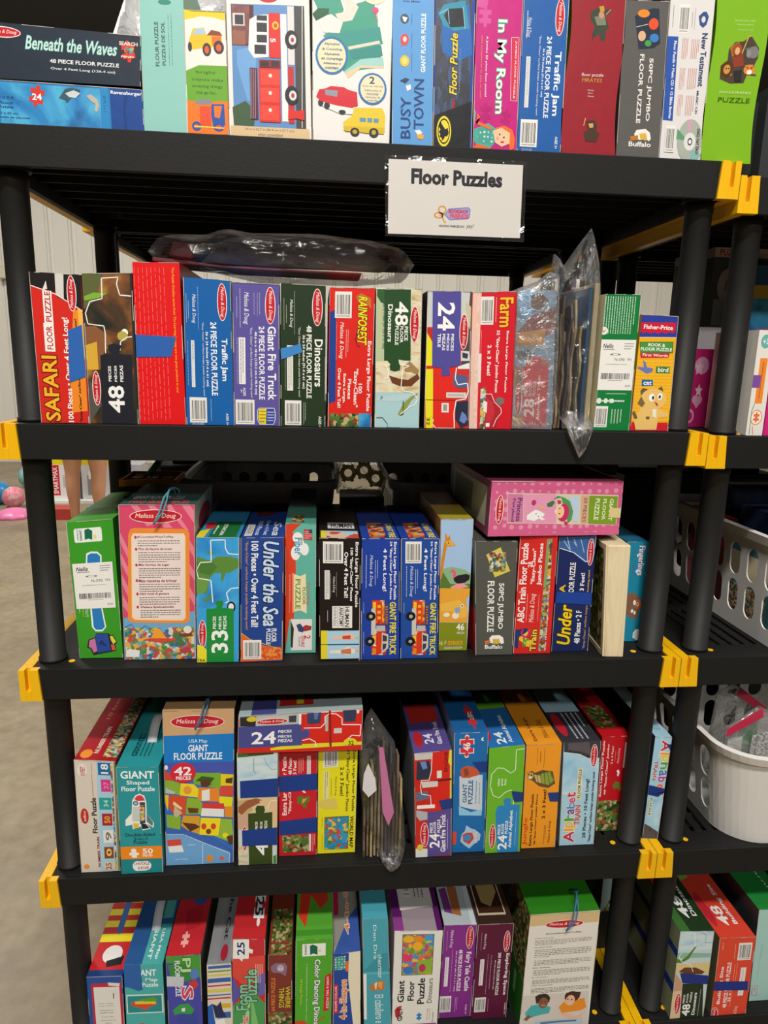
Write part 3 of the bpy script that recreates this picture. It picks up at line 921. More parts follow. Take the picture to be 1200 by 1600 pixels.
R 201c1c 950 1000 986 1000
@B8
F d8d8c4
S b8b89c
U 7d8a58
P e6d9ae 0 527 1000 520 987 727 8 733
P a9cdd0 8 733 985 704 1000 1000 21 1000
N sand 775 6 1000 543
N sand 14 549 992 740
P b8c49c 0 12 202 10 226 514 13 515
P 2f5c34 21 11 202 10 207 113 102 102 16 57
P a08050 639 546 757 510 866 544 975 578 942 613 798 590 656 591
P 6a3c20 302 617 517 638 731 648 941 601 994 635 806 694 556 695 376 673
P b5cfd4 9 779 988 739 990 773 455 811 10 802
P 8c9a4e 511 902 635 821 776 775 952 739 953 753 813 797 675 879 606 913
P 3c5430 555 914 626 890 620 810 648 798 641 902
P 264a26 174 12 750 7 778 508 636 507 508 500 532 546 549 581 321 582 333 536 261 511 190 512
E 264a26 313 520 554 588
T f2f2ea 414 94 704 261 - b 48
T f2f2ea 626 265 706 366 - b PIECE
T f2f2ea 528 264 601 383 - b FLOOR
T f2f2ea 423 262 496 398 - b PUZZLE
T f2f2ea 259 114 363 378 - b Dinosaurs
T 40604a 127 74 208 425 - - 2 feet x 3 feet (61 cm x 91 cm)
M 745 121 951 378 -
L fafaf2 4 546 537 759 545 605 569 577 695 629 729 845 740 956 785 887 831 781 844 569 900
L fafaf2 4 220 539 301 594 267 640 210 640
L 3c4c48 3 131 767 167 778 117 790
L 3c4c48 3 37 928 174 927 284 972 280 1000 577 1000
@B9
F d03028
S 17181c
U 24262c
P c8ccc8 0 0 1000 0 1000 252 14 257
P e8e020 0 292 154 373 153 536 1 536
P c02c20 15 268 131 268 152 349 17 291
P e8dc24 2 560 169 559 201 1000 34 1000
R e02a20 209 558 696 1000
L 701a14 4 21 788 709 790
P 4a4a44 970 0 1000 0 992 532 797 533 917 229
P c8c09c 868 66 994 112 986 275 917 229
P 50608c 628 592 947 607 954 695 737 696 634 674
P 2c3044 695 802 984 789 991 975 834 999 698 930
P 6c84c0 845 871 934 894 973 929 904 964 793 941
R d8d4cc 481 730 930 770
R b8b8b4 517 741 886 759
R e8e4dc 382 810 545 880
R 9a9890 418 821 509 868
P e8e8e4 940 514 1000 513 1000 555 726 556 725 540
P cfd4d8 788 423 976 427 996 497 794 498
P 3a3c42 818 435 956 446 937 481 828 474
L f6f4f2 5 696 547 674 627 735 673 952 660 978 719 925 777 709 790 666 883 684 1000 258 1000 180 967 199 932
L 2a2814 3 55 933 161 909 192 932
E e8dc24 31 898 198 1016
T 302c14 51 921 127 979 - b 32
P 514c98 116 2 761 1 782 533 616 541 530 546 563 604 354 610 364 551 146 543
T f4f4f4 245 80 632 280 - b 24
T f4f4f4 555 303 620 426 - b PIECES
T f4f4f4 461 303 526 425 - b PIÈCES
T f4f4f4 359 304 425 423 - b PIEZAS
T f4f4f4 256 302 323 400 - b TEILE
M 741 159 943 416 -
@B10
F d41c2c
S e8d0c8
U e8d0c8
P e9bfae 14 0 207 0 179 1000 0 1000
N sand2 104 5 186 1000
P e9bfae 14 0 64 0 35 1000 0 1000
B 202 34 489 233
T f2c02c 623 41 927 251 - b o=a81020 Farm
T f4f0ec 789 278 851 726 - b Extra Large Floor Puzzle
T f4f0ec 559 273 647 728 - b 32 "Easy-Clean" Jumbo Pieces
T f4f0ec 379 378 465 602 - b 2 x 3 Feet!
R e8dcd4 170 441 244 653
X f0b8b0 209 273 242 436 - 1
X f0b8b0 520 40 565 215 - 1
P b02430 313 728 500 735 658 809 742 879 642 984 339 985
L f6eeea 3 314 740 500 737 582 798 737 844 749 879 635 926 566 984
P c9303c 376 763 545 798 592 879 489 973 397 962
N crowd 248 687 373 1000
P e8e8e4 319 787 410 798 404 880 327 868
P 787268 580 781 689 758 811 774 793 809 697 823
R f4f0ec 392 957 480 985
@B11
F 8fb0cc
S 9aa8b4
U a8b8c4
P 7fb4dc 4 25 593 17 574 167 35 219
P 6e4838 351 43 593 17 806 72 571 144 363 124
P 8c4a40 47 299 372 181 976 116 1000 289 80 402
P d89a48 48 306 753 268 729 384 39 402
P 5a5c68 4 437 408 422 419 490 13 494
P c8705c 13 494 866 486 879 578 27 585
P 6ab0dc 13 499 298 496 263 538 20 540
P dc3a48 208 545 467 540 417 479 659 465 669 534 872 532 858 994 269 996
E dc3a48 425 466 677 542
P 8e6a4c 0 586 204 572 207 699 0 700
R c89a58 7 894 256 997
T f4ecec 276 775 546 911 + b 28
T f4ecec 270 666 358 758 + b PIECE
T f4ecec 384 656 462 757 + b FLOOR
T f4ecec 489 646 558 756 + b PUZZLE
T f4ecec 599 604 695 937 + b Alphabet Train
M 38 662 223 901 +
L eef0f0 4 7 41 185 30 312 55 322 124 489 145 693 138
L eef0f0 4 325 514 331 445 528 402 774 418 822 464
@B13
F 147a3a
S d8cfa8
U 147a3a
X c8dccc -9 16 881 283 - 13
E ece8e0 -63 234 157 291
P c23c3c 0 251 47 278 119 245 43 267
X c8dccc 253 715 831 730 0 1
X e8ece8 -1 757 797 796 0 1
E dfe8e0 13 755 149 799
E dfe8e0 212 757 329 795
P dfe8e0 371 762 487 761 498 791 382 792
B 0 817 356 976
X c8dccc 432 838 772 947 - 4
Y -28 325 974 696
@B14
F efb01c
S c89018
U 2a3c96
P 2c3f9c 0 3 989 0 1000 177 0 189
L e8e8ec 2 0 192 1000 180
P cc2034 0 66 955 54 955 126 890 146 785 135 688 153 582 138 486 156 379 141 283 159 177 144 80 158 13 140
T f6f4f2 87 82 881 119 0 b Fisher-Price
P 3c7c34 12 230 931 217 940 315 62 323
P 4c9440 34 236 913 224 907 306 80 316
T f4f4ee 253 236 716 264 0 b BOOK &
T f4f4ee 64 273 908 301 0 b FLOOR PUZZLE
P cc2034 53 326 859 316 830 355 86 365
T f4eee8 130 327 813 350 0 b First Words
N stripe 0 369 1000 920
P 6a78b8 151 380 240 405 272 443 446 451 436 483 290 501 24 456 20 443 192 444
P 3c7c34 521 434 894 433 901 491 529 492
T f4f4ee 580 442 862 482 0 b bird
P 2468a0 175 551 467 551 492 603 184 609
T f4f4ee 224 563 446 597 0 b cat
P cf2030 0 926 977 927 999 1000 0 1000
P 6b5c3a 166 648 229 624 363 636 301 695 203 702
P 6b5c3a 611 631 723 604 775 642 775 678
E e8c070 186 627 880 811
P e8c070 232 792 629 789 839 827 938 826 970 868 707 886 689 990 146 993 69 906
P 7a6840 201 696 122 761 251 792 321 759
E fafaf4 410 671 567 739
E fafaf4 636 666 765 724
E 3a4430 488 690 551 725
E 3a4430 664 682 728 714
P b84848 565 741 637 750 685 776 625 776
P efe6d0 534 806 634 806 658 887 554 871
P 6b5c3a 0 842 63 826 163 889 97 900
P 6b5c3a 386 872 486 875 464 901 383 895
@C1
F 3d9a28
S 2e7a20
U 3d9a28
R e9efe4 159 50 728 149
R eaf0e6 144 60 743 142
P 17694f 376 63 459 55 543 73 526 137 448 125 365 133
E f0d890 548 99 626 131
T 24404a 263 61 316 136 - b LEARNING
T 24404a 199 54 235 134 - b JOURNEY
P e8f4e4 367 230 467 217 615 221 697 250 615 620 668 769 574 801 419 799 344 766 343 292
P 2a7cc0 393 243 464 230 604 233 666 254 585 620 638 767 570 788 431 787 383 764 372 293
T d8ecd0 226 635 306 690 - - Match It!
T c8d83c 165 634 206 689 - - Farm Set
P 30261e 238 860 383 844 431 814 710 814 744 832 801 825 887 883 836 902 856 947 320 978 265 928 189 920
P c878a8 260 865 389 851 416 946 333 961 289 923 229 915
P 2c4c9c 398 819 693 819 730 946 419 961
P e0d850 735 839 790 835 865 880 797 899 750 869
P d86048 742 901 813 899 841 942 754 943
P 24386c 517 867 556 868 647 906 621 913 454 894
T f2f4ee 93 621 114 663 - - A
^P 52603c 150 600 880 560 880 640 150 720
Y 44 297 921 628
Hg 2e5a26
@C2
F d84a6c
S d8dcd8
U 2c5a52
^T d8e0dc 80 620 780 760 0 b GIANT FLOOR PUZZLE
^T c84858 80 800 900 960 0 b TWO SIDED PIECES
>E c03040 200 60 850 220
P e88298 0 166 126 299 104 343 0 232
P e88298 0 298 108 409 99 464 0 364
P e88298 0 430 107 541 101 607 0 496
P e88298 0 562 106 662 103 708 0 639
P e88298 149 0 238 0 456 123 365 134
P e88298 373 0 462 0 703 145 590 145
P e88298 597 0 686 0 929 168 839 145
P e88298 821 0 933 0 1000 46 1000 123
P e88298 888 190 1000 279 1000 345 895 256
P e88298 889 345 1000 434 1000 489 892 411
P e88298 899 500 1000 589 1000 655 897 566
M 137 30 829 116 0
P 6fa8cc 7 721 1000 682 1000 1000 1 1000
N fair 15 788 980 1000
P ee8e3c 142 151 206 145 884 152 929 179 921 739 869 761 113 750 68 728 112 189
P f4d8a0 180 178 852 179 874 201 865 726 822 743 162 735 121 717 152 200
P ecdcd4 189 184 843 185 860 205 851 721 813 734 177 726 140 713 165 206
T 8c2c50 228 194 715 211 0 b #CountlessWaysToPlay
X 5a5058 235 218 800 264 0 3
T 8c2c50 243 269 697 288 0 b Plus de façons de jouer
X 5a5058 239 293 801 365 0 5
T 8c2c50 237 370 655 389 0 b Más formas de jugar
X 5a5058 239 395 800 465 0 5
T 8c2c50 232 470 751 489 0 b Mais maneiras de brincar
X 5a5058 239 495 795 555 0 4
T 8c2c50 236 556 640 575 0 b Altri modi di giocare
X 5a5058 234 581 791 639 0 4
T 8c2c50 241 643 705 661 0 b Weitere Spielmethoden
X 5a5058 244 665 796 723 0 4
E c03848 192 193 224 211
E c03848 196 268 228 286
E c03848 194 369 225 387
E c03848 191 468 223 486
E c03848 194 554 225 574
E c03848 192 640 224 658
P f0a030 366 862 416 818 475 790 535 819 604 863
P d84838 261 868 343 857 676 859 722 875 508 887
P e8e8e4 26 936 75 926 218 938 205 982 23 980
P c04050 768 931 912 921 949 954 791 960
P 4a7a4c 677 831 748 820 865 898 769 909
P 7a4838 757 831 938 821 966 844 795 849
E e8e0d0 831 777 947 827
L 3a7aa8 3 16 782 113 761 179 816 301 773 417 807
Hb 4a8f9a
@C3
F 3aa0dc
S 3a6a3c
U 2f86b8
^R 1a6a34 280 600 920 1000
^P d8cc30 0 850 220 780 180 1000 0 1000
^E c02430 60 620 300 800
^T e8f0e8 340 700 400 920 + b map
^T e8f0e8 500 660 600 960 + b WORLD
N sky 0 9 998 556
P 5c8a3c 0 149 313 181 499 150 776 150 1000 171 994 236 777 278 436 278 311 320 247 448 60 426 0 469
P 4a7a36 4 192 375 192 498 235 311 299 95 277
P 6a9a48 0 320 156 309 311 331 216 427 59 448 0 426
P 5c8a3c 572 289 684 246 696 267 609 349 578 331
P 5c8a3c 121 469 183 491 340 448 371 470 245 508 151 501
P 5c8a3c 222 117 345 107 437 128 314 132
L f4f8f8 5 986 135 746 128 678 86 672 21 340 23 350 192 97 196 2 256 50 320 342 337 383 512
L f4f8f8 5 996 396 809 402 703 439 753 503 684 518
P 2458a0 0 873 18 767 206 875 204 981 0 991
E 101418 716 507 916 595
E e8e8e0 747 520 879 580
P 1f8a3c 232 561 420 562 483 545 427 513 496 498 622 498 634 524 596 556 873 563 883 1000 229 1000
T f2f4ee 382 624 456 726 + b PIECES
T f2f4ee 508 624 583 729 + b PIÈCES
T f2f4ee 628 620 703 729 + b PIEZAS
T f2f4ee 344 737 745 925 + b 33
M 40 652 231 883 +
P e8dc30 3 852 143 864 231 896 229 1000 0 999
T 2c3c20 7 972 202 995 0 b TRA
@C4
F 22448e
S c85820
U 22448e
^P 58241c 100 0 900 0 600 400 200 440
^T c8d0e0 300 580 420 940 - b 100 Pieces
^T c8d0e0 500 560 600 940 - b Over 4 Feet
^T c8d0e0 700 600 900 960 - bi Sea
^B 60 660 240 960 -
P e0622c 4 759 214 814 470 859 982 905 991 991 0 1000
N orange 474 883 973 984
L f0c040 3 4 759 214 814 982 905
T c8dcf0 524 31 899 709 - bi o=0f2350 Under the Sea
T f2f2f2 245 29 417 714 - b 100 Pieces • Over 4 Feet Tall!
T e8a040 99 28 179 734 - - "Easy-Clean" surface keeps puzzle looking new!
T f4f4f4 731 729 856 841 - b FLOOR
T f4f4f4 610 730 710 860 - b PUZZLE
B 58 821 493 980
@C5
F 63b6a4
S a8a8a0
U 3f9484
^N jungle 200 780 600 980
^R 4a9a88 640 780 1000 1000
P d84428 0 1 526 1 223 66 328 107 340 354 284 725 144 735 0 991
E eef0ec 182 169 486 276
E eef0ec 232 66 571 148
E eef0ec 486 147 764 240
E eef0ec 311 107 616 220
T 40a0c8 294 107 555 237 - b Fiber
T e89838 467 96 554 148 - b T
P c04848 596 42 874 43 876 126 598 123
X e8d8d0 623 54 858 116 0 4
R 404858 761 43 874 74
P f0e0b8 253 379 489 399 663 378 703 688 493 663 266 673
P e8a070 227 371 279 377 283 680 231 684
T 5aa02c 326 420 498 653 - b PUZZLE
T 4a8c2c 562 484 665 618 - b FLOOR
T d86838 684 447 821 622 - i Learning
X e8d0c0 125 385 167 684 - 2
R e8e4e0 192 732 879 979
P a83a34 670 777 871 788 846 819 627 829 495 808
P 3a4a70 363 777 494 766 626 808 583 839 434 828
P 38302c 188 745 285 807 243 962 182 951
T c8242c 637 860 829 889 - b 2
T c8242c 524 864 636 952 - b DOUBLE
T 5a5050 436 870 505 942 - - Sided
@C6
F 1d1614
S b8b8b4
U 1d1614
^R d8d8d8 220 600 900 760
^T 1c1614 300 620 840 740 0 b HUMAN
^N body 100 820 960 1000
^R e0d040 40 820 180 1000
B 92 28 581 199
T f4f2f0 857 29 953 556 - b Extra Large Floor Puzzle
T f4f2f0 736 76 822 504 - b 100 "Easy-Clean" Pieces
T f4f2f0 608 109 704 478 - b Over 4 Feet Tall!
R dcd8d4 129 256 255 489
X 7a7470 150 265 227 479 - 2
T d8d4d0 319 305 390 434 - i Melissa & Doug
X a8a4a0 263 281 291 470 - 1
X a8a4a0 404 269 432 469 - 1
X d8d4d0 184 579 219 674 - 1
R e8e4e0 314 545 809 726
T 28201e 627 552 738 717 - b HUMAN
T 28201e 484 554 589 714 - b ANATOMY
T 28201e 348 554 418 709 - - FLOOR PUZZLE
L 28201e 2 603 549 605 721
L 28201e 2 454 549 455 721
R a8cfe4 38 748 1000 859
R e0d030 33 746 195 859
R a8cfe4 39 869 996 983
R e0d030 31 865 194 983
P e8c0a8 283 798 534 787 714 764 858 788 930 803 858 819 715 830 535 822 283 814
P c84838 570 792 771 786 772 821 571 818
P e8dcc8 246 915 535 907 716 882 861 906 948 921 861 937 717 955 536 940 246 934
P c87858 535 907 788 897 789 946 536 940
E a8c890 888 796 973 821
E d8a890 891 907 976 933
@C7
F 1f3f9c
S 1c388c
U 1f3f9c
^N fire 220 580 660 980
^T e8d838 740 600 920 980 - b GIANT FIRE
T f2f2f2 827 28 919 500 - b Extra Large Floor Puzzle
T f2f2f2 728 23 805 497 - b 24 "Easy-Clean" Jumbo Pieces
T f2f2f2 546 80 661 428 - b 4 Feet Long!
T d8dcec 197 134 297 389 - i Melissa & Doug
X b0bcd8 333 175 443 377 - 2
X b0bcd8 91 134 153 401 - 1
T f0e028 745 517 913 963 - b GIANT FIRE TRUCK
X b0bcd8 45 519 81 610 - 1
X b0bcd8 48 764 89 948 - 1
* 256 502 724 981
E 17181a 121 596 378 672
E a8a8a4 205 620 303 651
E 17181a 105 806 362 884
E a8a8a4 188 832 286 860
@C8
F 1f4a9c
S 1c388c
U 1f3f9c
^N fire 220 580 660 980
^T e8d838 740 600 920 980 - b GIANT FIRE
B 117 25 533 201
T f2f2f2 856 28 935 504 - b Extra Large Floor Puzzle
T f2f2f2 757 23 822 502 - b 24 "Easy-Clean" Jumbo Pieces
T f2f2f2 580 80 690 432 - b 4 Feet Long!
T d8dcec 225 224 327 477 - i Melissa & Doug
X b0bcd8 362 249 463 453 - 2
X b0bcd8 127 224 176 477 - 1
T f0e028 786 527 943 975 - b GIANT FIRE TRUCK
X b0bcd8 69 524 106 616 - 1
* 291 506 757 990
E 17181a 140 602 399 678
E a8a8a4 224 626 323 657
E 17181a 131 814 391 892
E a8a8a4 215 840 314 868
@C9
F a8c8e8
S c8922c
U b08830
^R a89a30 80 640 1000 1000
P 8fb88c 0 375 382 353 802 374 1000 407 1000 518 0 517
P 5c7c34 0 407 108 396 351 484 1000 484 1000 517 0 517
P d88a2c 118 177 151 145 131 112 175 107 213 133 266 129 290 109 313 155 451 181 471 199 318 203 210 199 138 309 65 440 0 451 0 418 37 309
P e8b040 144 166 313 157 451 184 426 199 227 195
E 3a2c20 234 171 271 182
P e86088 330 385 439 370 527 396 505 440 441 451 415 396 341 396
P 28242c 449 440 577 418 855 407 978 418 958 451 821 473 587 484 471 462
P f0a0a0 587 480 775 480 970 506 404 528 354 506
P eda93a 0 515 1000 518 1000 573 894 594 978 749 946 782 0 777
P f2bc4c 31 637 416 616 655 605 960 672 926 738 681 748 426 693 35 692
E f4e8d8 436 704 673 752
E f4e8d8 140 703 357 736
E f8f4e8 714 638 827 665
E 2c2420 742 645 799 658
P 90a8c8 501 671 665 660 720 693 577 715
P 86901c 0 779 956 784 1000 1000 0 998
T f4f4ec 592 788 876 842 0 b 46
T f4f4ec 630 854 886 871 0 - PIECES
T e8e4a8 -27 922 267 957 0 - 46 F
T e8a830 310 924 850 958 0 b SERIES
T f0f0e4 197 970 822 988 0 - LAGUNA KINGDOM
@C10
F 55564f
S b82c38
U 4a4b45
<P 3a3a36 0 0 1000 0 1000 600 0 600
P d8c850 266 116 601 53 849 257 479 311
N crowd 335 95 739 263
T f0f0ea 552 362 717 768 - b 50PC JUMBO
T f0f0ea 304 344 478 794 - b FLOOR PUZZLE
P f0f0ea 368 848 440 825 630 822 732 844 766 895 702 904 636 889 518 900 398 893
P d8b440 451 858 633 855 655 895 582 903 472 900
P c87838 241 875 378 863 371 899 251 905
T f4f4ee 251 910 724 947 0 b Buffalo
@C11
F d42a26
S a82020
U b82420
T f4f0ec 53 64 244 732 + b ABC Train Floor Puzzle
T f4f0ec 252 218 364 264 + b 28
T f4f0ec 354 108 476 403 + b "Easy-Clean"
T f4f0ec 518 65 659 415 + b Jumbo Pieces
T f4d8d0 368 484 533 729 + i Melissa & Doug
X f0b8b0 274 489 315 720 + 1
X f0b8b0 586 490 618 721 + 1
P 8a9c68 712 33 855 27 816 980 677 979
N crowd 777 57 873 765
N crowd 697 433 843 979
R 24386c 47 849 125 950
P 24386c 28 791 357 778 397 836 123 849 68 950 10 935
T e8c830 139 792 410 945 + b A
T 3aa050 241 865 422 937 + b B
P e8c830 333 888 498 880 483 938 325 937
T d02868 175 790 412 864 + b C
T f0e040 441 793 605 981 + b o=2a2a2c Train
T f4f0ec 834 682 889 977 + b Over 10 Feet Long!
@C12
F 1c2a5e
S 162044
U 162044
P 3f62a0 0 4 1000 0 1000 161 773 234 381 145 28 101
L a8c4e0 5 126 42 331 131 212 13
L a8c4e0 4 401 28 510 101 407 57
L a8c4e0 4 586 28 706 146
L f0f4f4 4 29 107 428 145 771 222 906 205
M 788 25 974 255 +
T f2c822 103 416 260 484 + b A
T f4f4f4 348 228 502 484 + b OOR PUZZLE
T f4f4f4 655 317 770 470 + b 3 Feet!
T e8b040 852 294 915 479 + b looking new!
T f2d022 133 587 495 940 + bi o=4a3c10 Under
T f4f4f4 600 641 758 933 + b 48 Pieces • 2 F
T e8b040 842 598 919 981 + - "Easy-Clean" surface keeps
K 20449c 38 474 1000 486 997 592 23 571
@C14
F 1f86a4
S 186c88
U 1a6484
T f0f0f4 499 40 870 332 - b o=5a3c88 Fingerlings
T 6a4488 333 64 390 328 - b Floor Puzzle & Jigsaw Fun
P 80604c 170 516 492 499 761 551 1000 603 891 655 770 757 525 774 201 722
E c86838 610 569 907 671
E 8a5a38 317 534 560 602
E f0ece4 511 578 644 630
E f0ece4 683 603 803 641
E f0ece4 429 671 549 709
E f0ece4 570 688 674 726
E 2a2420 713 613 773 630
P f0f4f4 636 911 740 877 943 875 1000 981 844 991 624 963
@C15
F d4608c
S 8a4460
U d4608c
<R c8ccb4 80 140 920 860
<R 7c7c64 140 220 600 780
N dots2 19 28 1000 948
P d8ccb0 118 208 969 253 977 816 135 761
P d07ca0 124 226 241 234 255 752 140 743
T 5c2c74 200 300 238 728 - b Princess
T 5c2c74 161 312 187 734 - b Fairyland
P e49ab8 244 234 488 236 509 771 260 758
P f0f0ee 281 621 318 553 343 516 377 542 416 599 407 643 386 643 422 694 399 712 375 680 337 729 310 703 284 697
E 302c30 346 579 353 604
E 302c30 366 630 373 655
P 4c9a58 466 330 502 261 556 299 597 363 630 553 624 711 600 774 530 299
P 3c7a48 424 405 466 349 486 380 466 462 432 468
P f0e4dc 487 550 533 394 562 457 518 677
E c83060 511 407 601 741
E f2c49c 501 444 562 677
E 3a2c2c 519 488 532 507
E 3a2c2c 520 583 533 601
P c83060 500 343 529 349 534 413 508 412
P c83060 567 735 596 742 596 805 575 798
P e8b850 367 473 392 454 409 492 384 511
P b8d0e8 581 287 670 294 672 744 638 743 628 490
P d8a888 681 256 741 263 748 771 696 770
T 3a3430 706 303 732 750 - - 60 PIECES
P 7c9c28 744 263 965 278 971 803 754 778
T e4ecc8 906 319 936 735 - b GIANT
T e4ecc8 854 324 881 721 - b FLOOR
T e4ecc8 793 317 829 714 - b PUZZLE
M 44 247 102 776 -
P d8c88c 911 488 1000 503 1000 682 908 667
E b83868 308 334 342 429
@D1
F d9cfc0
S b03028
U a81c22
^R b02028 0 0 620 1000
^N crowd 640 0 1000 960
^E e8902c 80 880 360 980
^T e8d8c8 380 600 500 920 + b NUMBER TRAIN
^T e89a7c 200 200 300 500 + - 10 feet
P a8cfe0 537 7 923 4 960 996 501 997
R 24689c 569 17 879 127
T e8f0f0 637 27 819 114 + b 18
R d83a8c 624 164 858 273
T e890b8 685 184 805 250 + b 27
R 2aa09c 554 326 856 432
T b0e0d8 661 346 781 409 + b 34
R a82830 602 468 852 577
T f0a848 655 491 807 554 + b 50
R e8e4dc 610 619 860 734
T 7a7468 664 633 815 714 + b 9
R 8a4a24 611 772 846 879
T f0c878 665 787 800 859 + b 0
R d8c8b4 578 913 872 987
T a06048 628 919 780 983 + b 25
N crowd 875 16 918 986
P 7c7840 960 9 1000 0 1000 993 943 995
E e8e0d4 64 34 311 146
T b02c30 140 54 257 134 + b 10 FEET
E c03028 78 421 275 557
T f0d8c0 147 444 206 537 + b eeBoo
T 2a2420 351 324 480 643 + b Floor Puzzle
T 8c2438 443 677 506 954 + b NUMBER TRAIN
T 8c2438 401 22 428 310 + - 10 piece puzzle with numbers
E e8902c 79 924 206 966
@D2
F 2a969c
S 1f7c82
U 2a969c
^X 103c44 200 600 800 880 + 6
^T 103c44 240 640 340 880 + b GIANT
T f2f6f4 92 37 890 108 0 b GIANT
T e8f2f0 227 124 766 172 0 b Shaped
T e8f2f0 99 179 889 223 0 b Floor Puzzle
P f0f0ea 344 307 418 262 519 245 630 263 675 324 670 430 834 523 813 568 659 524 744 576 552 590 519 550 325 578 315 533 154 546 162 486 314 428
P d83c48 391 295 448 269 525 257 598 272 647 309 472 314
E 2a5a74 356 311 485 356
E 9cc4c8 379 320 462 347
P 2a4a5c 516 323 645 324 629 521 498 529
P c8d0c8 344 368 504 363 494 504 319 503
P 607c88 670 430 812 516 792 553 661 506
N crowd 518 351 619 499
P e8c040 340 518 476 522 471 565 349 569
P 20262c 522 523 643 530 722 570 546 577
T 18505c 136 613 843 644 0 b Double-Sided
T 18505c 329 654 656 681 0 b 2-in-1
T 18505c 325 684 652 717 0 b Puzzle
P ee8c20 6 740 999 741 1000 863 5 859
P f4f0e8 212 802 266 794 254 767 324 759 384 769 373 796 441 803 438 824 385 823 397 847 320 849 260 842 278 821 216 827
T f4f2ee 528 762 779 814 0 b 50
T f4f2ee 530 819 766 841 0 b PIECES
P 1d848a 5 862 1000 866 1000 997 0 1000
E e8f0ea 277 880 504 977
E e8f0ea 472 882 723 973
R e8f0ea 399 885 581 976
T b83040 307 893 687 919 0 b CHUCKLE
T b83040 401 933 667 963 0 b & ROAR
Hw d0d4d6
@D3
F 3a6ec0
S 8a6c4a
U cda376
^E 9c2430 400 550 640 800
P cda376 0 0 1000 0 992 151 0 161
M 102 33 863 117 0
P 1c7cc8 0 163 992 151 994 382 0 330
T f0f4f8 357 184 616 212 0 - USA Map
T f4f6f8 347 219 628 261 0 b GIANT
T f4f6f8 143 268 830 314 0 b FLOOR PUZZLE
P 4a58b0 0 330 994 329 995 424 720 400 445 397 0 361
P d84838 7 376 147 415 122 456 8 440
P 8cb438 12 440 145 448 223 457 220 536 8 527
P 7cae34 399 396 811 401 811 505 420 469
P 3c5c20 444 449 536 419 720 431 673 462
P e8d020 811 407 995 413 986 486 807 484
P f0d828 232 461 420 469 488 501 473 557 215 540
P e88a2c 489 491 788 501 792 589 468 580
P d84c3c 806 488 991 486 987 556 797 551
P e8e020 788 553 987 560 973 625 787 620
P f0c828 3 533 58 534 43 641 13 599
P d8502c 72 534 316 551 294 665 181 680 112 652 45 610
P 8cb438 321 555 487 564 542 596 522 668 298 665
P e8e8e8 532 627 857 631 852 690 517 679
P d83c38 556 592 857 600 857 638 537 627
P e8902c 866 619 987 621 983 696 862 690
P d8a030 261 671 507 679 491 803 318 769 225 737
P 5a3824 240 716 436 730 506 751 364 780
P 8cb438 19 661 228 675 215 768 107 766 24 744
P f0dc24 517 689 810 698 777 816 491 803
E d84828 521 727 599 769
E d84828 661 729 739 771
E 7a4424 591 764 668 801
P 94bc3c 810 700 974 706 994 843 904 852 716 817 787 808
E f0dc24 834 795 917 830
P c8b898 138 605 252 654 158 684 121 663
P b8c0c4 15 486 165 518 118 530 17 521
P 5a3824 513 448 628 441 673 472 604 488 526 481
P e8e8e0 534 512 650 503 649 576 533 579
P e8e0a0 130 576 253 623 230 633 115 596
P 5a3c24 880 439 986 430 972 469 880 464
E e89a3c 272 479 387 530
P 5a3824 895 820 989 811 989 874 928 873
P 6a3c20 328 620 485 626 475 657 345 655
P 3c68b8 14 744 388 781 716 838 999 927 1000 1000 0 1000
P 70a8d8 12 795 246 799 942 926 938 1000 0 1000
L e8eef4 3 12 791 256 795 943 936 938 1000
L e8eef4 3 541 866 538 1000
P d84c40 19 829 222 826 234 872 31 874
P e8ecec 31 872 234 867 265 914 52 914
P e89028 596 945 691 942 691 984 605 986
P d86848 800 950 871 962 833 982 795 975
E d8263c 92 326 451 458
T f6f4f4 143 354 392 409 0 b 42
T f6f4f4 169 415 381 438 0 b PIECES
E dce8f0 8 341 58 372
T e8eef4 138 956 322 966 0 - Gulf of Alaska
T e8eef4 320 862 436 871 0 - CANADA
Hb 3a6a8c
@D4
F d02a20
S 2a2c3c
U a8b8b8
^P 484c8c 100 0 280 0 300 1000 100 1000
^P c82820 320 0 560 0 600 880 320 880
^P d8d028 440 0 500 0 520 860 460 860
^P 384468 600 0 900 0 840 200 600 700
^L b8c0c0 1 1000 960 0 1000
P c8d0d0 0 0 1000 8 1000 39 0 60
R d8281c 530 70 980 729
P e0d828 405 808 1000 796 1000 874 264 942 258 891
P 484c8c 2 285 504 290 513 837 6 863
P b8bcb8 8 2 499 36 501 290 10 286
P 2a2c2c 13 29 142 30 138 292 15 279
E d8c030 65 32 150 167
P 384468 548 30 663 29 658 292 581 319 550 274
P 5c74a8 604 25 643 33 631 207 606 186
P 343c58 836 15 951 14 941 300 851 300
P e8e4e0 946 13 972 18 970 111 952 107
R 4a5cb0 545 436 569 640
L f4f4f2 5 525 399 659 412 696 299 693 138 733 74 785 92 832 203 833 361 988 385 982 655 918 631 880 720 881 877
L f4f4f2 5 512 715 571 674 620 760 627 890
R b8b4ac 698 137 721 504
R d0ccc4 768 443 832 567
R f4f4f2 485 35 502 304
P 404048 402 66 463 62 462 234 405 232
P 8c2018 724 0 740 0 753 887 735 885
E e0d828 850 700 955 879
T 302c14 888 762 932 873 0 b 32
P 484c8c 500 469 543 435 572 520 563 640 532 636 506 673
T f2f2f4 107 437 303 761 0 b 24
T f2f2f4 320 422 428 492 0 b PIECES
T f2f2f4 320 538 429 617 0 b PIÈCES
T f2f2f4 321 654 435 733 0 b PIEZAS
M 145 100 395 272 0
@D5
F c8d4d4
S a8a88c
U 4c7a3c
P 3c6c34 16 0 273 0 273 34 14 37
P 3a4c2c 273 0 898 0 899 16 273 31
N skyp 0 45 1000 245
L 5a7478 3 413 47 412 161 467 176
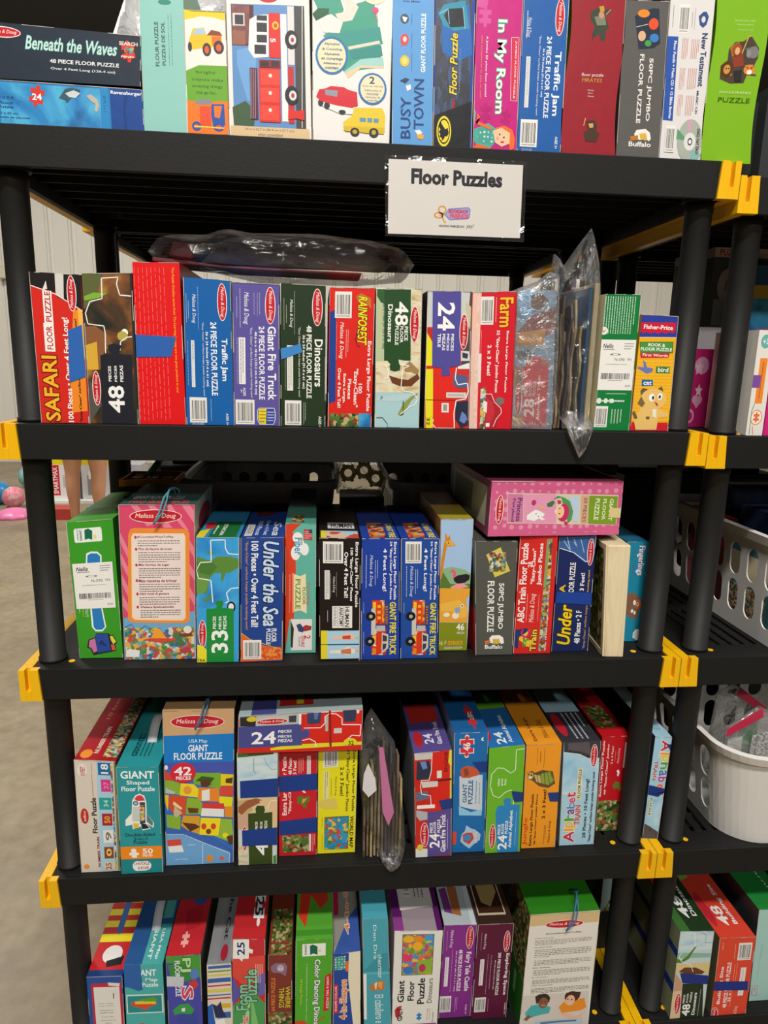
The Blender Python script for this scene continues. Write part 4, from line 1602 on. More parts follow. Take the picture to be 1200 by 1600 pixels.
L 7a9498 3 664 49 743 107 862 151 980 144
P d8c69c 1 386 1000 392 1000 685 0 672
P c8a878 0 415 304 404 383 505 139 559 3 529
P 9a5c3c 21 472 224 417 465 397 665 422 504 449 262 489 99 545 20 515
P e0c090 545 421 1000 397 1000 657 869 612 826 482 625 479
L f0ece0 4 746 495 826 424 986 420
P cfa68c 0 543 261 532 258 675 0 672
N sand 0 816 247 1000
P 384a1c 261 532 463 529 448 491 488 463 665 468 690 509 665 531 875 525 883 1000 275 999
P 4c8838 899 929 1000 916 1000 994 908 995
T f0f0ec 438 607 502 678 + b PIECES
T f0f0ec 552 608 625 680 + b PIÈCES
T f0f0ec 674 601 747 681 + b PIEZAS
T f4f4f0 447 680 770 915 + b 48
M 88 645 252 869 +
K 1c3c88 70 241 1000 225 1000 386 73 390
K 1c3c88 103 682 1000 665 1000 824 106 822
@D6
F c8202c
S 8a1820
U c8202c
T f4eeea 96 62 204 228 + b r Puzzle
T f4eeea 93 394 208 608 + b Extra Lar
T f4eeea 253 78 344 229 + b 48 Pieces
T f4eeea 251 395 343 592 + b "Easy-Cl
T f4eeea 376 101 460 228 + b 3 Feet!
X f0b8b0 500 81 658 217 + 3
R e0dcd4 732 59 830 237
X 908880 748 68 814 228 + 2
P 5a7a30 477 443 577 429 661 445 786 432 811 477 703 506 745 543 662 545 577 505 494 504
P e8a030 619 460 744 452 661 491 603 505
P f4eeea 602 384 660 379 710 400 660 403
N jungle 93 803 787 965
R e0dcd4 794 796 851 962
X f0b8b0 880 797 961 964 - 2
K 1c3c88 0 244 1000 222 1000 373 10 386
K 1c3c88 6 664 1000 635 1000 780 12 796
@D7
F e8de20
S b8b020
U e8de20
B 123 19 502 177
T 24241c 864 29 952 606 - b Extra Large Floor Puzzle
T 24241c 705 28 805 602 - b 33 "Easy-Clean" Jumbo Pieces
T 24241c 566 182 664 453 - b 2 x 3 Feet!
T 5a5a30 417 266 486 449 - i Melissa & Doug
X 8a8840 317 279 363 446 - 1
R e4dc98 136 205 279 491
X 7a7840 160 214 254 482 - 2
P dcc860 37 485 469 464 525 572 182 571 39 546
R 2a3838 175 647 814 963
N atlas 183 653 806 960
T 24241c 841 649 943 953 - b WORLD MAP
X 5a5a30 95 646 126 746 - 1
X 5a5a30 101 808 131 960 - 1
@D9
F c82c24
S 9aa0a8
U 5a4c90
^P c03028 60 200 900 200 900 540 100 540
^P 5a4c90 260 620 1000 620 1000 1000 340 1000
^T e8e8f0 350 730 600 880 + b 24
^T e8e8f0 680 550 820 900 + b Giant Fire Truck
^E b8242c 80 680 320 920
P c8c8c4 8 0 472 0 455 66 21 65
P e0d840 944 0 1000 9 1000 677 954 704
P d8281e 472 9 952 4 952 549 465 551
P 2c3448 75 81 392 78 454 151 389 249 53 253
P 7088c0 154 84 312 83 351 148 231 158
P c8281e 53 253 468 251 465 522 43 526
P 606c88 49 368 346 362 385 435 46 454
P 54201c 508 267 1000 260 1000 277 508 284
R e4e0d8 603 181 733 249
P d8d0c8 188 271 628 276 628 327 211 329
R f0ece8 60 494 546 528
P e0e040 936 0 1000 0 1000 170 906 110
T 301814 802 11 890 193 + - ENGINE
L f4f4f4 4 479 9 453 180 388 263 189 257 163 314 185 386 426 407 449 522
P 5a4c90 342 562 749 558 789 502 1000 502 1000 987 333 999
P b0b4bc 42 540 342 562 341 633 137 643 40 598
P dce0dc 11 914 335 919 333 999 7 1000
E d8c840 48 873 216 939
T f4f4f6 390 775 672 914 + b 24
T f4f4f6 406 667 486 767 + b PIECE
T f4f4f6 504 658 576 766 + b FLOOR
T f4f4f6 611 640 691 766 + b PUZZLE
T f4f4f6 694 594 839 956 + b Giant Fire Truck
X d0cce4 875 645 913 930 + 1
M 144 661 375 900 +
K 223c80 652 459 1000 446 1000 537 733 546
@D10
F 1f6cae
S 98b8d0
U 1f6cae
^R 1f62a0 0 520 1000 1000
^J d03038 d03038 660 760 340 340 0
^T f0f0f0 580 680 760 820 0 b 46
J d8343c f0d8d0 377 111 527 145 0
T f4f0f0 270 81 484 148 + b 46
P e8f0f4 802 48 871 41 847 61 893 74 804 68
P c8d4dc 174 354 874 349 894 650 544 633 193 604
P 90c8e8 174 604 546 658 893 637 881 692 189 682
T 1f5c90 280 418 416 576 + b GIANT
T 1f5c90 454 390 594 590 + b PUZZLE
X 5078a0 655 397 730 592 + 1
X 5078a0 765 411 822 593 + 1
P c85838 188 304 284 280 418 269 598 283 735 310 784 348 606 359 472 370 247 367
P 8a4a2c 286 293 419 289 469 345 336 363
P a8c8e0 286 843 377 819 419 769 561 796 702 810 874 850 853 900 669 935 532 971 389 944 244 905
P c84434 305 851 425 832 611 834 664 885 528 933 338 906
P 3c8cc8 344 861 436 850 567 856 579 884 479 908 365 894
T f0f0f0 668 823 769 923 + b o=b02838 PATROL
P d84838 0 814 117 823 106 928 2 930
K 203c80 549 240 1000 238 1000 323 781 323
@D11
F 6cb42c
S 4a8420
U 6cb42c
^R 2a70b4 0 420 1000 1000
^T e8f0f4 280 790 540 960 + b 24
^T e8f0f4 600 540 760 950 + b Animal Alphabet
^E b82838 0 600 200 900
T e0f0d0 268 291 336 367 + b what
T e0f0d0 376 294 438 361 + b goes
T e0f0d0 469 299 522 358 + b moo
L f0f6e8 4 1000 35 760 40 762 222 640 250 423 198 254 190 94 245 74 358 162 446 334 473 496 426 662 405 752 447 750 545
P 2f86c4 302 548 497 547 464 496 546 478 674 487 682 543 929 552 946 997 349 1000 252 618
T f4f6f6 350 832 607 973 + b 24
T f4f6f6 338 728 413 824 + b PIECE
T f4f6f6 440 719 514 820 + b FLOOR
T f4f6f6 541 696 622 820 + b PUZZLE
T f4f6f6 650 599 766 957 + b Animal Alphabet
X d0e4f0 832 616 857 940 + 1
M 98 722 287 959 +
K 203c80 672 414 1000 435 1000 520 763 520
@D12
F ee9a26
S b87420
U ee9a26
^T 7a2c1c 260 600 400 960 + b Extra Large
^T 5c3010 600 640 800 920 + i Melissa & Doug
X 4a3820 309 40 351 198 + 1
X 4a3820 391 70 448 171 + 1
X 4a3820 509 43 547 224 + 1
P 6a5030 52 266 194 248 283 269 492 244 795 263 886 379 695 419 434 401 209 340 78 324
P 8aa040 414 286 709 262 854 350 690 391 515 374
P c8b070 242 283 459 301 515 374 340 357
E c09858 38 260 262 327
E 2a2018 88 276 131 290
E 2a2018 166 283 209 297
E e8dcb8 110 297 205 325
L 4a3418 3 241 272 323 356
L 4a3418 3 325 264 405 381
L 4a3418 3 427 260 501 391
L 4a3418 3 537 253 605 398
L 5a7a2c 4 622 254 732 386
L 5a7a2c 4 718 262 840 364
T d8541c 28 698 170 969 + b Jungle
T 2c2418 216 471 312 974 + b Extra Large Floor Puzzle
T 2c2418 356 472 416 970 + b 48 "Easy-Clean" Jumbo Pieces
T 2c2418 552 432 645 714 + b 2 x 3 Feet!
T 3a2c18 765 737 840 953 + i Melissa & Doug
X 6a5028 627 779 707 965 + 2
K 203c80 678 462 1000 462 1000 551 762 547
@D13
F a8d0e0
S 8a9498
U 34343c
^R a8d0e0 0 0 1000 540
^X b8bcc8 360 560 920 960 - 4
^E c02434 40 560 300 920
P 3c3c44 3 0 990 0 1000 199 777 183 451 117 16 94
P 5c5458 123 14 674 8 767 133 447 92 132 76
L f0ecd8 3 17 99 452 122 992 211
E 17171a 175 77 209 91
E 17171a 408 99 442 114
E 17171a 643 132 677 147
N clouds 0 159 988 497
M 745 28 936 246 +
R e4e0b8 419 254 554 551
T 2a2c2c 446 261 526 539 + b FLOOR PUZZLE
T c8384c 111 857 414 971 + b o=e8e0d8 A
T e8a830 122 829 394 858 + b o=e8e0d8 l
T e8b838 151 760 459 827 + b o=e8e0d8 p
T 4ca848 109 673 388 759 + b o=e8e0d8 h
T 5a4ca8 187 636 387 693 + b o=e8e0d8 a
T 4a94c8 156 571 392 638 + b o=e8e0d8 b
T d04888 227 532 399 582 + b o=e8e0d8 e
T c83848 146 477 397 529 + b o=e8e0d8 t
T c03848 401 605 556 798 + b o=e8e0d8 TRAIN
T 384044 650 356 772 931 + b 28 Pieces • 10 Feet Long!
T 384044 826 289 915 972 + b "Easy-Clean" surface keeps puzzle looking new!
@D14
F c01822
S 8a1420
U c01822
^T a86868 200 60 300 360 - - Extra Large
^N jungle 80 500 800 860
T f2e4e0 36 42 137 627 + b Extra Large Floor Puzzle
T f2e4e0 207 77 303 613 + b 48 "Easy-Clean" Jumbo
T f2e4e0 380 101 445 288 + b 2 x 3 Feet!
T f0c8c0 603 123 700 281 + i Melissa & Doug
X e8a8a0 507 143 537 265 + 1
R ece4dc 840 66 908 332
P f4ece8 620 362 691 346 739 377 707 423 643 403 677 390
P 6a7430 516 510 628 470 778 486 900 555 812 581 700 539 559 551
N jungle 0 672 853 1000
@D15
F a4cfe2
S 34383c
U a4cfe2
^X 404c54 300 500 900 900 - 4
T c03044 453 35 976 142 - b o=e8e4dc A
T e8a030 441 153 1159 184 - b o=e8e4dc l
T e8c838 400 179 1038 240 - b o=e8e4dc p
T 4ca848 540 244 1099 315 - b o=e8e4dc h
T 4a78c8 492 319 1003 379 - b o=e8e4dc a
T a84898 499 384 1058 437 - b o=e8e4dc b
T e85830 481 455 880 502 - b o=e8e4dc e
T d03040 550 508 1060 567 - b o=e8e4dc t
T b83040 165 229 371 417 - b o=e8e4dc TRAIN
T 404c50 -226 80 -27 469 - b 28 Pieces • 10 F
N clouds 75 606 1000 869
R e4e0b8 166 587 359 770
T 2a2c2c 193 592 314 762 - b PUZZLE
P 504c50 0 840 339 868 1000 936 1000 1000 0 989
E 1a1a1c -63 861 23 878
E 1a1a1c 400 901 485 918
K 1c3480 750 67 1000 69 1000 150 1000 126
K 1c3480 0 462 1000 500 1000 538 1000 530 649 578 0 554
@E1
F 26529c
S 20447c
U c82428
^R e8d828 0 120 1000 220
^R e8d828 0 290 1000 360
^R e8d828 0 420 1000 480
^R e8d828 0 530 1000 590
^R e8d828 0 650 1000 720
^P 2c62a8 380 280 460 240 560 280 580 620 500 660 400 620
^E e8e4e0 240 750 800 900
^P 1e1c1e 400 880 880 840 860 910 460 930
^R 1f4078 0 950 1000 1000
P c02c3c 112 83 954 80 1000 606 117 585
P e4e0d8 172 126 900 130 913 603 185 586
T 5a5450 273 319 724 338 0 - Today is gone.
T 5a5450 269 349 739 368 0 - Today was fun.
T 5a5450 310 399 693 418 0 - Tomorrow is
T 5a5450 306 429 708 448 0 - another one.
T 5a5450 357 484 711 499 0 - Every day,
T 5a5450 332 527 763 541 0 - from here to
T 5a5450 445 558 641 576 0 - there,
P e0dcd8 582 74 924 88 901 126 605 112
P e0dcd8 596 179 849 163 853 205 621 209
R 4a3c34 717 207 740 270
@E2
F 4cb0ac
S 3a9490
U 2e5c98
^P 55aca8 500 300 900 250 960 600 500 620
^R 50b0ac 460 660 1000 1000
^T e8f2f0 560 680 660 960 - b GIANT
^T e8f2f0 740 700 840 960 - b USA Map
T f0f6f4 411 55 826 124 0 b ANT
T e8f2f0 543 147 852 193 0 b Map
T e8f2f0 450 196 864 242 0 b Puzzle
R d8e8e0 30 322 974 530
R 2a8c90 56 337 939 519
P d8502c 129 413 254 400 782 404 814 435 644 459 508 491 335 465 161 443
P e8c838 237 396 783 393 779 431 251 426
P 5ca038 345 379 699 354 812 371 782 404 474 400
E d85838 202 638 573 753
K 2c62a8 0 0 425 0 463 267 356 281 140 244 0 231
Hw c4ccd0
@E3
F 4a4aa8
S 6a6a68
U c82c34
^P 3c54a0 400 360 660 300 900 400 860 560 500 560
^P b82430 300 600 800 560 840 760 400 800
^J f4b0a8 f4b0a8 460 870 300 120 0
P 4a9c3c 6 0 1000 7 1000 253 683 139 195 73 28 69
P 3c8c3c 45 87 590 84 821 248 171 284
T b8e0a0 394 30 713 171 - b o=2c6a30 PJ
T f0f0f4 241 52 392 411 - b FLOOR PUZZLE
E 5a80c8 680 142 932 248
P c83c40 619 278 821 248 925 304 810 353 663 332
T d84058 413 319 753 446 - b o=f0e8f0 S
P 3c9c50 141 548 347 493 597 489 770 556 685 604 337 588 185 602
P 3a4c9c 231 638 385 607 835 600 854 715 374 703
P e8e8f0 392 536 503 532 489 570 399 568
K c8ccd4 0 197 507 215 477 310 0 299
@E4
F e0d8c8
S 3a3c40
U 8c8e90
^R 84868a 420 0 840 1000
^T 28282c 540 100 740 800 - b Pete the Cat
^E a82838 500 840 800 980
R 3c64a8 51 19 984 52
R 6a9c38 33 74 980 91
R d8c840 29 118 975 135
R 3c64a8 23 161 970 210
R c83848 0 237 964 254
R d8cc60 0 284 959 321
R 3c64a8 0 347 954 361
R c83848 0 383 951 400
R d8b030 386 456 942 507
R 3c64a8 375 555 932 626
P 2a2f58 179 449 386 478 530 429 604 530 749 612 304 615
P 2a60b8 0 477 179 449 297 692 0 685
P f0f0ee 301 643 650 630 726 701 297 692
@E5
F c83038
S 2c6c4c
U c42c30
^T 7ac8a0 500 40 840 300 0 b o=204838 zzle
^J f0f0ec f0f0ec 740 700 460 340 0
^T 202c48 600 620 860 800 - b 25
^T f0d0c8 200 100 440 400 - - The Learning
P dc4c40 12 176 995 143 936 365 366 425 8 330
P 5a58a8 0 330 262 487 0 609
P 6a64b0 731 333 990 302 984 492 776 522
P 4a9c58 0 609 572 458 980 588 953 787 27 773
P 80c070 571 489 768 784 562 781
P a8d890 571 489 459 780 305 777
P f0f0ec 37 9 513 3 511 81 635 97 613 131 510 119 498 175 322 176 300 204 218 176 22 176
T 203468 150 29 385 145 + b 25
T 8cc8a0 108 409 495 644 + b o=24503c Foam
T 8cc8a0 360 270 756 567 + b o=24503c Puzzle
X f0d0c8 682 223 936 395 - 4
T d85848 255 691 481 777 + b o=f0e8e0 Foam
@E6
F 7c3428
S a8a89c
U 7c3428
^N jungle 100 600 960 1000
^T 8a7840 460 100 600 400 - b WHERE
P 8a6c80 111 126 299 91 703 92 810 127 743 233 502 197 234 196 126 174
E b8a8c8 369 109 673 182
E e8d8a0 435 144 501 165
E e8d8a0 542 144 608 165
T e08040 135 247 302 609 + b 64 PIECE PUZZLE
T d8c040 451 355 675 576 - b o=3a2010 THINGS
T d8c040 729 340 927 579 - b o=3a2010 WHERE
N jungle 29 622 981 754
@E7
F 52a82c
S 3c8420
U 58a834
^P b8bcb8 300 0 1000 0 1000 600 760 300 500 200
^R 45902c 0 920 1000 970
^P d83c28 20 340 400 280 800 440 900 660 660 740 400 600 260 900 60 800 100 600
^P b82c20 500 500 800 200 840 220 560 560
R eef2ec 180 44 811 158
P 17694f 382 62 468 51 589 72 593 149 480 134 394 148
E f0d890 609 95 695 128
T 24404a 245 51 304 143 - b LEARNING
T f4f6f0 470 191 678 813 - b o=1c2c5c Color Dancing Dinos
T e0f0d0 291 226 330 777 - - A 2-building themed puzzle that teaches colors!
T d8e040 120 369 194 611 - - 50 Large Pieces
P c8242c 803 352 958 325 996 362 918 683 777 689
T f0e0e0 853 360 920 663 - b LONG & TALL PUZZLE
P d84428 1 769 250 769 340 808 2 800
L d84428 6 605 798 780 741 826 773
@E8
F 24489c
S dcd4b8
U 3c5ca8
^P 98948c 100 0 900 0 1000 600 600 700 0 1000 0 200
^T e89048 460 0 700 840 + b o=f0e8e0 4-in-Shapes
^P c02848 60 200 260 200 240 660 40 660
R eef2ec 136 0 742 0
R 17694f 370 0 544 0
N dots 44 33 450 178
P e8e0c4 571 0 1000 1 1000 817 729 810 551 299
P e87038 454 96 572 93 550 208 455 205
T e88838 241 294 574 746 + b o=f4f0e8 4-in-Shapes
P c02848 23 334 188 343 196 672 22 670
T f0e0e0 66 356 142 646 + b SHAPE COLOR
@E9
F 4aa4b4
S c8ccc8
U 4aa4b4
^T 8cc8d0 400 100 600 700 - - on
P 3c94a4 0 431 375 342 811 279 995 280 1000 441
P 5cb4c0 2 431 1000 434 1000 454 0 452
T e8f4f4 416 53 540 329 - - Den Dra
T e8f4f4 562 291 727 485 - - chenritter
P e8ece8 0 444 122 445 100 829 0 821
P c87838 197 552 539 510 817 511 771 585 290 585
P f0e0c8 416 528 514 516 483 576 435 576
P e8a058 538 516 720 515 687 579 558 556
T e8f4f4 413 623 731 862 - - El caballero e
@E10
F e6e4dc
S b8a8b4
U 9a8c94
^R 581c60 0 0 200 1000
^R 581c60 880 0 1000 1000
^P d8d4d0 140 200 860 160 900 780 180 820
^B 300 260 440 700 -
^X 5a5a5a 500 300 840 700 - 4
^R 8c3c88 0 880 200 1000
R 4a4438 174 33 830 411
N crowd2 188 39 817 408
E f0b030 186 48 426 110
E ee8c24 399 49 604 108
E f0b030 392 103 597 184
E 4aa0d8 630 41 801 95
E e83870 191 212 337 288
E 3c78c0 198 328 416 395
P 8cb43c 508 275 809 264 812 401 521 400
E c03060 537 307 682 383
T 1c1c20 104 457 250 662 + b Giant
T 1c1c20 324 467 462 651 + b Floor
T 1c1c20 534 441 686 686 + b Puzzle
T 1c1c20 748 447 850 680 + - Dinosaurs
P c02c3c 55 734 102 705 205 692 146 826 73 794
T 1c1c20 112 715 228 839 + b GALT
J 2a80c8 2a80c8 592 807 150 67 0
T b83038 757 730 787 847 + - 24 large
X b85058 812 731 836 843 + 1
T 28282c 872 769 918 869 + - 3-6 years
R 8a2c84 0 876 980 889
@E11
F 87308a
S 5c2060
U b8c4c8
^N jungle 40 220 840 600
^P 7a3c80 60 660 300 640 340 900 100 880
^P a8683c 340 620 640 640 600 920 340 900
^R d0d8dc 840 200 1000 1000
M 699 17 934 256 -
T f2ecf2 697 289 895 715 - b Fairy Tale Castle
T f2ecf2 506 261 623 712 - b 48 PIECE FLOOR PUZZLE
T f2ecf2 409 276 454 710 - b 36 x 24 in (91.4 x 61 cm)
X d8b8dc 292 264 322 715 - 1
T f2ecf2 195 53 310 237 - i Melissa & Doug
X d0a8d4 102 62 135 270 - 1
R e4dce4 100 338 218 653
X 8a6c90 128 352 180 643 - 2
B 7 759 362 936
X d0a8d4 469 777 566 943 - 2
T f2ecf2 819 860 862 974 - b AGES 3+
@E12
F 5c1838
S 34101f
U 3a2820
^R c8b8a0 80 200 860 920
^R 3c2418 110 220 830 900
^P a8905c 200 500 400 300 700 400 780 700 500 840 260 800
^P 6c3c24 200 200 600 180 800 400 500 380
M 755 76 937 300 -
T f2ecec 834 312 953 757 - b Exploring Space
T f2ecec 632 301 716 756 - b 200 PIECE FLOOR PUZZLE
T f2ecec 543 377 580 689 - b 48 x 36 inches (122 x 91 cm)
X d8b0c0 428 323 465 686 - 1
X d8b0c0 337 311 364 735 - 1
T f2ecec 190 99 267 258 - i Melissa & Doug
X c8a0b0 112 86 139 273 - 1
R e4d8dc 139 362 253 640
X 8a6070 165 376 219 630 - 2
B 67 769 380 926
X c8a0b0 433 788 467 924 - 1
T f2ecec 931 838 964 970 - b AGES 6+
@E13
F e4e0d4
S 2c6c24
U 2c7c1c
^P 3c8c2c 300 100 740 40 760 400 340 460
^T d8ecd0 400 140 660 400 0 b F L
^E b82838 140 200 340 500
<N jungle 200 0 1000 600
<X 8cc07c 400 660 900 960 + 3
P d4b888 0 0 996 5 994 98 3 98
M 228 63 778 131 0
T 4a4840 246 166 767 180 0 b #CountlessWaysToPlay
T 3a3830 99 202 367 210 0 b Countless Ways to Play
X 6a6860 105 219 927 267 0 4
T 3a3830 103 280 362 289 0 b Plus de façons de jouer
X 6a6860 115 300 933 358 0 4
T 3a3830 108 363 330 370 0 b Más formas de jugar
X 6a6860 121 393 939 442 0 4
T 3a3830 106 456 355 463 0 b Mais maneiras
X 6a6860 122 477 944 529 0 4
T 3a3830 102 542 333 549 0 b Altri modi di giocare
X 6a6860 122 564 949 605 0 4
T 3a3830 105 614 414 621 0 b Weitere Spielmethoden
X 6a6860 117 637 953 686 0 4
P d4ccc4 3 701 959 693 983 994 14 953
P 48b0b0 62 857 143 791 281 783 425 817 412 872 298 881 207 892 95 915
P 3c2c2c 186 714 243 694 359 699 406 732 395 773 277 763 211 780
P 8a5c44 217 760 274 746 384 767 368 809 286 814
P 8a5c44 49 913 111 874 160 890 98 929
P e89028 542 822 625 769 786 762 900 753 947 839 873 864 712 871 598 880
P 4a2c24 609 726 636 697 774 694 844 697 830 750 711 731
P e8b898 605 735 711 731 763 761 747 802 655 807 617 777
P e8b898 552 878 668 883 813 917 922 880 864 947 675 925
P b8c8d4 214 934 445 930 675 925 908 935 918 992 219 962
E 3c2a24 208 691 398 781
E 8a5c44 244 725 380 823
E 2a2020 268 755 291 765
E 2a2020 329 760 352 771
L e8d8d0 3 287 794 344 799
E 4a2c24 615 686 823 784
E e8b898 635 719 767 814
E 2a2020 650 748 673 759
E 2a2020 707 754 730 764
L f0e8e0 3 656 784 712 792
P 5c7898 286 948 539 942 818 945 820 959 542 959 312 966
Hb 3a6a9c
@F1
F c0d4d8
S 8a9070
U 22381f
^P 3c6c34 0 700 260 700 300 1000 0 1000
^E b82838 40 400 240 800
^T f0f0ec 340 660 620 880 + b 48
^T f0f0ec 660 500 800 860 + b Dinosaurs
^X d0d8c8 340 340 440 640 + 2
<P 1c3c88 0 220 1000 220 1000 300 0 300
<P 1c3c88 0 600 1000 600 1000 700 0 700
N skyp 36 8 1000 209
P 8cb8a4 0 237 971 251 988 302 0 303
P 5c7c30 0 304 142 324 297 276 478 178 558 162 452 228 351 310 153 357 0 355
P d8c48c 0 370 1000 353 1000 505 19 471
P 6a3c20 99 456 255 408 599 414 874 468 797 494 366 487
L f4f4ee 4 424 11 484 145 521 178
L f4f4ee 4 115 240 46 289 147 340 416 377 529 463
L 7a9498 3 636 12 775 47 778 131 1000 133
P c89878 0 450 19 471 223 574 256 674 8 702 0 632
P d8c094 0 681 256 674 340 1000 0 1000
P 22301c 256 595 876 603 980 1000 299 1000
T f2f2ee 333 839 575 979 + b 48
T f2f2ee 327 726 381 826 + b PIECE
T f2f2ee 428 712 480 822 + b FLOOR
T f2f2ee 530 697 587 818 + b PUZZLE
T f2f2ee 634 707 727 971 + b Dinosaurs
X b8c0b0 802 670 845 988 + 1
M 77 702 277 952 +
K 1c3080 137 466 991 511 1000 612 244 584
@F2
F dc4830
S 6a6850
U d84430
^P 8aa84c 0 0 400 100 300 400 0 440
^E c02838 20 560 260 900
^T f4ecea 300 700 600 890 + b 48
^T f4ecea 660 480 820 880 + b Building Site
B 561 73 931 293
T f4ecea 128 366 240 851 + b Building Site
T f4ecea 303 314 417 907 + b 48 PIECE FLOOR PUZZLE
T f4ecea 426 567 505 828 + b 36 x 24 in
X f0b8a8 501 344 534 896 + 1
X f0b8a8 567 327 596 644 + 1
T f0d0c8 637 891 758 1096 + i Melissa & Doug
R e8e0d8 695 388 849 754
X 8a8078 740 407 793 724 + 2
X f0b8a8 445 82 490 269 - 1
T f0c8b8 96 57 135 151 + - AGES 4+
M -25 891 205 1096 +
P 8a9858 0 680 0 590 0 813 0 867
K 1c3080 0 550 942 568 960 685 0 666
@F3
F a8cfc8
S 3c3c40
U a8cfc8
^R 24883a 0 360 1000 1000
^T f0ece4 660 500 760 900 - - Learning
X 7ab0a8 175 375 238 755 + 2
L d83c3c 3 0 827 221 834 237 945 0 931 0 827
X c86058 -52 848 184 924 + 3
T 3870a8 -409 51 -318 114 + b JOY
'''

# ------------------------------------------------------------------ plain materials
BLACK = plain('black_plastic', '1b1b1a', .6, bump=.12, bscale=250, spec=.35)
BLACK2 = plain('black_plastic_deck', '191918', .6, bump=.12, bscale=200, spec=.25)
YEL = plain('yellow_plastic', 'f0b808', .4)
WHITEP = plain('white_plastic', 'e8e6e2', .35, bump=.05)
GREYP = plain('grey_plastic', 'd0d0d4', .4)
TOTE = plain('dark_tote_plastic', '1a1a1b', .5)
FILM = film('clear_film', clear=.95, scale=20, dif=.3, bump=.7)
FILM2 = film('dull_clear_film', clear=.86, rough=.12, scale=26, dif=.5)
FILM3 = film('milky_film', clear=.88, rough=.2, scale=30, dif=.5)
WOODP = pattern('board_wood', ['d8c49c', 'e6d6b0', 'cdb68a'], 9, 'n', (6, 6, .6))
PIECE = pattern('painted_wood', ['6a5a48', '8a7a62', '4a4038', '948468'], 22, 'n', (3, 1, .5))
PIECE2 = plain('dark_red_board', '6a2a2c', .6)
PIECE3 = plain('grey_brown_board', '5c5048', .6)
BLUE = plain('blue_painted_board', '2f5f8c', .5)
SKIN = plain('skin', 'c08a68', .5, var=.15, bscale=6)
TAPEW = plain('tape', '2f66b2', .7, bump=.3, bscale=400)
CORDB = plain('cord', '5a8a9a', .6)

PB = {}
def ink_mesh_obj(name, m, parent): return m.build(name, [CARD]+[PAT[k] for k in PNAMES], parent)

def side_cord(root, h, w, d, colour, style):
    bm = bmesh.new()
    m = plain('cord_'+colour, colour, .6)
    if style == 'b':      # cord looping from the lid over the front edge
        pts = []
        for i in range(21):
            t = i/20
            pts.append((w*(.22-.36*t*t+.16*t), .055-.064*min(1, t*1.25)+(-.004 if t > .8 else 0), h+.0035+.020*math.sin(math.pi*min(1, t*1.2))*(1 if t < .85 else 0)-(max(0, t-.72))*.13))
        if colour == '3a9a9a': pass
        tube(bm, pts, .0016, 8)
        tube(bm, [(p[0]+.0035+.004*math.sin(i*.5), p[1]-.0005, p[2]+.002) for i, p in enumerate(pts)], .0014, 8)
        o = bmobj('cord_handle', bm, m, root); tag(o, 'blue cord carrying handle')
    elif style == 'w':    # flat moulded handle standing on the lid
        n = 14; L = .11
        for i in range(n):
            def q(k):
                t = k/n; return (.0+.0*t, d*.28+L*t, h+.0008+.022*math.sin(math.pi*t))
            a, b = q(i), q(i+1)
            x = w*.12
            vs = [bm.verts.new(p) for p in ((x-.009, a[1], a[2]), (x+.009, a[1], a[2]), (x+.009, b[1], b[2]), (x-.009, b[1], b[2]))]
            bm.faces.new(vs)
        bmesh.ops.remove_doubles(bm, verts=bm.verts[:], dist=1e-5)
        o = bmobj('carry_handle', bm, m, root, smooth=True); s = o.modifiers.new('thick', 'SOLIDIFY'); s.thickness = .0015
        tag(o, 'pale plastic carrying handle')
    else:                 # twisted rope handle lying along the lid
        for off in (0, .012):
            tube(bm, [(w*.30+off*.3+.003*math.sin(t*1.1), d*.25+t*.006, h+.004+.010*math.sin(math.pi*t/24)) for t in range(25)], .0034, 7)
        o = bmobj('rope_handle', bm, m, root); tag(o, 'dark green rope handle')

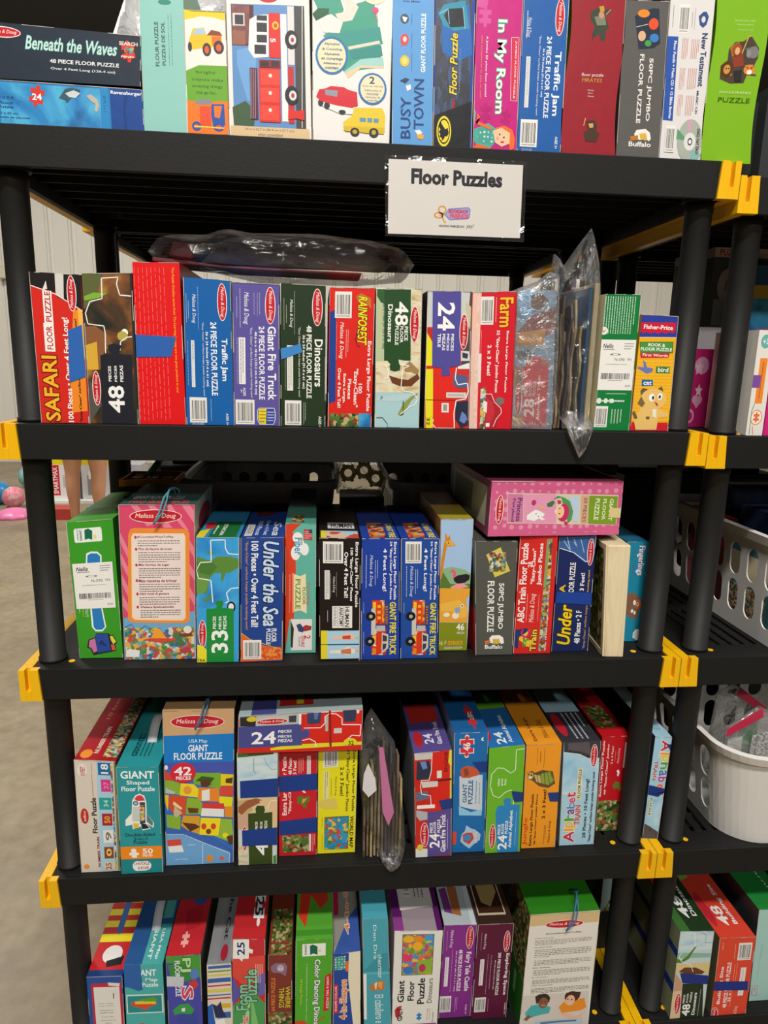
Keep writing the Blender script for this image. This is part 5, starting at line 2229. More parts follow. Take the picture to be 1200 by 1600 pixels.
def puzzle_box(k, label, group, name='puzzle_box', cat='puzzle box'):
    x, y, z, tl, tr, br, bl, hl, hr, d, yaw = GEO[k]
    lines = PB[k]; m = Mesh(); wavy = any(l == 'W' for l in lines)
    S = 'c8c8c0'; U = None
    for l in lines:
        if l[:2] == 'S ': S = l[2:]
        if l[:2] == 'U ': U = l[2:]
    fTL, fTR, fBR, fBL = (tl, 0, hl), (tr, 0, hr), (br, 0, 0), (bl, 0, 0)
    b = lambda p: (p[0], d, p[2])
    front = Sheet(m, fTL, fTR, fBR, fBL, wavy); top = Sheet(m, b(fTL), b(fTR), fTR, fTL)
    left = Sheet(m, b(fTL), fTL, fBL, b(fBL)); right = Sheet(m, fTR, b(fTR), b(fBR), fBR)
    back = Sheet(m, b(fTR), b(fTL), b(fBL), b(fBR)); bot = Sheet(m, fBL, fBR, b(fBR), b(fBL))
    kids = []
    if wavy:   # bowed sides
        N = 16
        for i in range(N):
            v0, v1 = i/N, (i+1)/N
            for u in (0, 1):
                p0, p1 = front.p(u, v0), front.p(u, v1); q = [p0, p1, p1+Vector((0, d, 0)), p0+Vector((0, d, 0))]
                m.face(q if u == 0 else q[::-1], S)
            a0, a1, a2, a3 = front.p(0, v0), front.p(1, v0), front.p(1, v1), front.p(0, v1)
            m.face([p+Vector((0, d, 0)) for p in (a1, a0, a3, a2)], S)
        top.rect(0, 0, 1, 1, U or S); bot.rect(0, 0, 1, 1, S)
    else:
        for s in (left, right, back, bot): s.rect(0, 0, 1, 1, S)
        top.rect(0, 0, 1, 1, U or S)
    for l in lines:
        if not l or l[:2] in ('S ', 'U ') or l == 'W': continue
        if l[0] == '^': draw(top, l[1:], kids)
        elif l[0] == '<': draw(left, l[1:], kids)
        elif l[0] == '>': draw(right, l[1:], kids)
        else: draw(front, l, kids)
    if not wavy:   # scuffed cardboard edges
        front.up(); rnd = random.Random(k)
        e = .0009
        for (a0, b0, a1, b1) in ((0, 0, 1, e/front.H), (0, 0, e/front.W, 1), (1-e/front.W, 0, 1, 1)):
            t = 0
            while t < 1:
                L = rnd.uniform(.05, .3); t1 = min(1, t+L)
                if rnd.random() < .6:
                    c = rnd.choice(('cfcac0', 'b8b2a8', 'a8a49c'))
                    if a1-a0 > .5: front.rect(t, b0, t1, b1, c)
                    else: front.rect(a0, t, a1, t1, c)
                t = t1
    root = ink_mesh_obj(name, m, None)
    root.location = (x, y, z+.0008); root.rotation_euler.z = R_(yaw)
    tag(root, label, cat, group)
    for kd in kids:
        front.up(); km = Mesh(); sh = Sheet(km, fTL, fTR, fBR, fBL); sh.k = front.k+6
        if kd[0] == 'K':
            c = kd[2]; pts = list(zip(c[::2], c[1::2])); P = [sh.p(u, v) for u, v in pts]; Q = [p-Vector((0, .0002, 0)) for p in P]
            km.face(Q, kd[1])
            for i in range(len(P)): km.face([P[i], P[(i+1) % len(P)], Q[(i+1) % len(P)], Q[i]], kd[1])
            o = km.build('tape_strip', [CARD], root); tag(o, 'strip of blue tape')
        elif kd[0] == 'Y':
            r = kd[2]; sh.rect(*r, 'eceae4'); sh.up(); w = r[2]-r[0]; h = r[3]-r[1]
            A = lambda a, b, c, e_: (r[0]+w*a, r[1]+h*b, r[0]+w*c, r[1]+h*e_)
            sh.text('Nellis', *A(.08, .08, .38, .17), '0', '3a3a3c', 'bi')
            micro(sh, *A(.1, .17, .42, .22), '0', 1, '4a4a4c'); micro(sh, *A(.68, .05, .94, .2), '0', 3, '5a5a5c')
            sh.ell(*A(.3, .27, .6, .31), '5a5a5c'); sh.up(); sh.ell(*A(.36, .275, .54, .305), 'eceae4')
            sh.text('N-590', *A(.44, .36, .72, .42), '0', '3a3a3c'); sh.text('YRA', *A(.78, .36, .92, .41), '0', '4a4a4c')
            micro(sh, *A(.2, .47, .8, .5), '0', 1, '5a5a5c')
            t = .1; rnd = random.Random(5)
            while t < .9:
                dd = rnd.choice((.008, .014, .022)); sh.rect(*A(t, .66, t+dd, .78), '2c2c2e'); t += dd+rnd.choice((.008, .016))
            micro(sh, *A(.3, .79, .7, .82), '0', 1, '5a5a5c'); sh.text('$4.00', *A(.8, .89, .94, .94), '0', '3a3a3c')
            o = km.build('price_sticker', [CARD], root); tag(o, 'white price sticker with a barcode')
        elif kd[0] == 'H': side_cord(root, (hl+hr)/2, tr-tl, d, kd[2], kd[1])
    return root

for blk in ART.strip().split('@')[1:]:
    L = blk.split('\n'); PB[L[0]] = L[1:]
    while PB[L[0]] and PB[L[0]][-1] == '': PB[L[0]].pop()

ZA, ZB, ZC, ZD, ZE = 1.8484, 1.4, .9673, .5376, .1048
LAB = {
'A1': 'dark navy floor puzzle box lying flat with pale green script, at the top left',
'A2': 'blue ocean floor puzzle box lying flat on the top shelf under the dark navy box',
'A3': 'pale turquoise upright floor puzzle box with dark sideways lettering on the top shelf',
'A4': 'small box with a yellow dump truck above and an orange train below',
'A5': 'wide box with a red fire engine picture turned sideways on the top shelf',
'A6': 'wide white box with red boat and yellow bus pictures on the top shelf',
'A7': 'sky blue box with dark blue sideways town lettering on the top shelf',
'A8': 'dark blue box with a yellow and black bat emblem near its foot',
'A9': 'magenta floor puzzle box with a red haired cartoon girl at its foot',
'A10': 'blue traffic themed puzzle box between the magenta and dark red boxes on the top shelf',
'A11': 'dark red box with wavy sides and small pirate figures on the top shelf',
'A12': 'plain grey box with a small space picture and white lettering on the top shelf',
'A13': 'white box with a blue strip and a rainbow music disc picture on the top shelf',
'A14': 'lime green box with wavy sides and a jungle animal cluster on the top shelf',
'B1': 'red and orange safari box with tall yellow lettering, leftmost on the second shelf',
'B2': 'dark space themed box with a glowing nebula and white 48, on the second shelf',
'B3': 'bright red box covered in rows of tiny text with a square of blue tape',
'B4': 'blue traffic themed puzzle box on the second shelf beside the bright red text box',
'B5': 'purple fire truck puzzle box with white lettering and a yellow seal on the second shelf',
'B6': 'dark green dinosaur puzzle box with blue tape on the second shelf',
'B7': 'red rainforest box with yellow lettering and a blue left edge on the second shelf',
'B8': 'cream dinosaur landscape box with a dark green 48 panel on the second shelf',
'B9': 'red fire engine box with a purple 24 panel at its top, second shelf',
'B10': 'red farm box with pale pink left edge and a red barn drawing',
'B11': 'alphabet train box inside clear plastic wrap on the second shelf',
'B13': 'dark green box with a white price sticker on the second shelf',
'B14': 'short yellow box with a cartoon cat and a blue top band',
'C1': 'bright green box with rope handles and a white price sticker, leftmost on the third shelf',
'C2': 'wide pink striped box with an orange framed white panel and a fairground scene',
'C3': 'blue world map box with a green 33 panel on the third shelf',
'C4': 'royal blue sea themed box with an orange coral foot on the third shelf',
'C5': 'narrow orange and mint green box with a cloud emblem on the third shelf',
'C6': 'black anatomy puzzle box with human figure strips on the third shelf',
'C7': 'blue fire truck box without a barcode, left one of the matching pair',
'C8': 'blue fire truck box with a white barcode, right one of the matching pair',
'C9': 'tall narrow box with a giraffe, ostrich and leopard picture on the third shelf',
'C10': 'grey box with a tilted colourful picture and white lettering under the pink box',
'C11': 'red train alphabet box under the pink polka dot box on the third shelf',
'C12': 'navy box with yellow lettering and a wide band of blue tape on the third shelf',
'C14': 'narrow teal box behind the pale wooden puzzle box at the end of the third shelf',
'C15': 'pink polka dot princess puzzle box lying across the tops of upright boxes',
'D1': 'cream and red number train box with coloured wagons, leftmost on the fourth shelf',
'D2': 'teal box with a rocket picture and a pale handle on the fourth shelf',
'D3': 'large box with a colourful map of states and a kraft coloured top band',
'D4': 'red and purple fire engine box with a 24 panel lying across three upright boxes',
'D5': 'dinosaur landscape box with two blue tape bands on the fourth shelf',
'D6': 'red jungle box with two blue tape bands beside the yellow map box',
'D7': 'bright yellow world map puzzle box on the fourth shelf',
'D9': 'red fire engine box with a purple 24 panel at its foot, fourth shelf',
'D10': 'blue pup themed box with a red 46 piece emblem on the fourth shelf',
'D11': 'green animal alphabet box with a blue 24 panel on the fourth shelf',
'D12': 'orange box with a jungle cat drawing and blue tape on the fourth shelf',
'D13': 'pale blue alphabet train box with a dark arched top, between orange and red boxes',
'D14': 'red box with jungle photo panels partly behind the right post on the fourth shelf',
'D15': 'pale blue alphabet train box standing between the posts of the two shelf units',
'E1': 'blue box with a red and yellow striped top, leftmost on the bottom shelf',
'E2': 'aqua map box with a wide blue tape patch and a pale handle, bottom shelf',
'E3': 'red, green and purple masked hero box with clear tape on the bottom shelf',
'E4': 'box with blue, red and yellow stripes and a dark cat on the bottom shelf',
'E5': 'red, purple and green burst box with a white 25 piece emblem on the bottom shelf',
'E6': 'narrow rust brown box with yellow lettering on the bottom shelf',
'E7': 'green dinosaur box with a red dinosaur on its lid on the bottom shelf',
'E8': 'dark blue shapes box with torn cream edge on the bottom shelf',
'E9': 'plain turquoise creased box with thin white lettering on the bottom shelf',
'E10': 'white and purple box with a bright cartoon dinosaur crowd picture on the bottom shelf',
'E11': 'violet castle puzzle box on the bottom shelf',
'E12': 'dark plum space puzzle box on the bottom shelf',
'E13': 'large green topped white box with two children playing pictured at its foot',
'F1': 'dinosaur landscape box with blue tape on the bottom shelf of the right hand unit',
'F2': 'orange red building site box with a blue tape band on the right hand unit',
'F3': 'pale aqua box with a green lid on the bottom shelf of the right hand unit',
}
GRP = {'A': 'puzzle boxes on the top shelf', 'B': 'puzzle boxes on the second shelf', 'C': 'puzzle boxes on the third shelf', 'D': 'puzzle boxes on the fourth shelf',
       'E': 'puzzle boxes on the bottom shelf', 'F': 'puzzle boxes on the right hand unit'}
for k in LAB: puzzle_box(k, LAB[k], GRP[k[0]])

# ------------------------------------------------------------------ shelving units
H = .0591; W = 1.22; D = .571; CL = .0333
def shelf_unit(x0, y0, tiers, label, grp, w=W, pl=.043, solid=(0,)):
    root = tag(empty('storage_shelf', (x0, y0, 0)), label, 'shelving unit', grp)
    for n, z in enumerate(tiers):
        bm = bmesh.new()
        prism(bm, [(CL, z), (w-CL, z), (w-CL-.003, z-H), (CL+.003, z-H)], 0, .010)
        prism(bm, [(CL, z), (w-CL, z), (w-CL-.003, z-H), (CL+.003, z-H)], D-.010, D)
        bx(bm, .019, .030, .03, D-.03, z-H, z-.001); bx(bm, w-.030, w-.019, .03, D-.03, z-H, z-.001)
        bx(bm, .022, w-.022, .0101, .060, z-.005, z-.0003); bx(bm, .022, w-.022, D-.06, D-.0101, z-.005, z-.0003)
        bx(bm, .022, .085, .0601, D-.0601, z-.005, z-.0003); bx(bm, w-.085, w-.022, .0601, D-.0601, z-.005, z-.0003)
        bx(bm, w/2-.02, w/2+.02, .0601, D-.0601, z-.005, z-.0003)
        if n in solid: bx(bm, .086, w-.086, .0602, D-.0602, z-.0058, z-.0004)  # plate added to stop light leaking through the deck slots
        x = .090
        while x < w-.10 and n not in solid:
            if abs(x+.009-w/2) > .03: bx(bm, x, x+.017, .0601, D-.0601, z-.006, z-.0005)
            x += .0262
        bx(bm, .085, w-.085, D/2-.02, D/2+.02, z-.0062, z-.0012)
        for j in range(8):
            yy = .062+j*(D-.124)/7; bx(bm, .031, w-.031, yy-.003, yy+.003, z-.040, z-.0063)
        for px in (pl, w-.040):
            for py in (.045, D-.041):   # sockets
                vs = [(px+.029*math.cos(t), py+.029*math.sin(t)) for t in [math.pi*k/8 for k in range(16)]]
                prism(bm, vs, z-H+.002, z-.0052, 'z')
        t = bmobj('shelf', bm, BLACK2, root, bevel=.0012, seg=2)
        for side in (0, 1):
            bm = bmesh.new(); X = (lambda a: a) if side == 0 else (lambda a: w-a)
            f = lambda *p: [(X(a), b) for a, b in p]
            prism(bm, f((0, z), (.0105, z), (.0105, z-H), (0, z-H)), -.004, .030)
            prism(bm, f((.0190, z), (CL, z), (CL+.0035, z-H), (.0190, z-H)), -.004, .0098)
            prism(bm, f((.0106, z-.68*H), (.0189, z-.68*H), (.0189, z-H), (.0106, z-H)), -.004, .030)
            prism(bm, f((.0106, z), (.0189, z), (.0189, z-.679*H), (.0106, z-.679*H)), .008, .030)
            prism(bm, f((0, z), (.0188, z), (.0188, z-H), (0, z-H)), .0301, D-.0301)
            prism(bm, f((0, z), (CL, z), (CL+.0035, z-H), (0, z-H)), D-.030, D+.004)
            prism(bm, f((.0025, z+.0004), (.0165, z+.0004), (.0165, z), (.0025, z)), .02, D-.02)
            bmobj('side_clip', bm, YEL, t, bevel=.0008, seg=1)
        for px, py in ((.079, .034), (w-.079, .034)):
            bm = bmesh.new(); tube(bm, [(px, py, z-.002), (px, py, z+.0004)], .0055, 14)
            bmobj('locking_peg', bm, YEL, t)
    for a, b in zip(tiers[1:], tiers):
        for px in (pl, w-.040):
            for py in (.045, D-.041):
                bm = bmesh.new(); lo, hi = a+.0005, b-H+.003
                tube(bm, [(px, py, lo), (px, py, lo+.006), (px, py, lo+.0065), (px, py, hi-.02), (px, py, hi-.019), (px, py, hi)],
                     [.0245, .0245, .0226, .0226, .0236, .0236], 24)
                bmobj('post', bm, BLACK, root)
    lo = tiers[-1]-H
    for px in (pl, w-.040):
        for py in (.045, D-.041):
            bm = bmesh.new(); tube(bm, [(px, py, 0), (px, py, lo+.003)], .024, 20); bmobj('foot', bm, BLACK, root)
    return root
ZF = 2.2968
G_ = 'black plastic shelving units with yellow clips'
shelf_unit(0, 0, [ZA, ZB, ZC, ZD, ZE], 'black plastic shelving unit with yellow clips, full of floor puzzles, in the middle', G_, solid=(0, 1))
shelf_unit(1.2215, 0.0, [ZA-.021, ZB-.005, ZC, ZD, ZE], 'black plastic shelving unit with yellow clips at the right edge, holding laundry baskets', G_, pl=.052)
shelf_unit(-.02, D+.012, [ZA, ZB, ZC, ZD, ZE], 'black plastic shelving unit with yellow clips standing back to back behind the middle one', G_, solid=range(9))
shelf_unit(1.2215, D+.012, [ZA, ZB, ZC, ZD, ZE], 'black plastic shelving unit with yellow clips standing behind the right hand one', G_, solid=range(9))

# ------------------------------------------------------------------ sign
m = Mesh()
q = [(.627, 0, 1.830), (.856, 0, 1.8305), (.859, 0, 1.709), (.631, 0, 1.710)]
pp = [(.6335, 0, 1.824), (.850, 0, 1.8245), (.852, 0, 1.7145), (.635, 0, 1.7135)]
rt = empty('hanging_sign', (.743, -.0062, 1.7095)); off = Vector((-.743, 0, -1.7095))
bmq = bmesh.new(); prism(bmq, [(a+off.x, c+off.z) for a, b, c in q], -.0006, .0006)
fl = bmobj('laminate', bmq, film('laminate_film', clear=.9, rough=.04, bump=.25, scale=25, dif=.1), rt); tag(fl, 'clear laminate border')
fl.location = (0, .0, 0)
sh = Sheet(m, *[Vector(p)+off+Vector((0, -.0009, 0)) for p in pp]); sh.rect(0, 0, 1, 1, 'd2cec8'); sh.up()
sh.text('Floor Puzzles', .17, .115, .845, .315, '0', '26262a', 'b', .022); sh.up()
sh.poly([(.45, .63), (.60, .60), (.615, .63), (.612, .73), (.60, .765), (.46, .79), (.42, .72)], '6a78b8'); sh.up()
sh.poly([(.45, .645), (.598, .615), (.608, .64), (.605, .725), (.595, .75), (.462, .775), (.428, .715)], '9aa0cc'); sh.up()
sh.text('BOOKSHOP', .452, .64, .598, .69, '0', 'c03048', 'b', .03); sh.text('FRIENDS', .462, .70, .60, .76, '0', 'c03048', 'b', .03)
sh.up(); sh.up(); sh.text('FRIENDS', .462, .70, .60, .76, '0', 'e0506a', 'b')
for a, b, c, e in ((.375, .60, .43, .70), (.345, .69, .41, .76)):
    pts = [((a+c)/2+(c-a)/2*math.cos(t), (b+e)/2+(e-b)/2*math.sin(t)) for t in [2*math.pi*i/16 for i in range(17)]]
    sh.line(pts, .0022, 'd89a3c')
sh.line([(.40, .72), (.41, .78), (.43, .83)], .0022, 'd89a3c'); sh.line([(.38, .73), (.43, .70)], .002, 'd89a3c')
sh.text('HELPING FAMILIES SAY', .38, .855, .575, .885, '0', '3a3a3c', 'b'); sh.text('yay!', .585, .83, .645, .90, '0', '2a2a2c', 'i')
pr_ = m.build('paper', [CARD], rt); tag(pr_, 'white printed paper')
tag(rt, 'laminated white paper sign with bold black lettering taped to the top shelf edge', 'sign')

# ------------------------------------------------------------------ bags
def bag(name, pts, y, th, mat, label, group=None, wr=.004, seed=0, cat='bag', hang=None):
    n = 72; per = []; L = [0]
    P = [Vector((a, b)) for a, b in pts]; P.append(P[0])
    for a, b in zip(P, P[1:]): L.append(L[-1]+(b-a).length)
    for i in range(n):
        t = L[-1]*i/n; j = max(k for k in range(len(L)-1) if L[k] <= t)
        per.append(P[j].lerp(P[j+1], (t-L[j])/((L[j+1]-L[j]) or 1)))
    c = sum(per, Vector((0, 0)))/n
    base = Vector((c.x, y, min(p.y for p in per)))
    def YT(z, y=y, th=th):
        if hang is None: return y, th, 1
        k = min(1, max(0, (z-hang-.004)/.03)); k = k*k*(3-2*k)
        return -.0145+(y+.0145)*k, .0045+(th-.0045)*k, .25+.75*k
    bm = bmesh.new(); rings = 12; sides = []
    edge = [bm.verts.new(Vector((p.x, YT(p.y)[0], p.y))-base) for p in per]
    for sg in (-1, 1):
        prev = edge
        for r in range(1, rings+1):
            t = 1-r/rings; cur = []
            if r == rings:
                vc = bm.verts.new(Vector((c.x, YT(c.y)[0]+sg*YT(c.y)[1], c.y))-base)
                for i in range(n): bm.faces.new((prev[i], prev[(i+1) % n], vc))
                break
            for i in range(n):
                p = c.lerp(per[i], t); q = Vector((p.x*9+seed, p.y*9, sg*3))
                w = noise.noise(q*2.2)*wr*2+abs(noise.noise(Vector((p.x*38+seed, p.y*22, sg))))*wr*1.6
                Y_, T_, K_ = YT(p.y); cur.append(bm.verts.new(Vector((p.x, Y_+sg*T_*(1-t**3)**.6+w*K_*sg*min(1, (1-t)*5), p.y))-base))
            for i in range(n): bm.faces.new((prev[i], prev[(i+1) % n], cur[(i+1) % n], cur[i]))
            prev = cur
    o = bmobj(name, bm, mat, None, smooth=True); o.location = base
    return tag(o, label, cat, group)

bag('plastic_bag', [(.222, 1.694), (.241, 1.72), (.317, 1.723), (.354, 1.736), (.4, 1.729), (.526, 1.732), (.634, 1.723), (.677, 1.714), (.7, 1.687), (.68, 1.655), (.592, 1.646), (.419, 1.645), (.31, 1.666), (.238, 1.674)],
    .15, .075, FILM, 'large crinkled clear plastic bag of puzzle boards lying on top of the second shelf boxes', wr=.007)
def slab(name, pts, y0, y1, mat, label, cat, group, rot=0, parent=None):
    bx0 = min(a for a, b in pts); z0 = min(b for a, b in pts); bm = bmesh.new()
    prism(bm, [(a-bx0, b-z0) for a, b in pts], 0, y1-y0)
    o = bmobj(name, bm, mat, parent, bevel=.0012); o.location = (bx0, y0, z0); o.rotation_euler.z = rot
    return tag(o, label, cat, group)
g = 'puzzle boards in the bag on the second shelf boxes'
slab('puzzle_board', [(.24, 1.672), (.36, 1.664), (.60, 1.660), (.60, 1.664), (.36, 1.668), (.24, 1.679)], .10, .20, PIECE2, 'dark red thin board at the left inside the large clear bag', 'puzzle board', g)
slab('puzzle_board', [(.31, 1.680), (.64, 1.674), (.66, 1.690), (.62, 1.704), (.34, 1.708)], .17, .178, PIECE3, 'grey brown board standing at the back inside the large clear bag', 'puzzle board', g)
slab('puzzle_board', [(.262, 1.686), (.30, 1.682), (.31, 1.706), (.27, 1.709)], .13, .138, PIECE2, 'small dark red board at the left end inside the large clear bag', 'puzzle board', g)

bag('plastic_bag', [(.856, 1.637), (.889, 1.649), (.912, 1.668), (.928, 1.661), (.936, 1.53), (.935, 1.403), (.861, 1.403)], .006, .0055, FILM3,
    'milky plastic bag wrapped around the alphabet train box on the second shelf', wr=.001, seed=3)
bag('plastic_bag', [(.990, 1.744), (1.004, 1.70), (1.0115, 1.645), (1.0125, 1.526), (1.008, 1.428), (.992, 1.372), (.981, 1.352), (.955, 1.402), (.941, 1.47), (.942, 1.566), (.938, 1.62), (.930, 1.654), (.926, 1.705), (.943, 1.676), (.965, 1.71)],
    .042, .046, FILM, 'tall clear plastic bag with a pointed top holding wooden pieces, over the second shelf edge', wr=.003, seed=8, hang=1.4)
rnd = random.Random(4)
g = 'wooden pieces in the tall bag on the second shelf'
tones = ['7a6a52', '5a4a3c', '8c7c64', '4a4650', '6e5a48', '98886c', '3c3a40', 'a09060']
tn = ['tan', 'dark brown', 'light brown', 'slate', 'brown', 'sand coloured', 'charcoal', 'straw coloured']
PM = [plain('wood_'+t, t, .55, var=.3, bscale=30) for t in tones]
for i in range(8):
    x = .944+i*.0056; h = [.20, .23, .17, .215, .19, .225, .15, .18][i]; yy = .03+.005*(i % 3)
    z0 = 1.401; bm = bmesh.new()
    prof = [(0, 0)]+[(-.006*math.sin(k*1.3+i), h*k/9) for k in range(1, 9)]+[(.004, h), (.03, h-.004)]+[(.05+.006*math.sin(k*1.7+i*2), h*(9-k)/9) for k in range(1, 9)]+[(.05, 0)]
    prism(bm, [(a, b) for a, b in prof], 0, .0042, 'x')
    o = bmobj('wooden_piece', bm, PM[i], bevel=.0006, seg=1); o.location = (x, yy, z0)
    tag(o, '%s upright wooden piece in the tall clear bag on the second shelf' % tn[i], 'wooden piece', g)
bm = bmesh.new(); bx(bm, 0, .0055, 0, .18, 0, .245); o = bmobj('puzzle_board', bm, BLUE, bevel=.0008); o.location = (.9925, .032, 1.4005)
tag(o, 'blue painted upright board beside the pale board at the tall bag', 'puzzle board', None)
bm = bmesh.new(); bx(bm, 0, .0085, 0, .20, 0, .252); o = bmobj('puzzle_board', bm, WOODP, bevel=.001); o.location = (1.0, .028, 1.4005)
tag(o, 'pale plywood upright board right of the tall clear bag', 'puzzle board', None)

bag('plastic_bag', [(.628, .855), (.649, .821), (.676, .78), (.700, .612), (.703, .561), (.671, .529), (.643, .557), (.616, .616), (.607, .7), (.606, .782), (.617, .835)],
    .044, .050, FILM, 'clear plastic bag of thin wooden pieces hanging over the fourth shelf edge', wr=.003, seed=5, hang=.5376)
g = 'wooden pieces in the bag on the fourth shelf'
tn2 = ['pale', 'mid brown', 'tan', 'slate grey', 'warm brown', 'light tan', 'charcoal', 'straw', 'dark brown', 'dusty brown', 'beige']
for i in range(11):
    x = .615+i*.0072; h = [.15, .18, .20, .17, .23, .25, .19, .24, .18, .22, .17][i]
    bm = bmesh.new(); prof = [(0, 0)]+[(-.004*math.sin(k*1.9+i), h*k/8) for k in range(1, 8)]+[(.006, h), (.04, h-.006), (.055, h*.6), (.05, 0)]
    prism(bm, prof, 0, .0045, 'x'); o = bmobj('wooden_piece', bm, PM[(i*3+1) % 8], bevel=.0006, seg=1); o.location = (x, .022+.003*(i % 2), .5381)
    tag(o, '%s upright wooden piece in the clear bag on the fourth shelf' % tn2[i], 'wooden piece', g)
slab('pink_zip_strip', [(.640, .80), (.648, .80), (.672, .66), (.662, .63), (.650, .66)], -.0085, -.0078, plain('pink_film', 'c0709a', .3), 'translucent pink zip strip along the front of the fourth shelf bag', 'zip strip', None)
slab('paper_tag', [(.612, .745), (.620, .768), (.634, .735), (.637, .71), (.622, .695), (.610, .712)], -.0095, -.0088, plain('tag_paper', 'd8d4d8', .7, bump=.5, bscale=40), 'crumpled white paper tag at the front of the fourth shelf bag', 'paper tag', None)

# wooden box puzzle leaning at the end of the third shelf
x, y, z, tl, tr, br, bl, hl, hr, d, yaw = 1.0890, .006, .9673, -.0311, .0118, .0186, -.0183, .2212, .2219, .210, -4
rt = empty('wooden_box', (x, y, z+.0008)); rt.rotation_euler.z = R_(-4)
bm = bmesh.new(); prism(bm, [(tl, hl), (tr, hr), (br, 0), (bl, 0)], 0, d); bmobj('body', bm, WOODP, rt, bevel=.002)
bm = bmesh.new(); prism(bm, [(tl-.0035, hl+.001), (tl-.0002, hl+.001), (bl-.0002, .001), (bl-.0035, .001)], .0, .012); prism(bm, [(tl-.0035, hl+.001), (tl-.0002, hl+.001), (bl-.0002, .001), (bl-.0035, .001)], d-.012, d)
for t0, t1 in ((0, .05), (.95, 1)):
    a = lambda t, o_: (bl+(tl-bl)*t+o_, hl*t)
    prism(bm, [a(t0, -.0035), a(t0, -.0002), a(t1, -.0002), a(t1, -.0035)], .0121, d-.0121)
bmobj('frame', bm, WOODP, rt, bevel=.0008)
bm = bmesh.new(); a = lambda t, o_: (bl+(tl-bl)*t+o_, hl*t)
prism(bm, [a(.051, -.0018), a(.051, -.0002), a(.949, -.0002), a(.949, -.0018)], .0122, d-.0122); o = bmobj('picture_lid', bm, PAT['jungle'], rt); tag(o, 'dark picture side')
tag(rt, 'pale wooden puzzle box in shrink wrap with a dark picture on its left side', 'wooden box')

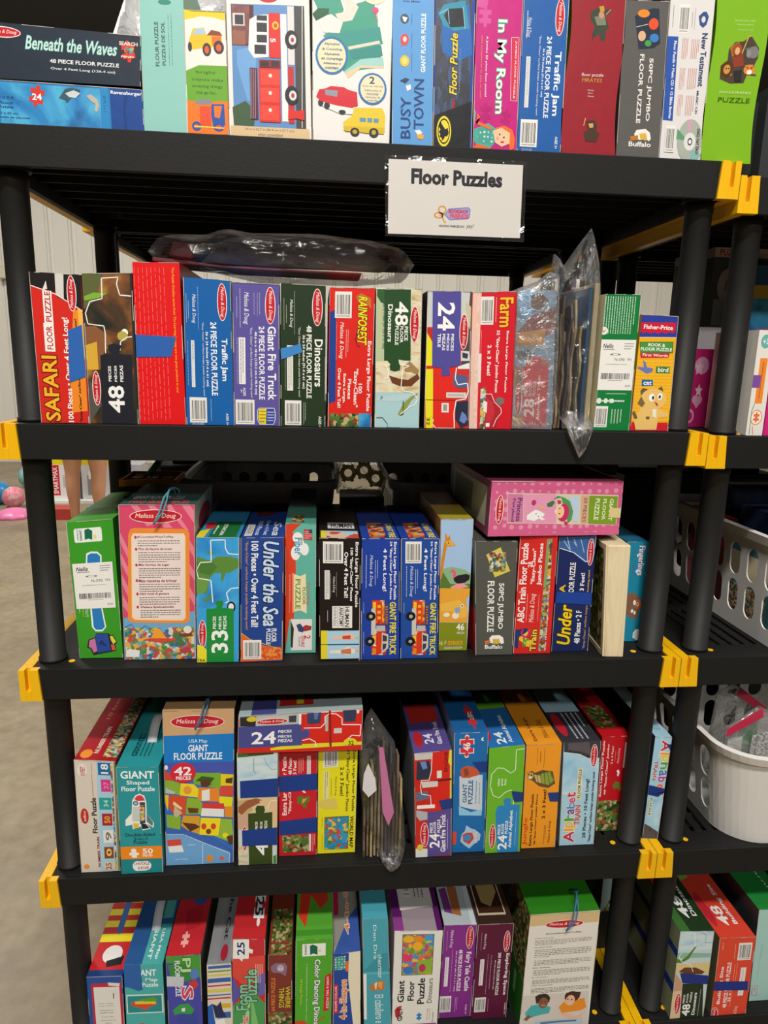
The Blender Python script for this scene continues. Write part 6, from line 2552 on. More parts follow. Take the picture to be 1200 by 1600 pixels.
# ------------------------------------------------------------------ laundry baskets
def basket(x0, x1, y0, y1, z0, h, mat, label, group, rows=2, r=.06, flare=.03, pitch=.052, hole=.6):
    def loop(s, z):
        k = (z/h); e = flare*(k-1)
        X0, X1, Y0, Y1 = x0-e, x1+e, y0-e, y1+e; rr = r
        a, b = X1-X0-2*rr, Y1-Y0-2*rr; q = math.pi/2*rr; T = 2*(a+b)+4*q; s = (s % 1)*T
        for seg in range(4):
            L = a if seg % 2 == 0 else b
            c0 = [(X0+rr, Y0), (X1, Y0+rr), (X1-rr, Y1), (X0, Y1-rr)][seg]; dr = [(1, 0), (0, 1), (-1, 0), (0, -1)][seg]
            if s <= L: return Vector((c0[0]+dr[0]*s, c0[1]+dr[1]*s))
            s -= L
            cc = [(X1-rr, Y0+rr), (X1-rr, Y1-rr), (X0+rr, Y1-rr), (X0+rr, Y0+rr)][seg]
            if s <= q:
                an = [-90, 0, 90, 180][seg]+math.degrees(s/rr); return Vector((cc[0]+rr*math.cos(R_(an)), cc[1]+rr*math.sin(R_(an))))
            s -= q
        return Vector((X0+rr, Y0))
    T = 2*(x1-x0+y1-y0)-8*r+2*math.pi*r; nc = int(T/pitch); base = Vector(((x0+x1)/2, (y0+y1)/2, z0))
    V = lambda s, z: Vector((loop(s, z).x, loop(s, z).y, z0+z))-base
    bm = bmesh.new(); zb, zt = h*.12, h*.84
    ch = (zt-zb)/rows; K = 20
    def corner(i): # is this cell on a rounded corner
        p = loop((i+.5)/nc, h/2)
        return (min(abs(p.x-x0), abs(p.x-x1)) < r*.9 and min(abs(p.y-y0), abs(p.y-y1)) < r*.9)
    for i in range(nc):
        s0, s1 = i/nc, (i+1)/nc
        for rw in range(rows):
            za, zb_ = zb+rw*ch, zb+(rw+1)*ch
            if corner(i):
                for k in range(4):
                    a, b = s0+(s1-s0)*k/4, s0+(s1-s0)*(k+1)/4; bm.faces.new([bm.verts.new(V(*t)) for t in ((a, za), (b, za), (b, zb_), (a, zb_))])
                continue
            inner = []; outer = []
            for k in range(K):
                t = 2*math.pi*(k+.5)/K; c, sn = math.cos(t), math.sin(t)
                w2 = hole/2; hh = .41
                px, py = w2*c, (hh-w2*.9*(s1-s0)*T/ch*1)*(1 if sn > 0 else -1)+w2*(s1-s0)*T/ch*sn
                inner.append((s0+(s1-s0)*(.5+px), za+ch*(.5+py)))
                mx = max(abs(c), abs(sn)); outer.append((s0+(s1-s0)*(.5+.5*c/mx), za+ch*(.5+.5*sn/mx)))
            iv = [bm.verts.new(V(*p)) for p in inner]; ov = [bm.verts.new(V(*p)) for p in outer]
            for k in range(K): bm.faces.new((ov[k], ov[(k+1) % K], iv[(k+1) % K], iv[k]))
            # fill the four cell corners
            for (cs, cz) in ((s0, za), (s1, za), (s1, zb_), (s0, zb_)):
                best = sorted(range(K), key=lambda k: abs(outer[k][0]-cs)/(s1-s0)+abs(outer[k][1]-cz)/ch)[:2]
                try: bm.faces.new([bm.verts.new(V(cs, cz)), bm.verts.new(V(*outer[best[0]])), bm.verts.new(V(*outer[best[1]]))])
                except ValueError: pass
    N = nc*4
    def band(z_a, z_b, oa=0, ob=0):
        for i in range(N):
            a, b = i/N, (i+1)/N
            q = []
            for s_, z_, o_ in ((a, z_a, oa), (b, z_a, oa), (b, z_b, ob), (a, z_b, ob)):
                v = V(s_, z_); n_ = Vector((v.x, v.y, 0)).normalized()*o_; q.append(bm.verts.new(v+n_))
            bm.faces.new(q)
    band(0.0, zb); band(zt, h*.90); band(h*.90, h*.91, 0, .010); band(h*.91, h*.99, .010, .014); band(h*.99, h, .014, .002)
    bm.faces.new([bm.verts.new(V(i/N, 0)) for i in range(N)])
    bmesh.ops.remove_doubles(bm, verts=bm.verts[:], dist=.0003)
    o = bmobj('laundry_basket', bm, mat, smooth=False); o.location = base+Vector((0, 0, .001))
    s = o.modifiers.new('thick', 'SOLIDIFY'); s.thickness = .0028; s.offset = -1
    for p in o.data.polygons: p.use_smooth = False
    return tag(o, label, 'laundry basket', group)
gb = 'slotted plastic laundry baskets'
basket(1.412, 1.80, -.02, .50, ZC, .225, WHITEP, 'white laundry basket on the third shelf of the right hand unit', gb, r=.045, flare=.013, pitch=.060)
basket(1.345, 1.80, -.025, .46, ZD, .225, WHITEP, 'white laundry basket holding zip bags on the fourth shelf of the right hand unit', gb, r=.085, flare=.035, pitch=.062)
basket(.215, .565, .405, .84, ZC+.0015, .268, GREYP, 'grey laundry basket behind the world map and sea boxes', gb, rows=2, r=.05, flare=.02, pitch=.050)
basket(.70, 1.12, .405, .84, ZC+.0015, .268, GREYP, 'grey laundry basket behind the giraffe and pink boxes', gb, rows=2, r=.05, flare=.02, pitch=.050)

def crate(name, x0, x1, y0, y1, z0, h, hexc, label, cat, group=None, rz=0, art=None, mat=None):
    """plain carton with printed front panel, all real sides"""
    m = Mesh(); w = x1-x0; d = y1-y0
    c = [(-w/2, 0, h), (w/2, 0, h), (w/2, 0, 0), (-w/2, 0, 0)]; b = lambda p: (p[0], d, p[2])
    F = Sheet(m, *c); Ls = Sheet(m, b(c[0]), c[0], c[3], b(c[3])); Rs = Sheet(m, c[1], b(c[1]), b(c[2]), c[2]); T = Sheet(m, b(c[0]), b(c[1]), c[1], c[0])
    Bk = Sheet(m, b(c[1]), b(c[0]), b(c[3]), b(c[2])); Bt = Sheet(m, c[3], c[2], b(c[2]), b(c[3]))
    for s in (F, Ls, Rs, T, Bk, Bt): s.rect(0, 0, 1, 1, hexc); s.up()
    if art:
        for ln in art:
            s = {'F': F, 'L': Ls, 'T': T, 'R': Rs}[ln[0]]; draw(s, ln[2:], [])
    if mat: o = m.build(name, [mat], None)
    else: o = ink_mesh_obj(name, m, None)
    o.location = ((x0+x1)/2, y0, z0+.0006); o.rotation_euler.z = R_(rz)
    return tag(o, label, cat, group)

# contents of the right hand baskets
gk = 'boxes inside the white basket on the third shelf'
crate('game_box', 1.50, 1.58, .10, .30, ZC+.005, .235, '28385c', 'dark blue box standing in the third shelf white basket', 'box', gk, art=['F T e8e8e8 300 100 700 200 0 b 48', 'L R c8ccd0 100 400 900 600'])
crate('game_box', 1.595, 1.67, .12, .34, ZC+.005, .255, '8c9098', 'grey box with number 48 standing in the third shelf white basket', 'box', gk, art=['F T 2a2a30 200 60 800 160 0 b 48', 'L R b8b8b8 0 200 1000 420'])
crate('game_box', 1.475, 1.495, .30, .46, ZC+.005, .20, 'a83a44', 'thin red box at the left rear in the third shelf white basket', 'box', gk)
crate('game_box', 1.46, 1.485, .10, .27, ZC+.005, .16, '4a8a94', 'thin teal box at the left front in the third shelf white basket', 'box', gk, art=['L R e8d8b8 100 100 900 500', 'L N crowd 100 550 900 950'])
crate('game_box', 1.51, 1.66, .36, .40, ZC+.005, .27, '1c2434', 'dark flat box at the back of the third shelf white basket', 'box', gk)
gk = 'zip bags in the white basket on the fourth shelf'
bag('zip_bag', [(1.39, .60), (1.372, .778), (1.44, .829), (1.50, .80), (1.52, .61)], .062, .010, FILM2, 'zip bag with a red seal leaning at the front of the fourth shelf basket', gk, wr=.002, seed=11, cat='zip bag')
bag('zip_bag', [(1.39, .62), (1.402, .815), (1.44, .836), (1.53, .768), (1.60, .705), (1.60, .62)], .150, .014, FILM2, 'zip bag with a crimson seal behind another bag in the fourth shelf basket', gk, wr=.003, seed=17, cat='zip bag')
RED = plain('red_zip', 'c42c4c', .35)
slab('bag_seal', [(1.368, .783), (1.44, .830), (1.446, .810), (1.370, .766)], .0475, .0485, RED, 'red zip seal strip across the front zip bag', 'zip seal', None)
slab('bag_seal', [(1.44, .837), (1.53, .770), (1.60, .708), (1.60, .690), (1.528, .752), (1.436, .818)], .130, .131, RED, 'crimson zip seal strip across the rear zip bag', 'zip seal', None)
CP = plain('card_paper', 'dcdedc', .7)
slab('paper_card', [(1.390, .60), (1.386, .750), (1.418, .756), (1.424, .61)], .066, .067, CP, 'white card at the left inside the front zip bag', 'card', None)
slab('paper_card', [(1.405, .62), (1.412, .775), (1.452, .79), (1.46, .62)], .072, .073, plain('green_paper', '2c8c4c', .6), 'green card inside the front zip bag of the fourth shelf basket', 'card', None)
slab('paper_card', [(1.43, .60), (1.436, .760), (1.485, .772), (1.49, .60)], .060, .061, pattern('glitter_paper', ['b8bcb8', 'e8e8e4', '8c908c', 'f0f0ec'], 260), 'glittering silver card at the right inside the front zip bag', 'card', None)

# ------------------------------------------------------------------ other stock on the right hand unit
gs = 'toys and boxes on the second shelf of the right hand unit'
Z2 = ZB-.005
crate('toy_case', 1.252, 1.318, .17, .30, Z2, .155, 'b01c64', 'magenta patterned toy case between the posts on the second shelf', 'toy case', gs,
      art=['F E c890b0 350 100 800 320', 'F P d8b0c4 500 130 560 200 640 200 580 250 600 330 500 280 410 330 430 250 360 200 460 200', 'F P d8c0cc 560 440 600 500 680 500 620 545 640 610 560 570 490 610 500 545 440 500 520 500',
           'F E d098b4 380 590 560 700', 'F E d098b4 520 590 700 700', 'F P d098b4 385 660 695 660 540 760', 'F E c890b0 100 760 500 960', 'F E b01c64 160 800 440 930', 'F R 3c68a8 0 40 220 180'])
crate('picture_book', 1.320, 1.332, .18, .30, Z2, .150, '7c98ac', 'thin grey blue book beside the magenta toy case', 'book', gs, art=['L N fair 0 0 1000 1000', 'F R c88a94 100 300 900 800'])
crate('game_box', 1.322, 1.50, .31, .50, Z2, .205, 'd8d4d8', 'white box behind the magenta toy case', 'box', gs, art=['F R 5a3080 0 560 1000 720', 'L R 5a3080 0 560 1000 720'])
crate('game_box', 1.372, 1.50, .315, .49, Z2+.2062, .165, '4a5850', 'dark puzzle box with a pale round creature, lying on the white box', 'box', gs,
      art=['F E b0aca8 100 250 480 700', 'F E 2a2a2c 240 380 330 560', 'L R c8b4a0 0 0 1000 120', 'F R c8b4a0 0 0 1000 120', 'F T a83028 80 20 500 100 0 b PUZZLE', 'F R 34403c 550 300 950 900', 'F P 94a09c 60 650 300 640 420 800 300 980 60 980'])
crate('puzzle_box', 1.2995, 1.331, .012, .15, Z2, .186, 'e4e0d8', 'narrow white box with an orange label and a violet tape, right hand unit', 'puzzle box', gs,
      art=['F E 6ab0ac 180 40 760 170', 'F T e8f0f0 300 80 640 130 0 b +3', 'F R ee8a34 280 260 720 690', 'F X b85a20 400 300 600 640 + 1', 'F R 7a50a0 0 420 460 540', 'F E e8884c 150 750 850 900', 'F E f0ece4 200 760 800 890', 'F J e8703c e8703c 500 825 500 90 0', 'F L 5a9a6a 4 300 690 180 760 200 990', 'F L d8703c 4 420 990 330 910'])
crate('puzzle_box', 1.333, 1.375, .012, .15, Z2, .19, 'c82878', 'hot pink narrow box beside the white orange label box, right hand unit', 'puzzle box', gs, art=['F P e88898 0 0 1000 0 1000 400 0 460'])
crate('puzzle_box', 1.415, 1.50, .26, .305, Z2, .33, '2c5c7c', 'tall dark blue and yellow picture box behind the hot pink box', 'puzzle box', gs, art=['F R c8b03c 0 120 1000 400', 'F N sea 100 200 900 800', 'F E e8d8a0 200 500 700 640'])
crate('storage_box', 1.262, 1.40, .015, .26, ZA-.021, .14, '34373a', 'dark grey box at the right end of the top row, right hand unit', 'box', None, art=['L R 55585a 100 100 900 900'])
crate('game_box', 1.209, 1.245, .20, .48, ZE, .285, '20201e', 'dark box with a dinosaur picture between the posts on the bottom shelf', 'box', None, art=['L N jungle 0 60 1000 940', 'F N jungle 60 100 940 620', 'F P 8aa0a0 60 300 900 200 940 400 500 560 60 640'])
crate('game_box', .952, .985, .33, .52, ZE, .25, '8c6c4c', 'brown carton standing behind the large green topped box', 'box', None)
crate('game_box', 1.60, 1.65, .012, .25, ZE, .245, '1c1c1e', 'black box with small red print at the far right of the bottom shelf', 'box', None, art=['F R 8a2830 100 100 400 300', 'T P 8a2830 100 500 500 450 600 800 200 850'])
crate('game_box', 1.185, 1.225, .33, .50, ZC+.001, .30, '6c6c66', 'grey board game box standing behind the teal narrow box', 'box', None, art=['F R 34342f 120 60 880 240', 'F T 20201e 300 600 700 900 + b Game', 'F P 2a2a28 300 400 600 350 800 450 500 560'])
# tray with marker behind the pink box
rt = empty('craft_tray', (.150, .37, ZC+.2665)); bm = bmesh.new()
OR = plain('orange_plastic', 'e8862c', .4)
bx(bm, -.05, .06, -.03, .08, 0, .006); bx(bm, -.052, .062, -.034, -.03, 0, .016); bx(bm, -.052, .062, .08, .084, 0, .016); bx(bm, -.054, -.05, -.034, .084, 0, .016); bx(bm, .06, .064, -.034, .084, 0, .016)
for i in range(3):
    for j in range(3): bx(bm, -.042+i*.034, -.018+i*.034, -.024+j*.034, -.002+j*.034, .0061, .012)
bmobj('tray', bm, OR, rt, bevel=.001); tag(rt, 'orange tray with square pockets on a dark carton behind the pink box', 'tray')
bm = bmesh.new(); tube(bm, [(0, 0, 0), (.022, .01, .030)], .0075, 14); o = bmobj('marker_pen', bm, plain('teal_pen', '2a9a84', .35)); o.location = (.150, .375, ZC+.285); tag(o, 'teal marker pen standing tilted on the orange tray', 'marker pen')
crate('storage_box', .10, .19, .325, .50, ZC+.001, .263, '2c2c2e', 'dark carton under the orange tray on the third shelf', 'box')
# yellow toys in clear bag between the grey baskets
bag('plastic_bag', [(.566, 1.215), (.560, 1.262), (.575, 1.30), (.62, 1.312), (.665, 1.300), (.680, 1.25), (.672, 1.212)], .37, .03, FILM2, 'clear bag of yellow toy parts between the grey baskets', wr=.004, seed=21)
YT = plain('yellow_toy', 'd8c03c', .4)
g = 'yellow toy parts in the clear bag'
for i, (a, b) in enumerate(((.592, 1.262), (.628, 1.268), (.655, 1.25))):
    bm = bmesh.new(); tube(bm, [(.014*math.cos(t), 0, .014*math.sin(t)) for t in [2*math.pi*k/16 for k in range(17)]], .005, 8)
    for k in range(6):
        t = math.pi*k/3; tube(bm, [(.016*math.cos(t), 0, .016*math.sin(t)), (.022*math.cos(t), 0, .022*math.sin(t))], .004, 6)
    o = bmobj('toy_gear', bm, YT); o.location = (a, .372, b); tag(o, '%s yellow toothed ring in the clear bag' % ['left', 'middle', 'right'][i], 'toy part', g)
crate('storage_box', .575, .672, .34, .44, ZC+.001, .243, '2a4448', 'dark teal carton under the bag of yellow toys', 'box')

# totes added to keep the bays behind dark, then a plastic bag
gt = 'dark totes added to darken the shelving behind'
def tote(x0, x1, y0, y1, z, h, label, mat=TOTE):
    bm = bmesh.new(); w = x1-x0; d = y1-y0
    e = .012
    for (a, b) in ((0, h*.92),):
        lo = [(e, e), (w-e, e), (w-e, d-e), (e, d-e)]; hi = [(0, 0), (w, 0), (w, d), (0, d)]
        A = [bm.verts.new((p[0], p[1], 0)) for p in lo]; B = [bm.verts.new((p[0], p[1], b)) for p in hi]
        bm.faces.new(A[::-1]); bm.faces.new(B)
        for i in range(4): bm.faces.new((A[i], A[(i+1) % 4], B[(i+1) % 4], B[i]))
    rt = empty('added_dark_tote', (x0, y0, z+.001)); bmobj('bin', bm, mat, rt, bevel=.004)
    bm = bmesh.new(); bx(bm, -.006, w+.006, -.006, d+.006, h*.92+.0005, h*.96); bx(bm, .03, w-.03, .03, d-.03, h*.96, h); bmobj('lid', bm, mat, rt, bevel=.004)
    return tag(rt, label, 'storage tote', gt)
Y2 = D+.05
tote(.06, .50, Y2+.26, 1.08, ZC, .24, 'black lidded tote added for darkness on the rear unit behind the grey basket')
tote(.76, 1.12, Y2+.26, 1.08, ZC, .24, 'black lidded tote added for darkness on the rear unit behind the second grey basket')
tote(.08, .60, Y2, 1.08, ZD, .32, 'black lidded tote added for darkness on the fourth rear shelf, left one')
tote(.63, 1.12, Y2, 1.08, ZD, .32, 'black lidded tote added for darkness on the fourth rear shelf, right one')
tote(.10, .60, Y2, 1.08, ZE, .30, 'black lidded tote added for darkness on the bottom rear shelf, left one')
tote(.63, 1.12, Y2, 1.08, ZE, .30, 'black lidded tote added for darkness on the bottom rear shelf, right one')
tote(1.31, 1.80, Y2, 1.08, ZC, .27, 'black lidded tote added for darkness behind the right hand white basket')
tote(1.31, 1.80, Y2, 1.08, ZD, .27, 'black lidded tote added for darkness behind the right hand zip bag basket')
tote(1.31, 1.80, Y2, 1.08, ZE, .30, 'black lidded tote added for darkness behind the right hand bottom shelf boxes')
bag('plastic_bag', [(.135, 1.849), (.13, 2.10), (.17, 2.20), (.26, 2.21), (.36, 2.19), (.40, 2.0), (.395, 1.849)], .34, .05, film('grey_film', 'b8b0a8', clear=.35, rough=.3, scale=12, dif=.8),
    'grey crinkled plastic bag behind the turquoise and yellow truck boxes on the top shelf', wr=.008, seed=31)

# ------------------------------------------------------------------ room
def wall(name, pts, mat): 
    bm = bmesh.new(); bm.faces.new([bm.verts.new(p) for p in pts]); o = bmobj(name, bm, mat); o['kind'] = 'structure'; return o
mf, nt, b = nodes('polished_concrete')
tc = nt.nodes.new('ShaderNodeTexCoord'); n1 = nt.nodes.new('ShaderNodeTexNoise'); n1.inputs['Scale'].default_value = 2.2; n1.inputs['Detail'].default_value = 9; n1.inputs['Roughness'].default_value = .62
n2 = nt.nodes.new('ShaderNodeTexNoise'); n2.inputs['Scale'].default_value = 22; n2.inputs['Detail'].default_value = 6
cr = nt.nodes.new('ShaderNodeValToRGB'); cr.color_ramp.elements[0].position = .32; cr.color_ramp.elements[0].color = lin('7f715a'); cr.color_ramp.elements[1].position = .68; cr.color_ramp.elements[1].color = lin('9a8c70')
mx = nt.nodes.new('ShaderNodeMix'); mx.data_type = 'RGBA'; mx.blend_type = 'SOFT_LIGHT'; mx.inputs['Factor'].default_value = .5
nt.links.new(tc.outputs['Object'], n1.inputs['Vector']); nt.links.new(tc.outputs['Object'], n2.inputs['Vector'])
nt.links.new(n1.outputs['Fac'], cr.inputs['Fac']); nt.links.new(cr.outputs['Color'], mx.inputs['A']); nt.links.new(n2.outputs['Fac'], mx.inputs['B'])
nt.links.new(mx.outputs['Result'], b.inputs['Base Color']); b.inputs['Roughness'].default_value = .42
rr = nt.nodes.new('ShaderNodeMapRange'); rr.inputs['To Min'].default_value = .28; rr.inputs['To Max'].default_value = .6; nt.links.new(n1.outputs['Fac'], rr.inputs['Value']); nt.links.new(rr.outputs[0], b.inputs['Roughness'])
wall('floor', [(-9, -7, 0), (9, -7, 0), (9, 8.9, 0), (-9, 8.9, 0)], mf)
WALLM = plain('white_sheet_metal', 'dcd8cc', .45, bump=.05, bscale=3)
bm = bmesh.new(); x = -9; pr = []
while x < 9:
    pr += [(x, 8.9), (x+.14, 8.9), (x+.155, 8.875), (x+.18, 8.875), (x+.195, 8.9), (x+.235, 8.9), (x+.24, 8.894), (x+.25, 8.9)]; x += .29
for (a, b_), (c, d_) in zip(pr, pr[1:]):
    bm.faces.new([bm.verts.new(p) for p in ((a, b_, 0), (c, d_, 0), (c, d_, 5.1), (a, b_, 5.1))])
bmesh.ops.remove_doubles(bm, verts=bm.verts[:], dist=1e-5)
o = bmobj('wall_back', bm, WALLM); o['kind'] = 'structure'
DARKW = plain('far_wall', '55534e', .7)
wall('wall_left', [(-9, -7, 0), (-9, 8.9, 0), (-9, 8.9, 5.1), (-9, -7, 5.1)], DARKW)
wall('wall_right', [(9, -7, 0), (9, 8.9, 0), (9, 8.9, 5.1), (9, -7, 5.1)], DARKW)
wall('wall_front', [(-9, -7, 0), (9, -7, 0), (9, -7, 5.1), (-9, -7, 5.1)], DARKW)
wall('ceiling', [(-9, -7, 5.1), (9, -7, 5.1), (9, 8.9, 5.1), (-9, 8.9, 5.1)], plain('ceiling_sheet', '161616', .8))

# far things at the left
gp = 'balls on the floor by the far wall'
def ball(x, y, r, mat, label, z=None):
    bm = bmesh.new(); bmesh.ops.create_uvsphere(bm, u_segments=28, v_segments=16, radius=r); o = bmobj('play_ball', bm, mat, smooth=True); o.location = (x, y, r if z is None else z); return tag(o, label, 'ball', gp)
ball(-2.47, 5.85, .105, pattern('ball_pink', ['d8d4c4', 'd86a84', 'c8c8b0'], 9, 'n'), 'pale ball with pink blotches, nearest of the floor balls')
ball(-2.68, 6.02, .115, plain('ball_blue', '2a80b4', .3), 'plain blue ball at the left edge beside the pink blotched ball')
ball(-2.74, 6.95, .125, pattern('ball_teal', ['5aa0a8', '88b8b4', 'c8c8b0'], 9, 'n'), 'teal globe ball behind the pink blotched ball')
bm = bmesh.new(); bmesh.ops.create_uvsphere(bm, u_segments=28, v_segments=12, radius=.16)
for v in bm.verts: v.co.z = max(v.co.z, 0)*.55
for v in bm.verts:
    if v.co.z < .05: v.co.x *= 1+.06*math.cos(10*math.atan2(v.co.y, v.co.x)); v.co.y *= 1+.06*math.cos(10*math.atan2(v.co.y, v.co.x))
o = bmobj('toy_shell', bm, plain('pink_toy', 'e078a8', .35), smooth=True); o.location = (-2.30, 5.42, 0.001); tag(o, 'pink scalloped plastic toy dome on the floor before the balls', 'toy')
bm = bmesh.new(); bx(bm, 0, 2.2, 0, .6, 0, .03); bx(bm, 0, .04, 0, .6, .03, .0301)
o = bmobj('low_platform', bm, WHITEP, bevel=.004); o.location = (-2.36, 6.05, 0); tag(o, 'low white display platform on the floor behind the person', 'platform')
crate('toy_box', -2.20, -1.93, 6.10, 6.4, .031, .42, 'dcdcd8', 'white toy box with a red upright strip behind the person', 'box', 'toy boxes on the low platform', art=['F R c82830 30 150 330 900', 'F T f0e8e8 90 200 270 860 + b SMARTMAX', 'F R e0d020 0 0 1000 140', 'F R b8b8b8 450 400 900 700'])
crate('toy_box', -1.90, -1.62, 6.12, 6.4, .031, .42, 'd0d0d0', 'grey white toy box with a yellow top between the person\'s legs', 'box', 'toy boxes on the low platform', art=['F R e0d020 0 0 1000 150', 'F R 8c9090 200 400 700 900', 'F R e8e8e8 250 300 600 500'])
crate('toy_box', -1.58, -1.30, 6.14, 6.4, .031, .36, 'a8a8ac', 'grey toy box at the right on the low platform', 'box', 'toy boxes on the low platform')
crate('toy_car_box', -1.62, -1.40, 5.35, 5.55, 0, .10, '3a5c94', 'small blue box on the floor behind the person', 'box')
crate('toy_car_box', -1.95, -1.75, 5.3, 5.5, 0, .10, 'b04038', 'small red box on the floor near the person', 'box')
bm = bmesh.new(); bx(bm, 0, .14, 0, .12, 0, .14); bx(bm, .02, .12, .01, .11, .14, .16)
o = bmobj('wall_box', bm, plain('beige_box', 'cfc8b0', .6), bevel=.008); o.location = (-3.66, 8.74, 2.44); tag(o, 'beige electrical box on the far white wall', 'electrical box')

# ------------------------------------------------------------------ person behind the shelving
def person(loc):
    rt = empty('person', loc)
    J = {'pel': (0, 0, .93), 'sp': (0, 0, 1.12), 'ch': (0, 0, 1.32), 'nk': (0, .01, 1.46), 'hd0': (0, -.01, 1.54), 'hd1': (0, -.015, 1.63), 'hd2': (0, -.005, 1.70)}
    R = {'pel': (.165, .12), 'sp': (.14, .10), 'ch': (.165, .11), 'nk': (.055, .055), 'hd0': (.066, .075), 'hd1': (.078, .094), 'hd2': (.055, .065)}
    E = [('pel', 'sp'), ('sp', 'ch'), ('ch', 'nk'), ('nk', 'hd0'), ('hd0', 'hd1'), ('hd1', 'hd2')]
    for s, n in ((-1, 'l'), (1, 'r')):
        lx = .115*s
        for k, p, r in (('hip', (.095*s, 0, .86), (.10, .105)), ('th', (lx, 0, .68), (.094, .094)), ('kn', (lx+.004*s, 0, .49), (.062, .066)), ('cf', (lx, .018, .36), (.059, .064)), ('sh', (lx, .012, .20), (.042, .044)), ('an', (lx, .01, .085), (.034, .038)), ('ft', (lx+.01*s, -.05, .042), (.042, .036)), ('to', (lx+.025*s, -.16, .030), (.044, .024))):
            J[n+k] = p; R[n+k] = r
        E += [('pel', n+'hip')]+[(n+a, n+b) for a, b in (('hip', 'th'), ('th', 'kn'), ('kn', 'cf'), ('cf', 'sh'), ('sh', 'an'), ('an', 'ft'), ('ft', 'to'))]
        for k, p, r in (('s', (.19*s, 0, 1.38), (.055, .055)), ('e', (.25*s, .01, 1.12), (.038, .038)), ('w', (.27*s, -.06, .89), (.026, .024)), ('p', (.272*s, -.085, .83), (.017, .036))):
            J[n+k] = p; R[n+k] = r
        E += [('ch', n+'s'), (n+'s', n+'e'), (n+'e', n+'w'), (n+'w', n+'p')]
        for f, (dy, l) in enumerate(((-.028, .075), (-.010, .085), (.010, .078), (.027, .062))):
            J[n+'f%da' % f] = (.272*s, -.095+dy, .795); R[n+'f%da' % f] = (.0095, .0095)
            J[n+'f%db' % f] = (.266*s, -.105+dy, .795-l*.5); R[n+'f%db' % f] = (.0085, .0085)
            J[n+'f%dc' % f] = (.256*s, -.108+dy, .795-l); R[n+'f%dc' % f] = (.0072, .0072)
            E += [(n+'p', n+'f%da' % f), (n+'f%da' % f, n+'f%db' % f), (n+'f%db' % f, n+'f%dc' % f)]
        J[n+'t1'] = (.262*s, -.125, .84); R[n+'t1'] = (.011, .011); J[n+'t2'] = (.254*s, -.145, .80); R[n+'t2'] = (.0085, .0085)
        E += [(n+'p', n+'t1'), (n+'t1', n+'t2')]
    ks = list(J); me = bpy.data.meshes.new('body'); me.from_pydata([J[k] for k in ks], [(ks.index(a), ks.index(b)) for a, b in E], [])
    me.materials.append(SKIN); o = bpy.data.objects.new('body', me); COL.objects.link(o); o.parent = rt
    sk = o.modifiers.new('skin', 'SKIN'); sk.use_smooth_shade = True
    for i, k in enumerate(ks): me.skin_vertices[0].data[i].radius = R[k]
    me.skin_vertices[0].data[ks.index('pel')].use_root = True
    sb = o.modifiers.new('sub', 'SUBSURF'); sb.levels = 1; sb.render_levels = 2
    def lathe(name, prof, mat, label=None, off=(0, 0)):
        bm = bmesh.new(); rg = []
        for z, a, b in prof: rg.append([bm.verts.new((off[0]+a*math.cos(t), off[1]+b*math.sin(t), z)) for t in [2*math.pi*k/24 for k in range(24)]])
        for p, q in zip(rg, rg[1:]):
            for k in range(24): bm.faces.new((p[k], p[(k+1) % 24], q[(k+1) % 24], q[k]))
        ob = bmobj(name, bm, mat, rt, smooth=True); s_ = ob.modifiers.new('t', 'SOLIDIFY'); s_.thickness = .004
        return ob
    sh = plain('shorts_cloth', '3c4658', .85); st = plain('shirt_cloth', '7a8890', .85)
    lathe('shorts', [(1.02, .175, .135), (.93, .19, .145), (.84, .20, .15)], sh)
    for s in (-1, 1): lathe('shorts_leg', [(.88, .105, .13), (.80, .112, .125), (.70, .115, .122)], sh, off=(.105*s, 0))
    lathe('shirt', [(.98, .19, .145), (1.12, .175, .13), (1.30, .20, .14), (1.40, .19, .115), (1.45, .09, .075)], st)
    for s in (-1, 1):
        bm = bmesh.new(); tube(bm, [(.16*s, 0, 1.395), (.205*s, 0, 1.33), (.225*s, .004, 1.22)], [.075, .068, .062], 16, caps=False); bmobj('sleeve', bm, st, rt, smooth=True)
    bm = bmesh.new(); bmesh.ops.create_uvsphere(bm, u_segments=24, v_segments=14, radius=1)
    for v in list(bm.verts):
        v.co = Vector((v.co.x*.086, v.co.y*.102+.018, 1.655+v.co.z*.092))
    bmesh.ops.delete(bm, geom=[v for v in bm.verts if v.co.y < -.045 and v.co.z < 1.69], context='VERTS')
    bmobj('hair', bm, plain('brown_hair', '3a2a20', .7), rt, smooth=True)
    # face
    bm = bmesh.new(); prism(bm, [(-.010, 1.600), (.010, 1.600), (.006, 1.640), (-.006, 1.640)], -.118, -.095); bmobj('nose', bm, SKIN, rt, bevel=.003)
    for s in (-1, 1):
        bm = bmesh.new(); bmesh.ops.create_uvsphere(bm, u_segments=12, v_segments=8, radius=.011); ob = bmobj('eye', bm, plain('eye', 'e8e8e8', .3), rt, smooth=True); ob.location = (.03*s, -.092, 1.645)
        bm = bmesh.new(); bmesh.ops.create_uvsphere(bm, u_segments=12, v_segments=8, radius=.02); ob = bmobj('ear', bm, SKIN, rt, smooth=True); ob.location = (.08*s, 0, 1.62); ob.scale = (.4, .8, 1.3)
    bm = bmesh.new(); bx(bm, -.024, .024, -.101, -.09, 1.572, 1.580); bmobj('mouth', bm, plain('lips', 'a05850', .5), rt, bevel=.002)
    return rt
p = person((-1.475, 4.95, 0)); p.rotation_euler.z = R_(168)
tag(p, 'person in shorts with bare legs standing on the concrete behind the shelving', 'person')

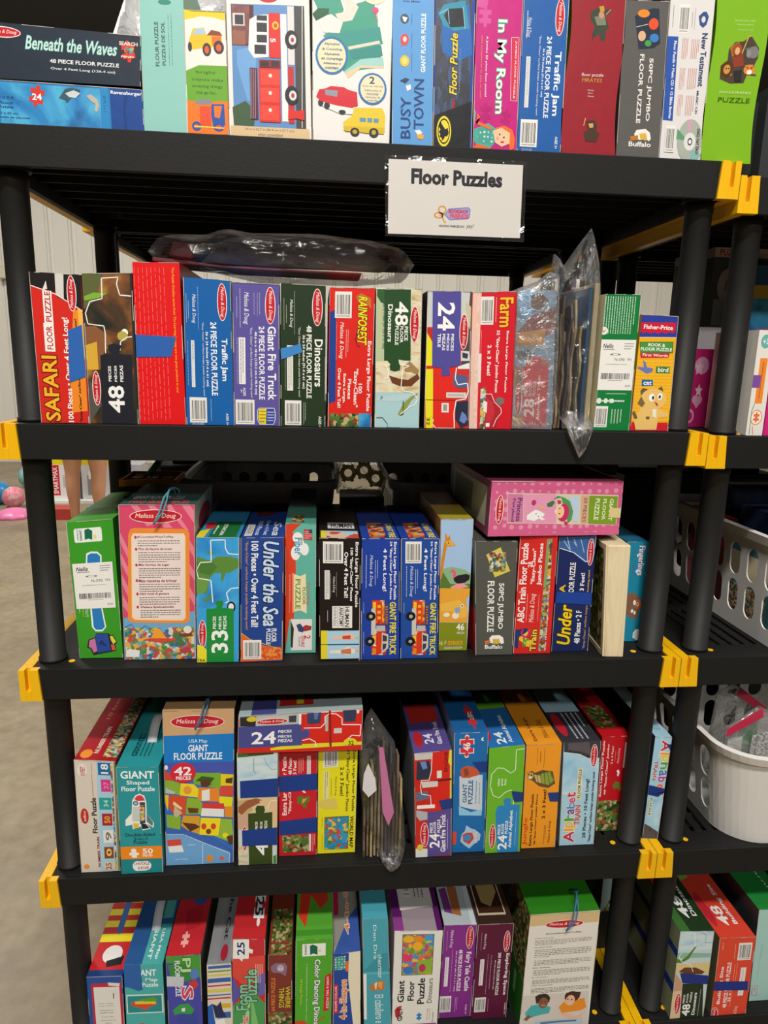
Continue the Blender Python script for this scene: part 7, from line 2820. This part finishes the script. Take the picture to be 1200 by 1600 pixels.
# ------------------------------------------------------------------ light
def lamp(x, y, z, e, sx, sy, aim=None, col=(1, .955, .90)):
    l = bpy.data.lights.new('warehouse_or_fill_lamp', 'AREA'); l.shape = 'RECTANGLE'; l.size = sx; l.size_y = sy; l.energy = e; l.color = col
    o = bpy.data.objects.new('warehouse_or_fill_lamp', l); o.location = (x, y, z); COL.objects.link(o)
    if aim: o.rotation_euler = (Vector(aim)-Vector((x, y, z))).to_track_quat('-Z', 'Y').to_euler()
    return o
lamp(.3, -2.85, 5.0, 208, 1.2, .3, (.5, 0, 1.2))
lamp(.8, -5.8, 5.0, 175, 1.2, .4, (.6, 0, 1.0))  # fill light added to brighten the box fronts, not a real fixture
lamp(-3.6, -1.5, 5.0, 30, 1.2, .5)
lamp(4.6, -1.5, 5.0, 60, 1.2, .5)
lamp(-3.5, 4.6, 5.0, 225, 1.2, .6)
lamp(1.5, 4.6, 5.0, 170, 1.2, .6)
lamp(5.5, 4.2, 5.0, 130, 1.2, .6)
w = bpy.data.worlds.new('World'); scn.world = w; w.use_nodes = True
w.node_tree.nodes['Background'].inputs['Color'].default_value = (1, .97, .93, 1); w.node_tree.nodes['Background'].inputs['Strength'].default_value = .25

# ------------------------------------------------------------------ camera
yaw, pitch, roll = .0969, .2162, .0233
cy, sy, cp, sp = math.cos(yaw), math.sin(yaw), math.cos(pitch), math.sin(pitch)
fwd = Vector((sy*cp, cy*cp, -sp)); r0 = Vector((cy, -sy, 0)); u0 = r0.cross(fwd)
r = r0*math.cos(roll)+u0*math.sin(roll); u = -r0*math.sin(roll)+u0*math.cos(roll)
cam = bpy.data.cameras.new('Camera'); co = bpy.data.objects.new('Camera', cam); COL.objects.link(co)
co.matrix_world = Matrix(((r.x, u.x, -fwd.x, .5243), (r.y, u.y, -fwd.y, -1.1881), (r.z, u.z, -fwd.z, 1.5156), (0, 0, 0, 1)))
cam.sensor_fit = 'VERTICAL'; cam.sensor_height = 32; cam.lens = 1085/1600*32; cam.clip_start = .02
scn.camera = co
scn.view_settings.view_transform = 'Standard'; scn.view_settings.look = 'None'; scn.view_settings.gamma = 1; scn.view_settings.use_curve_mapping = False
scn.view_settings.exposure = 0.0
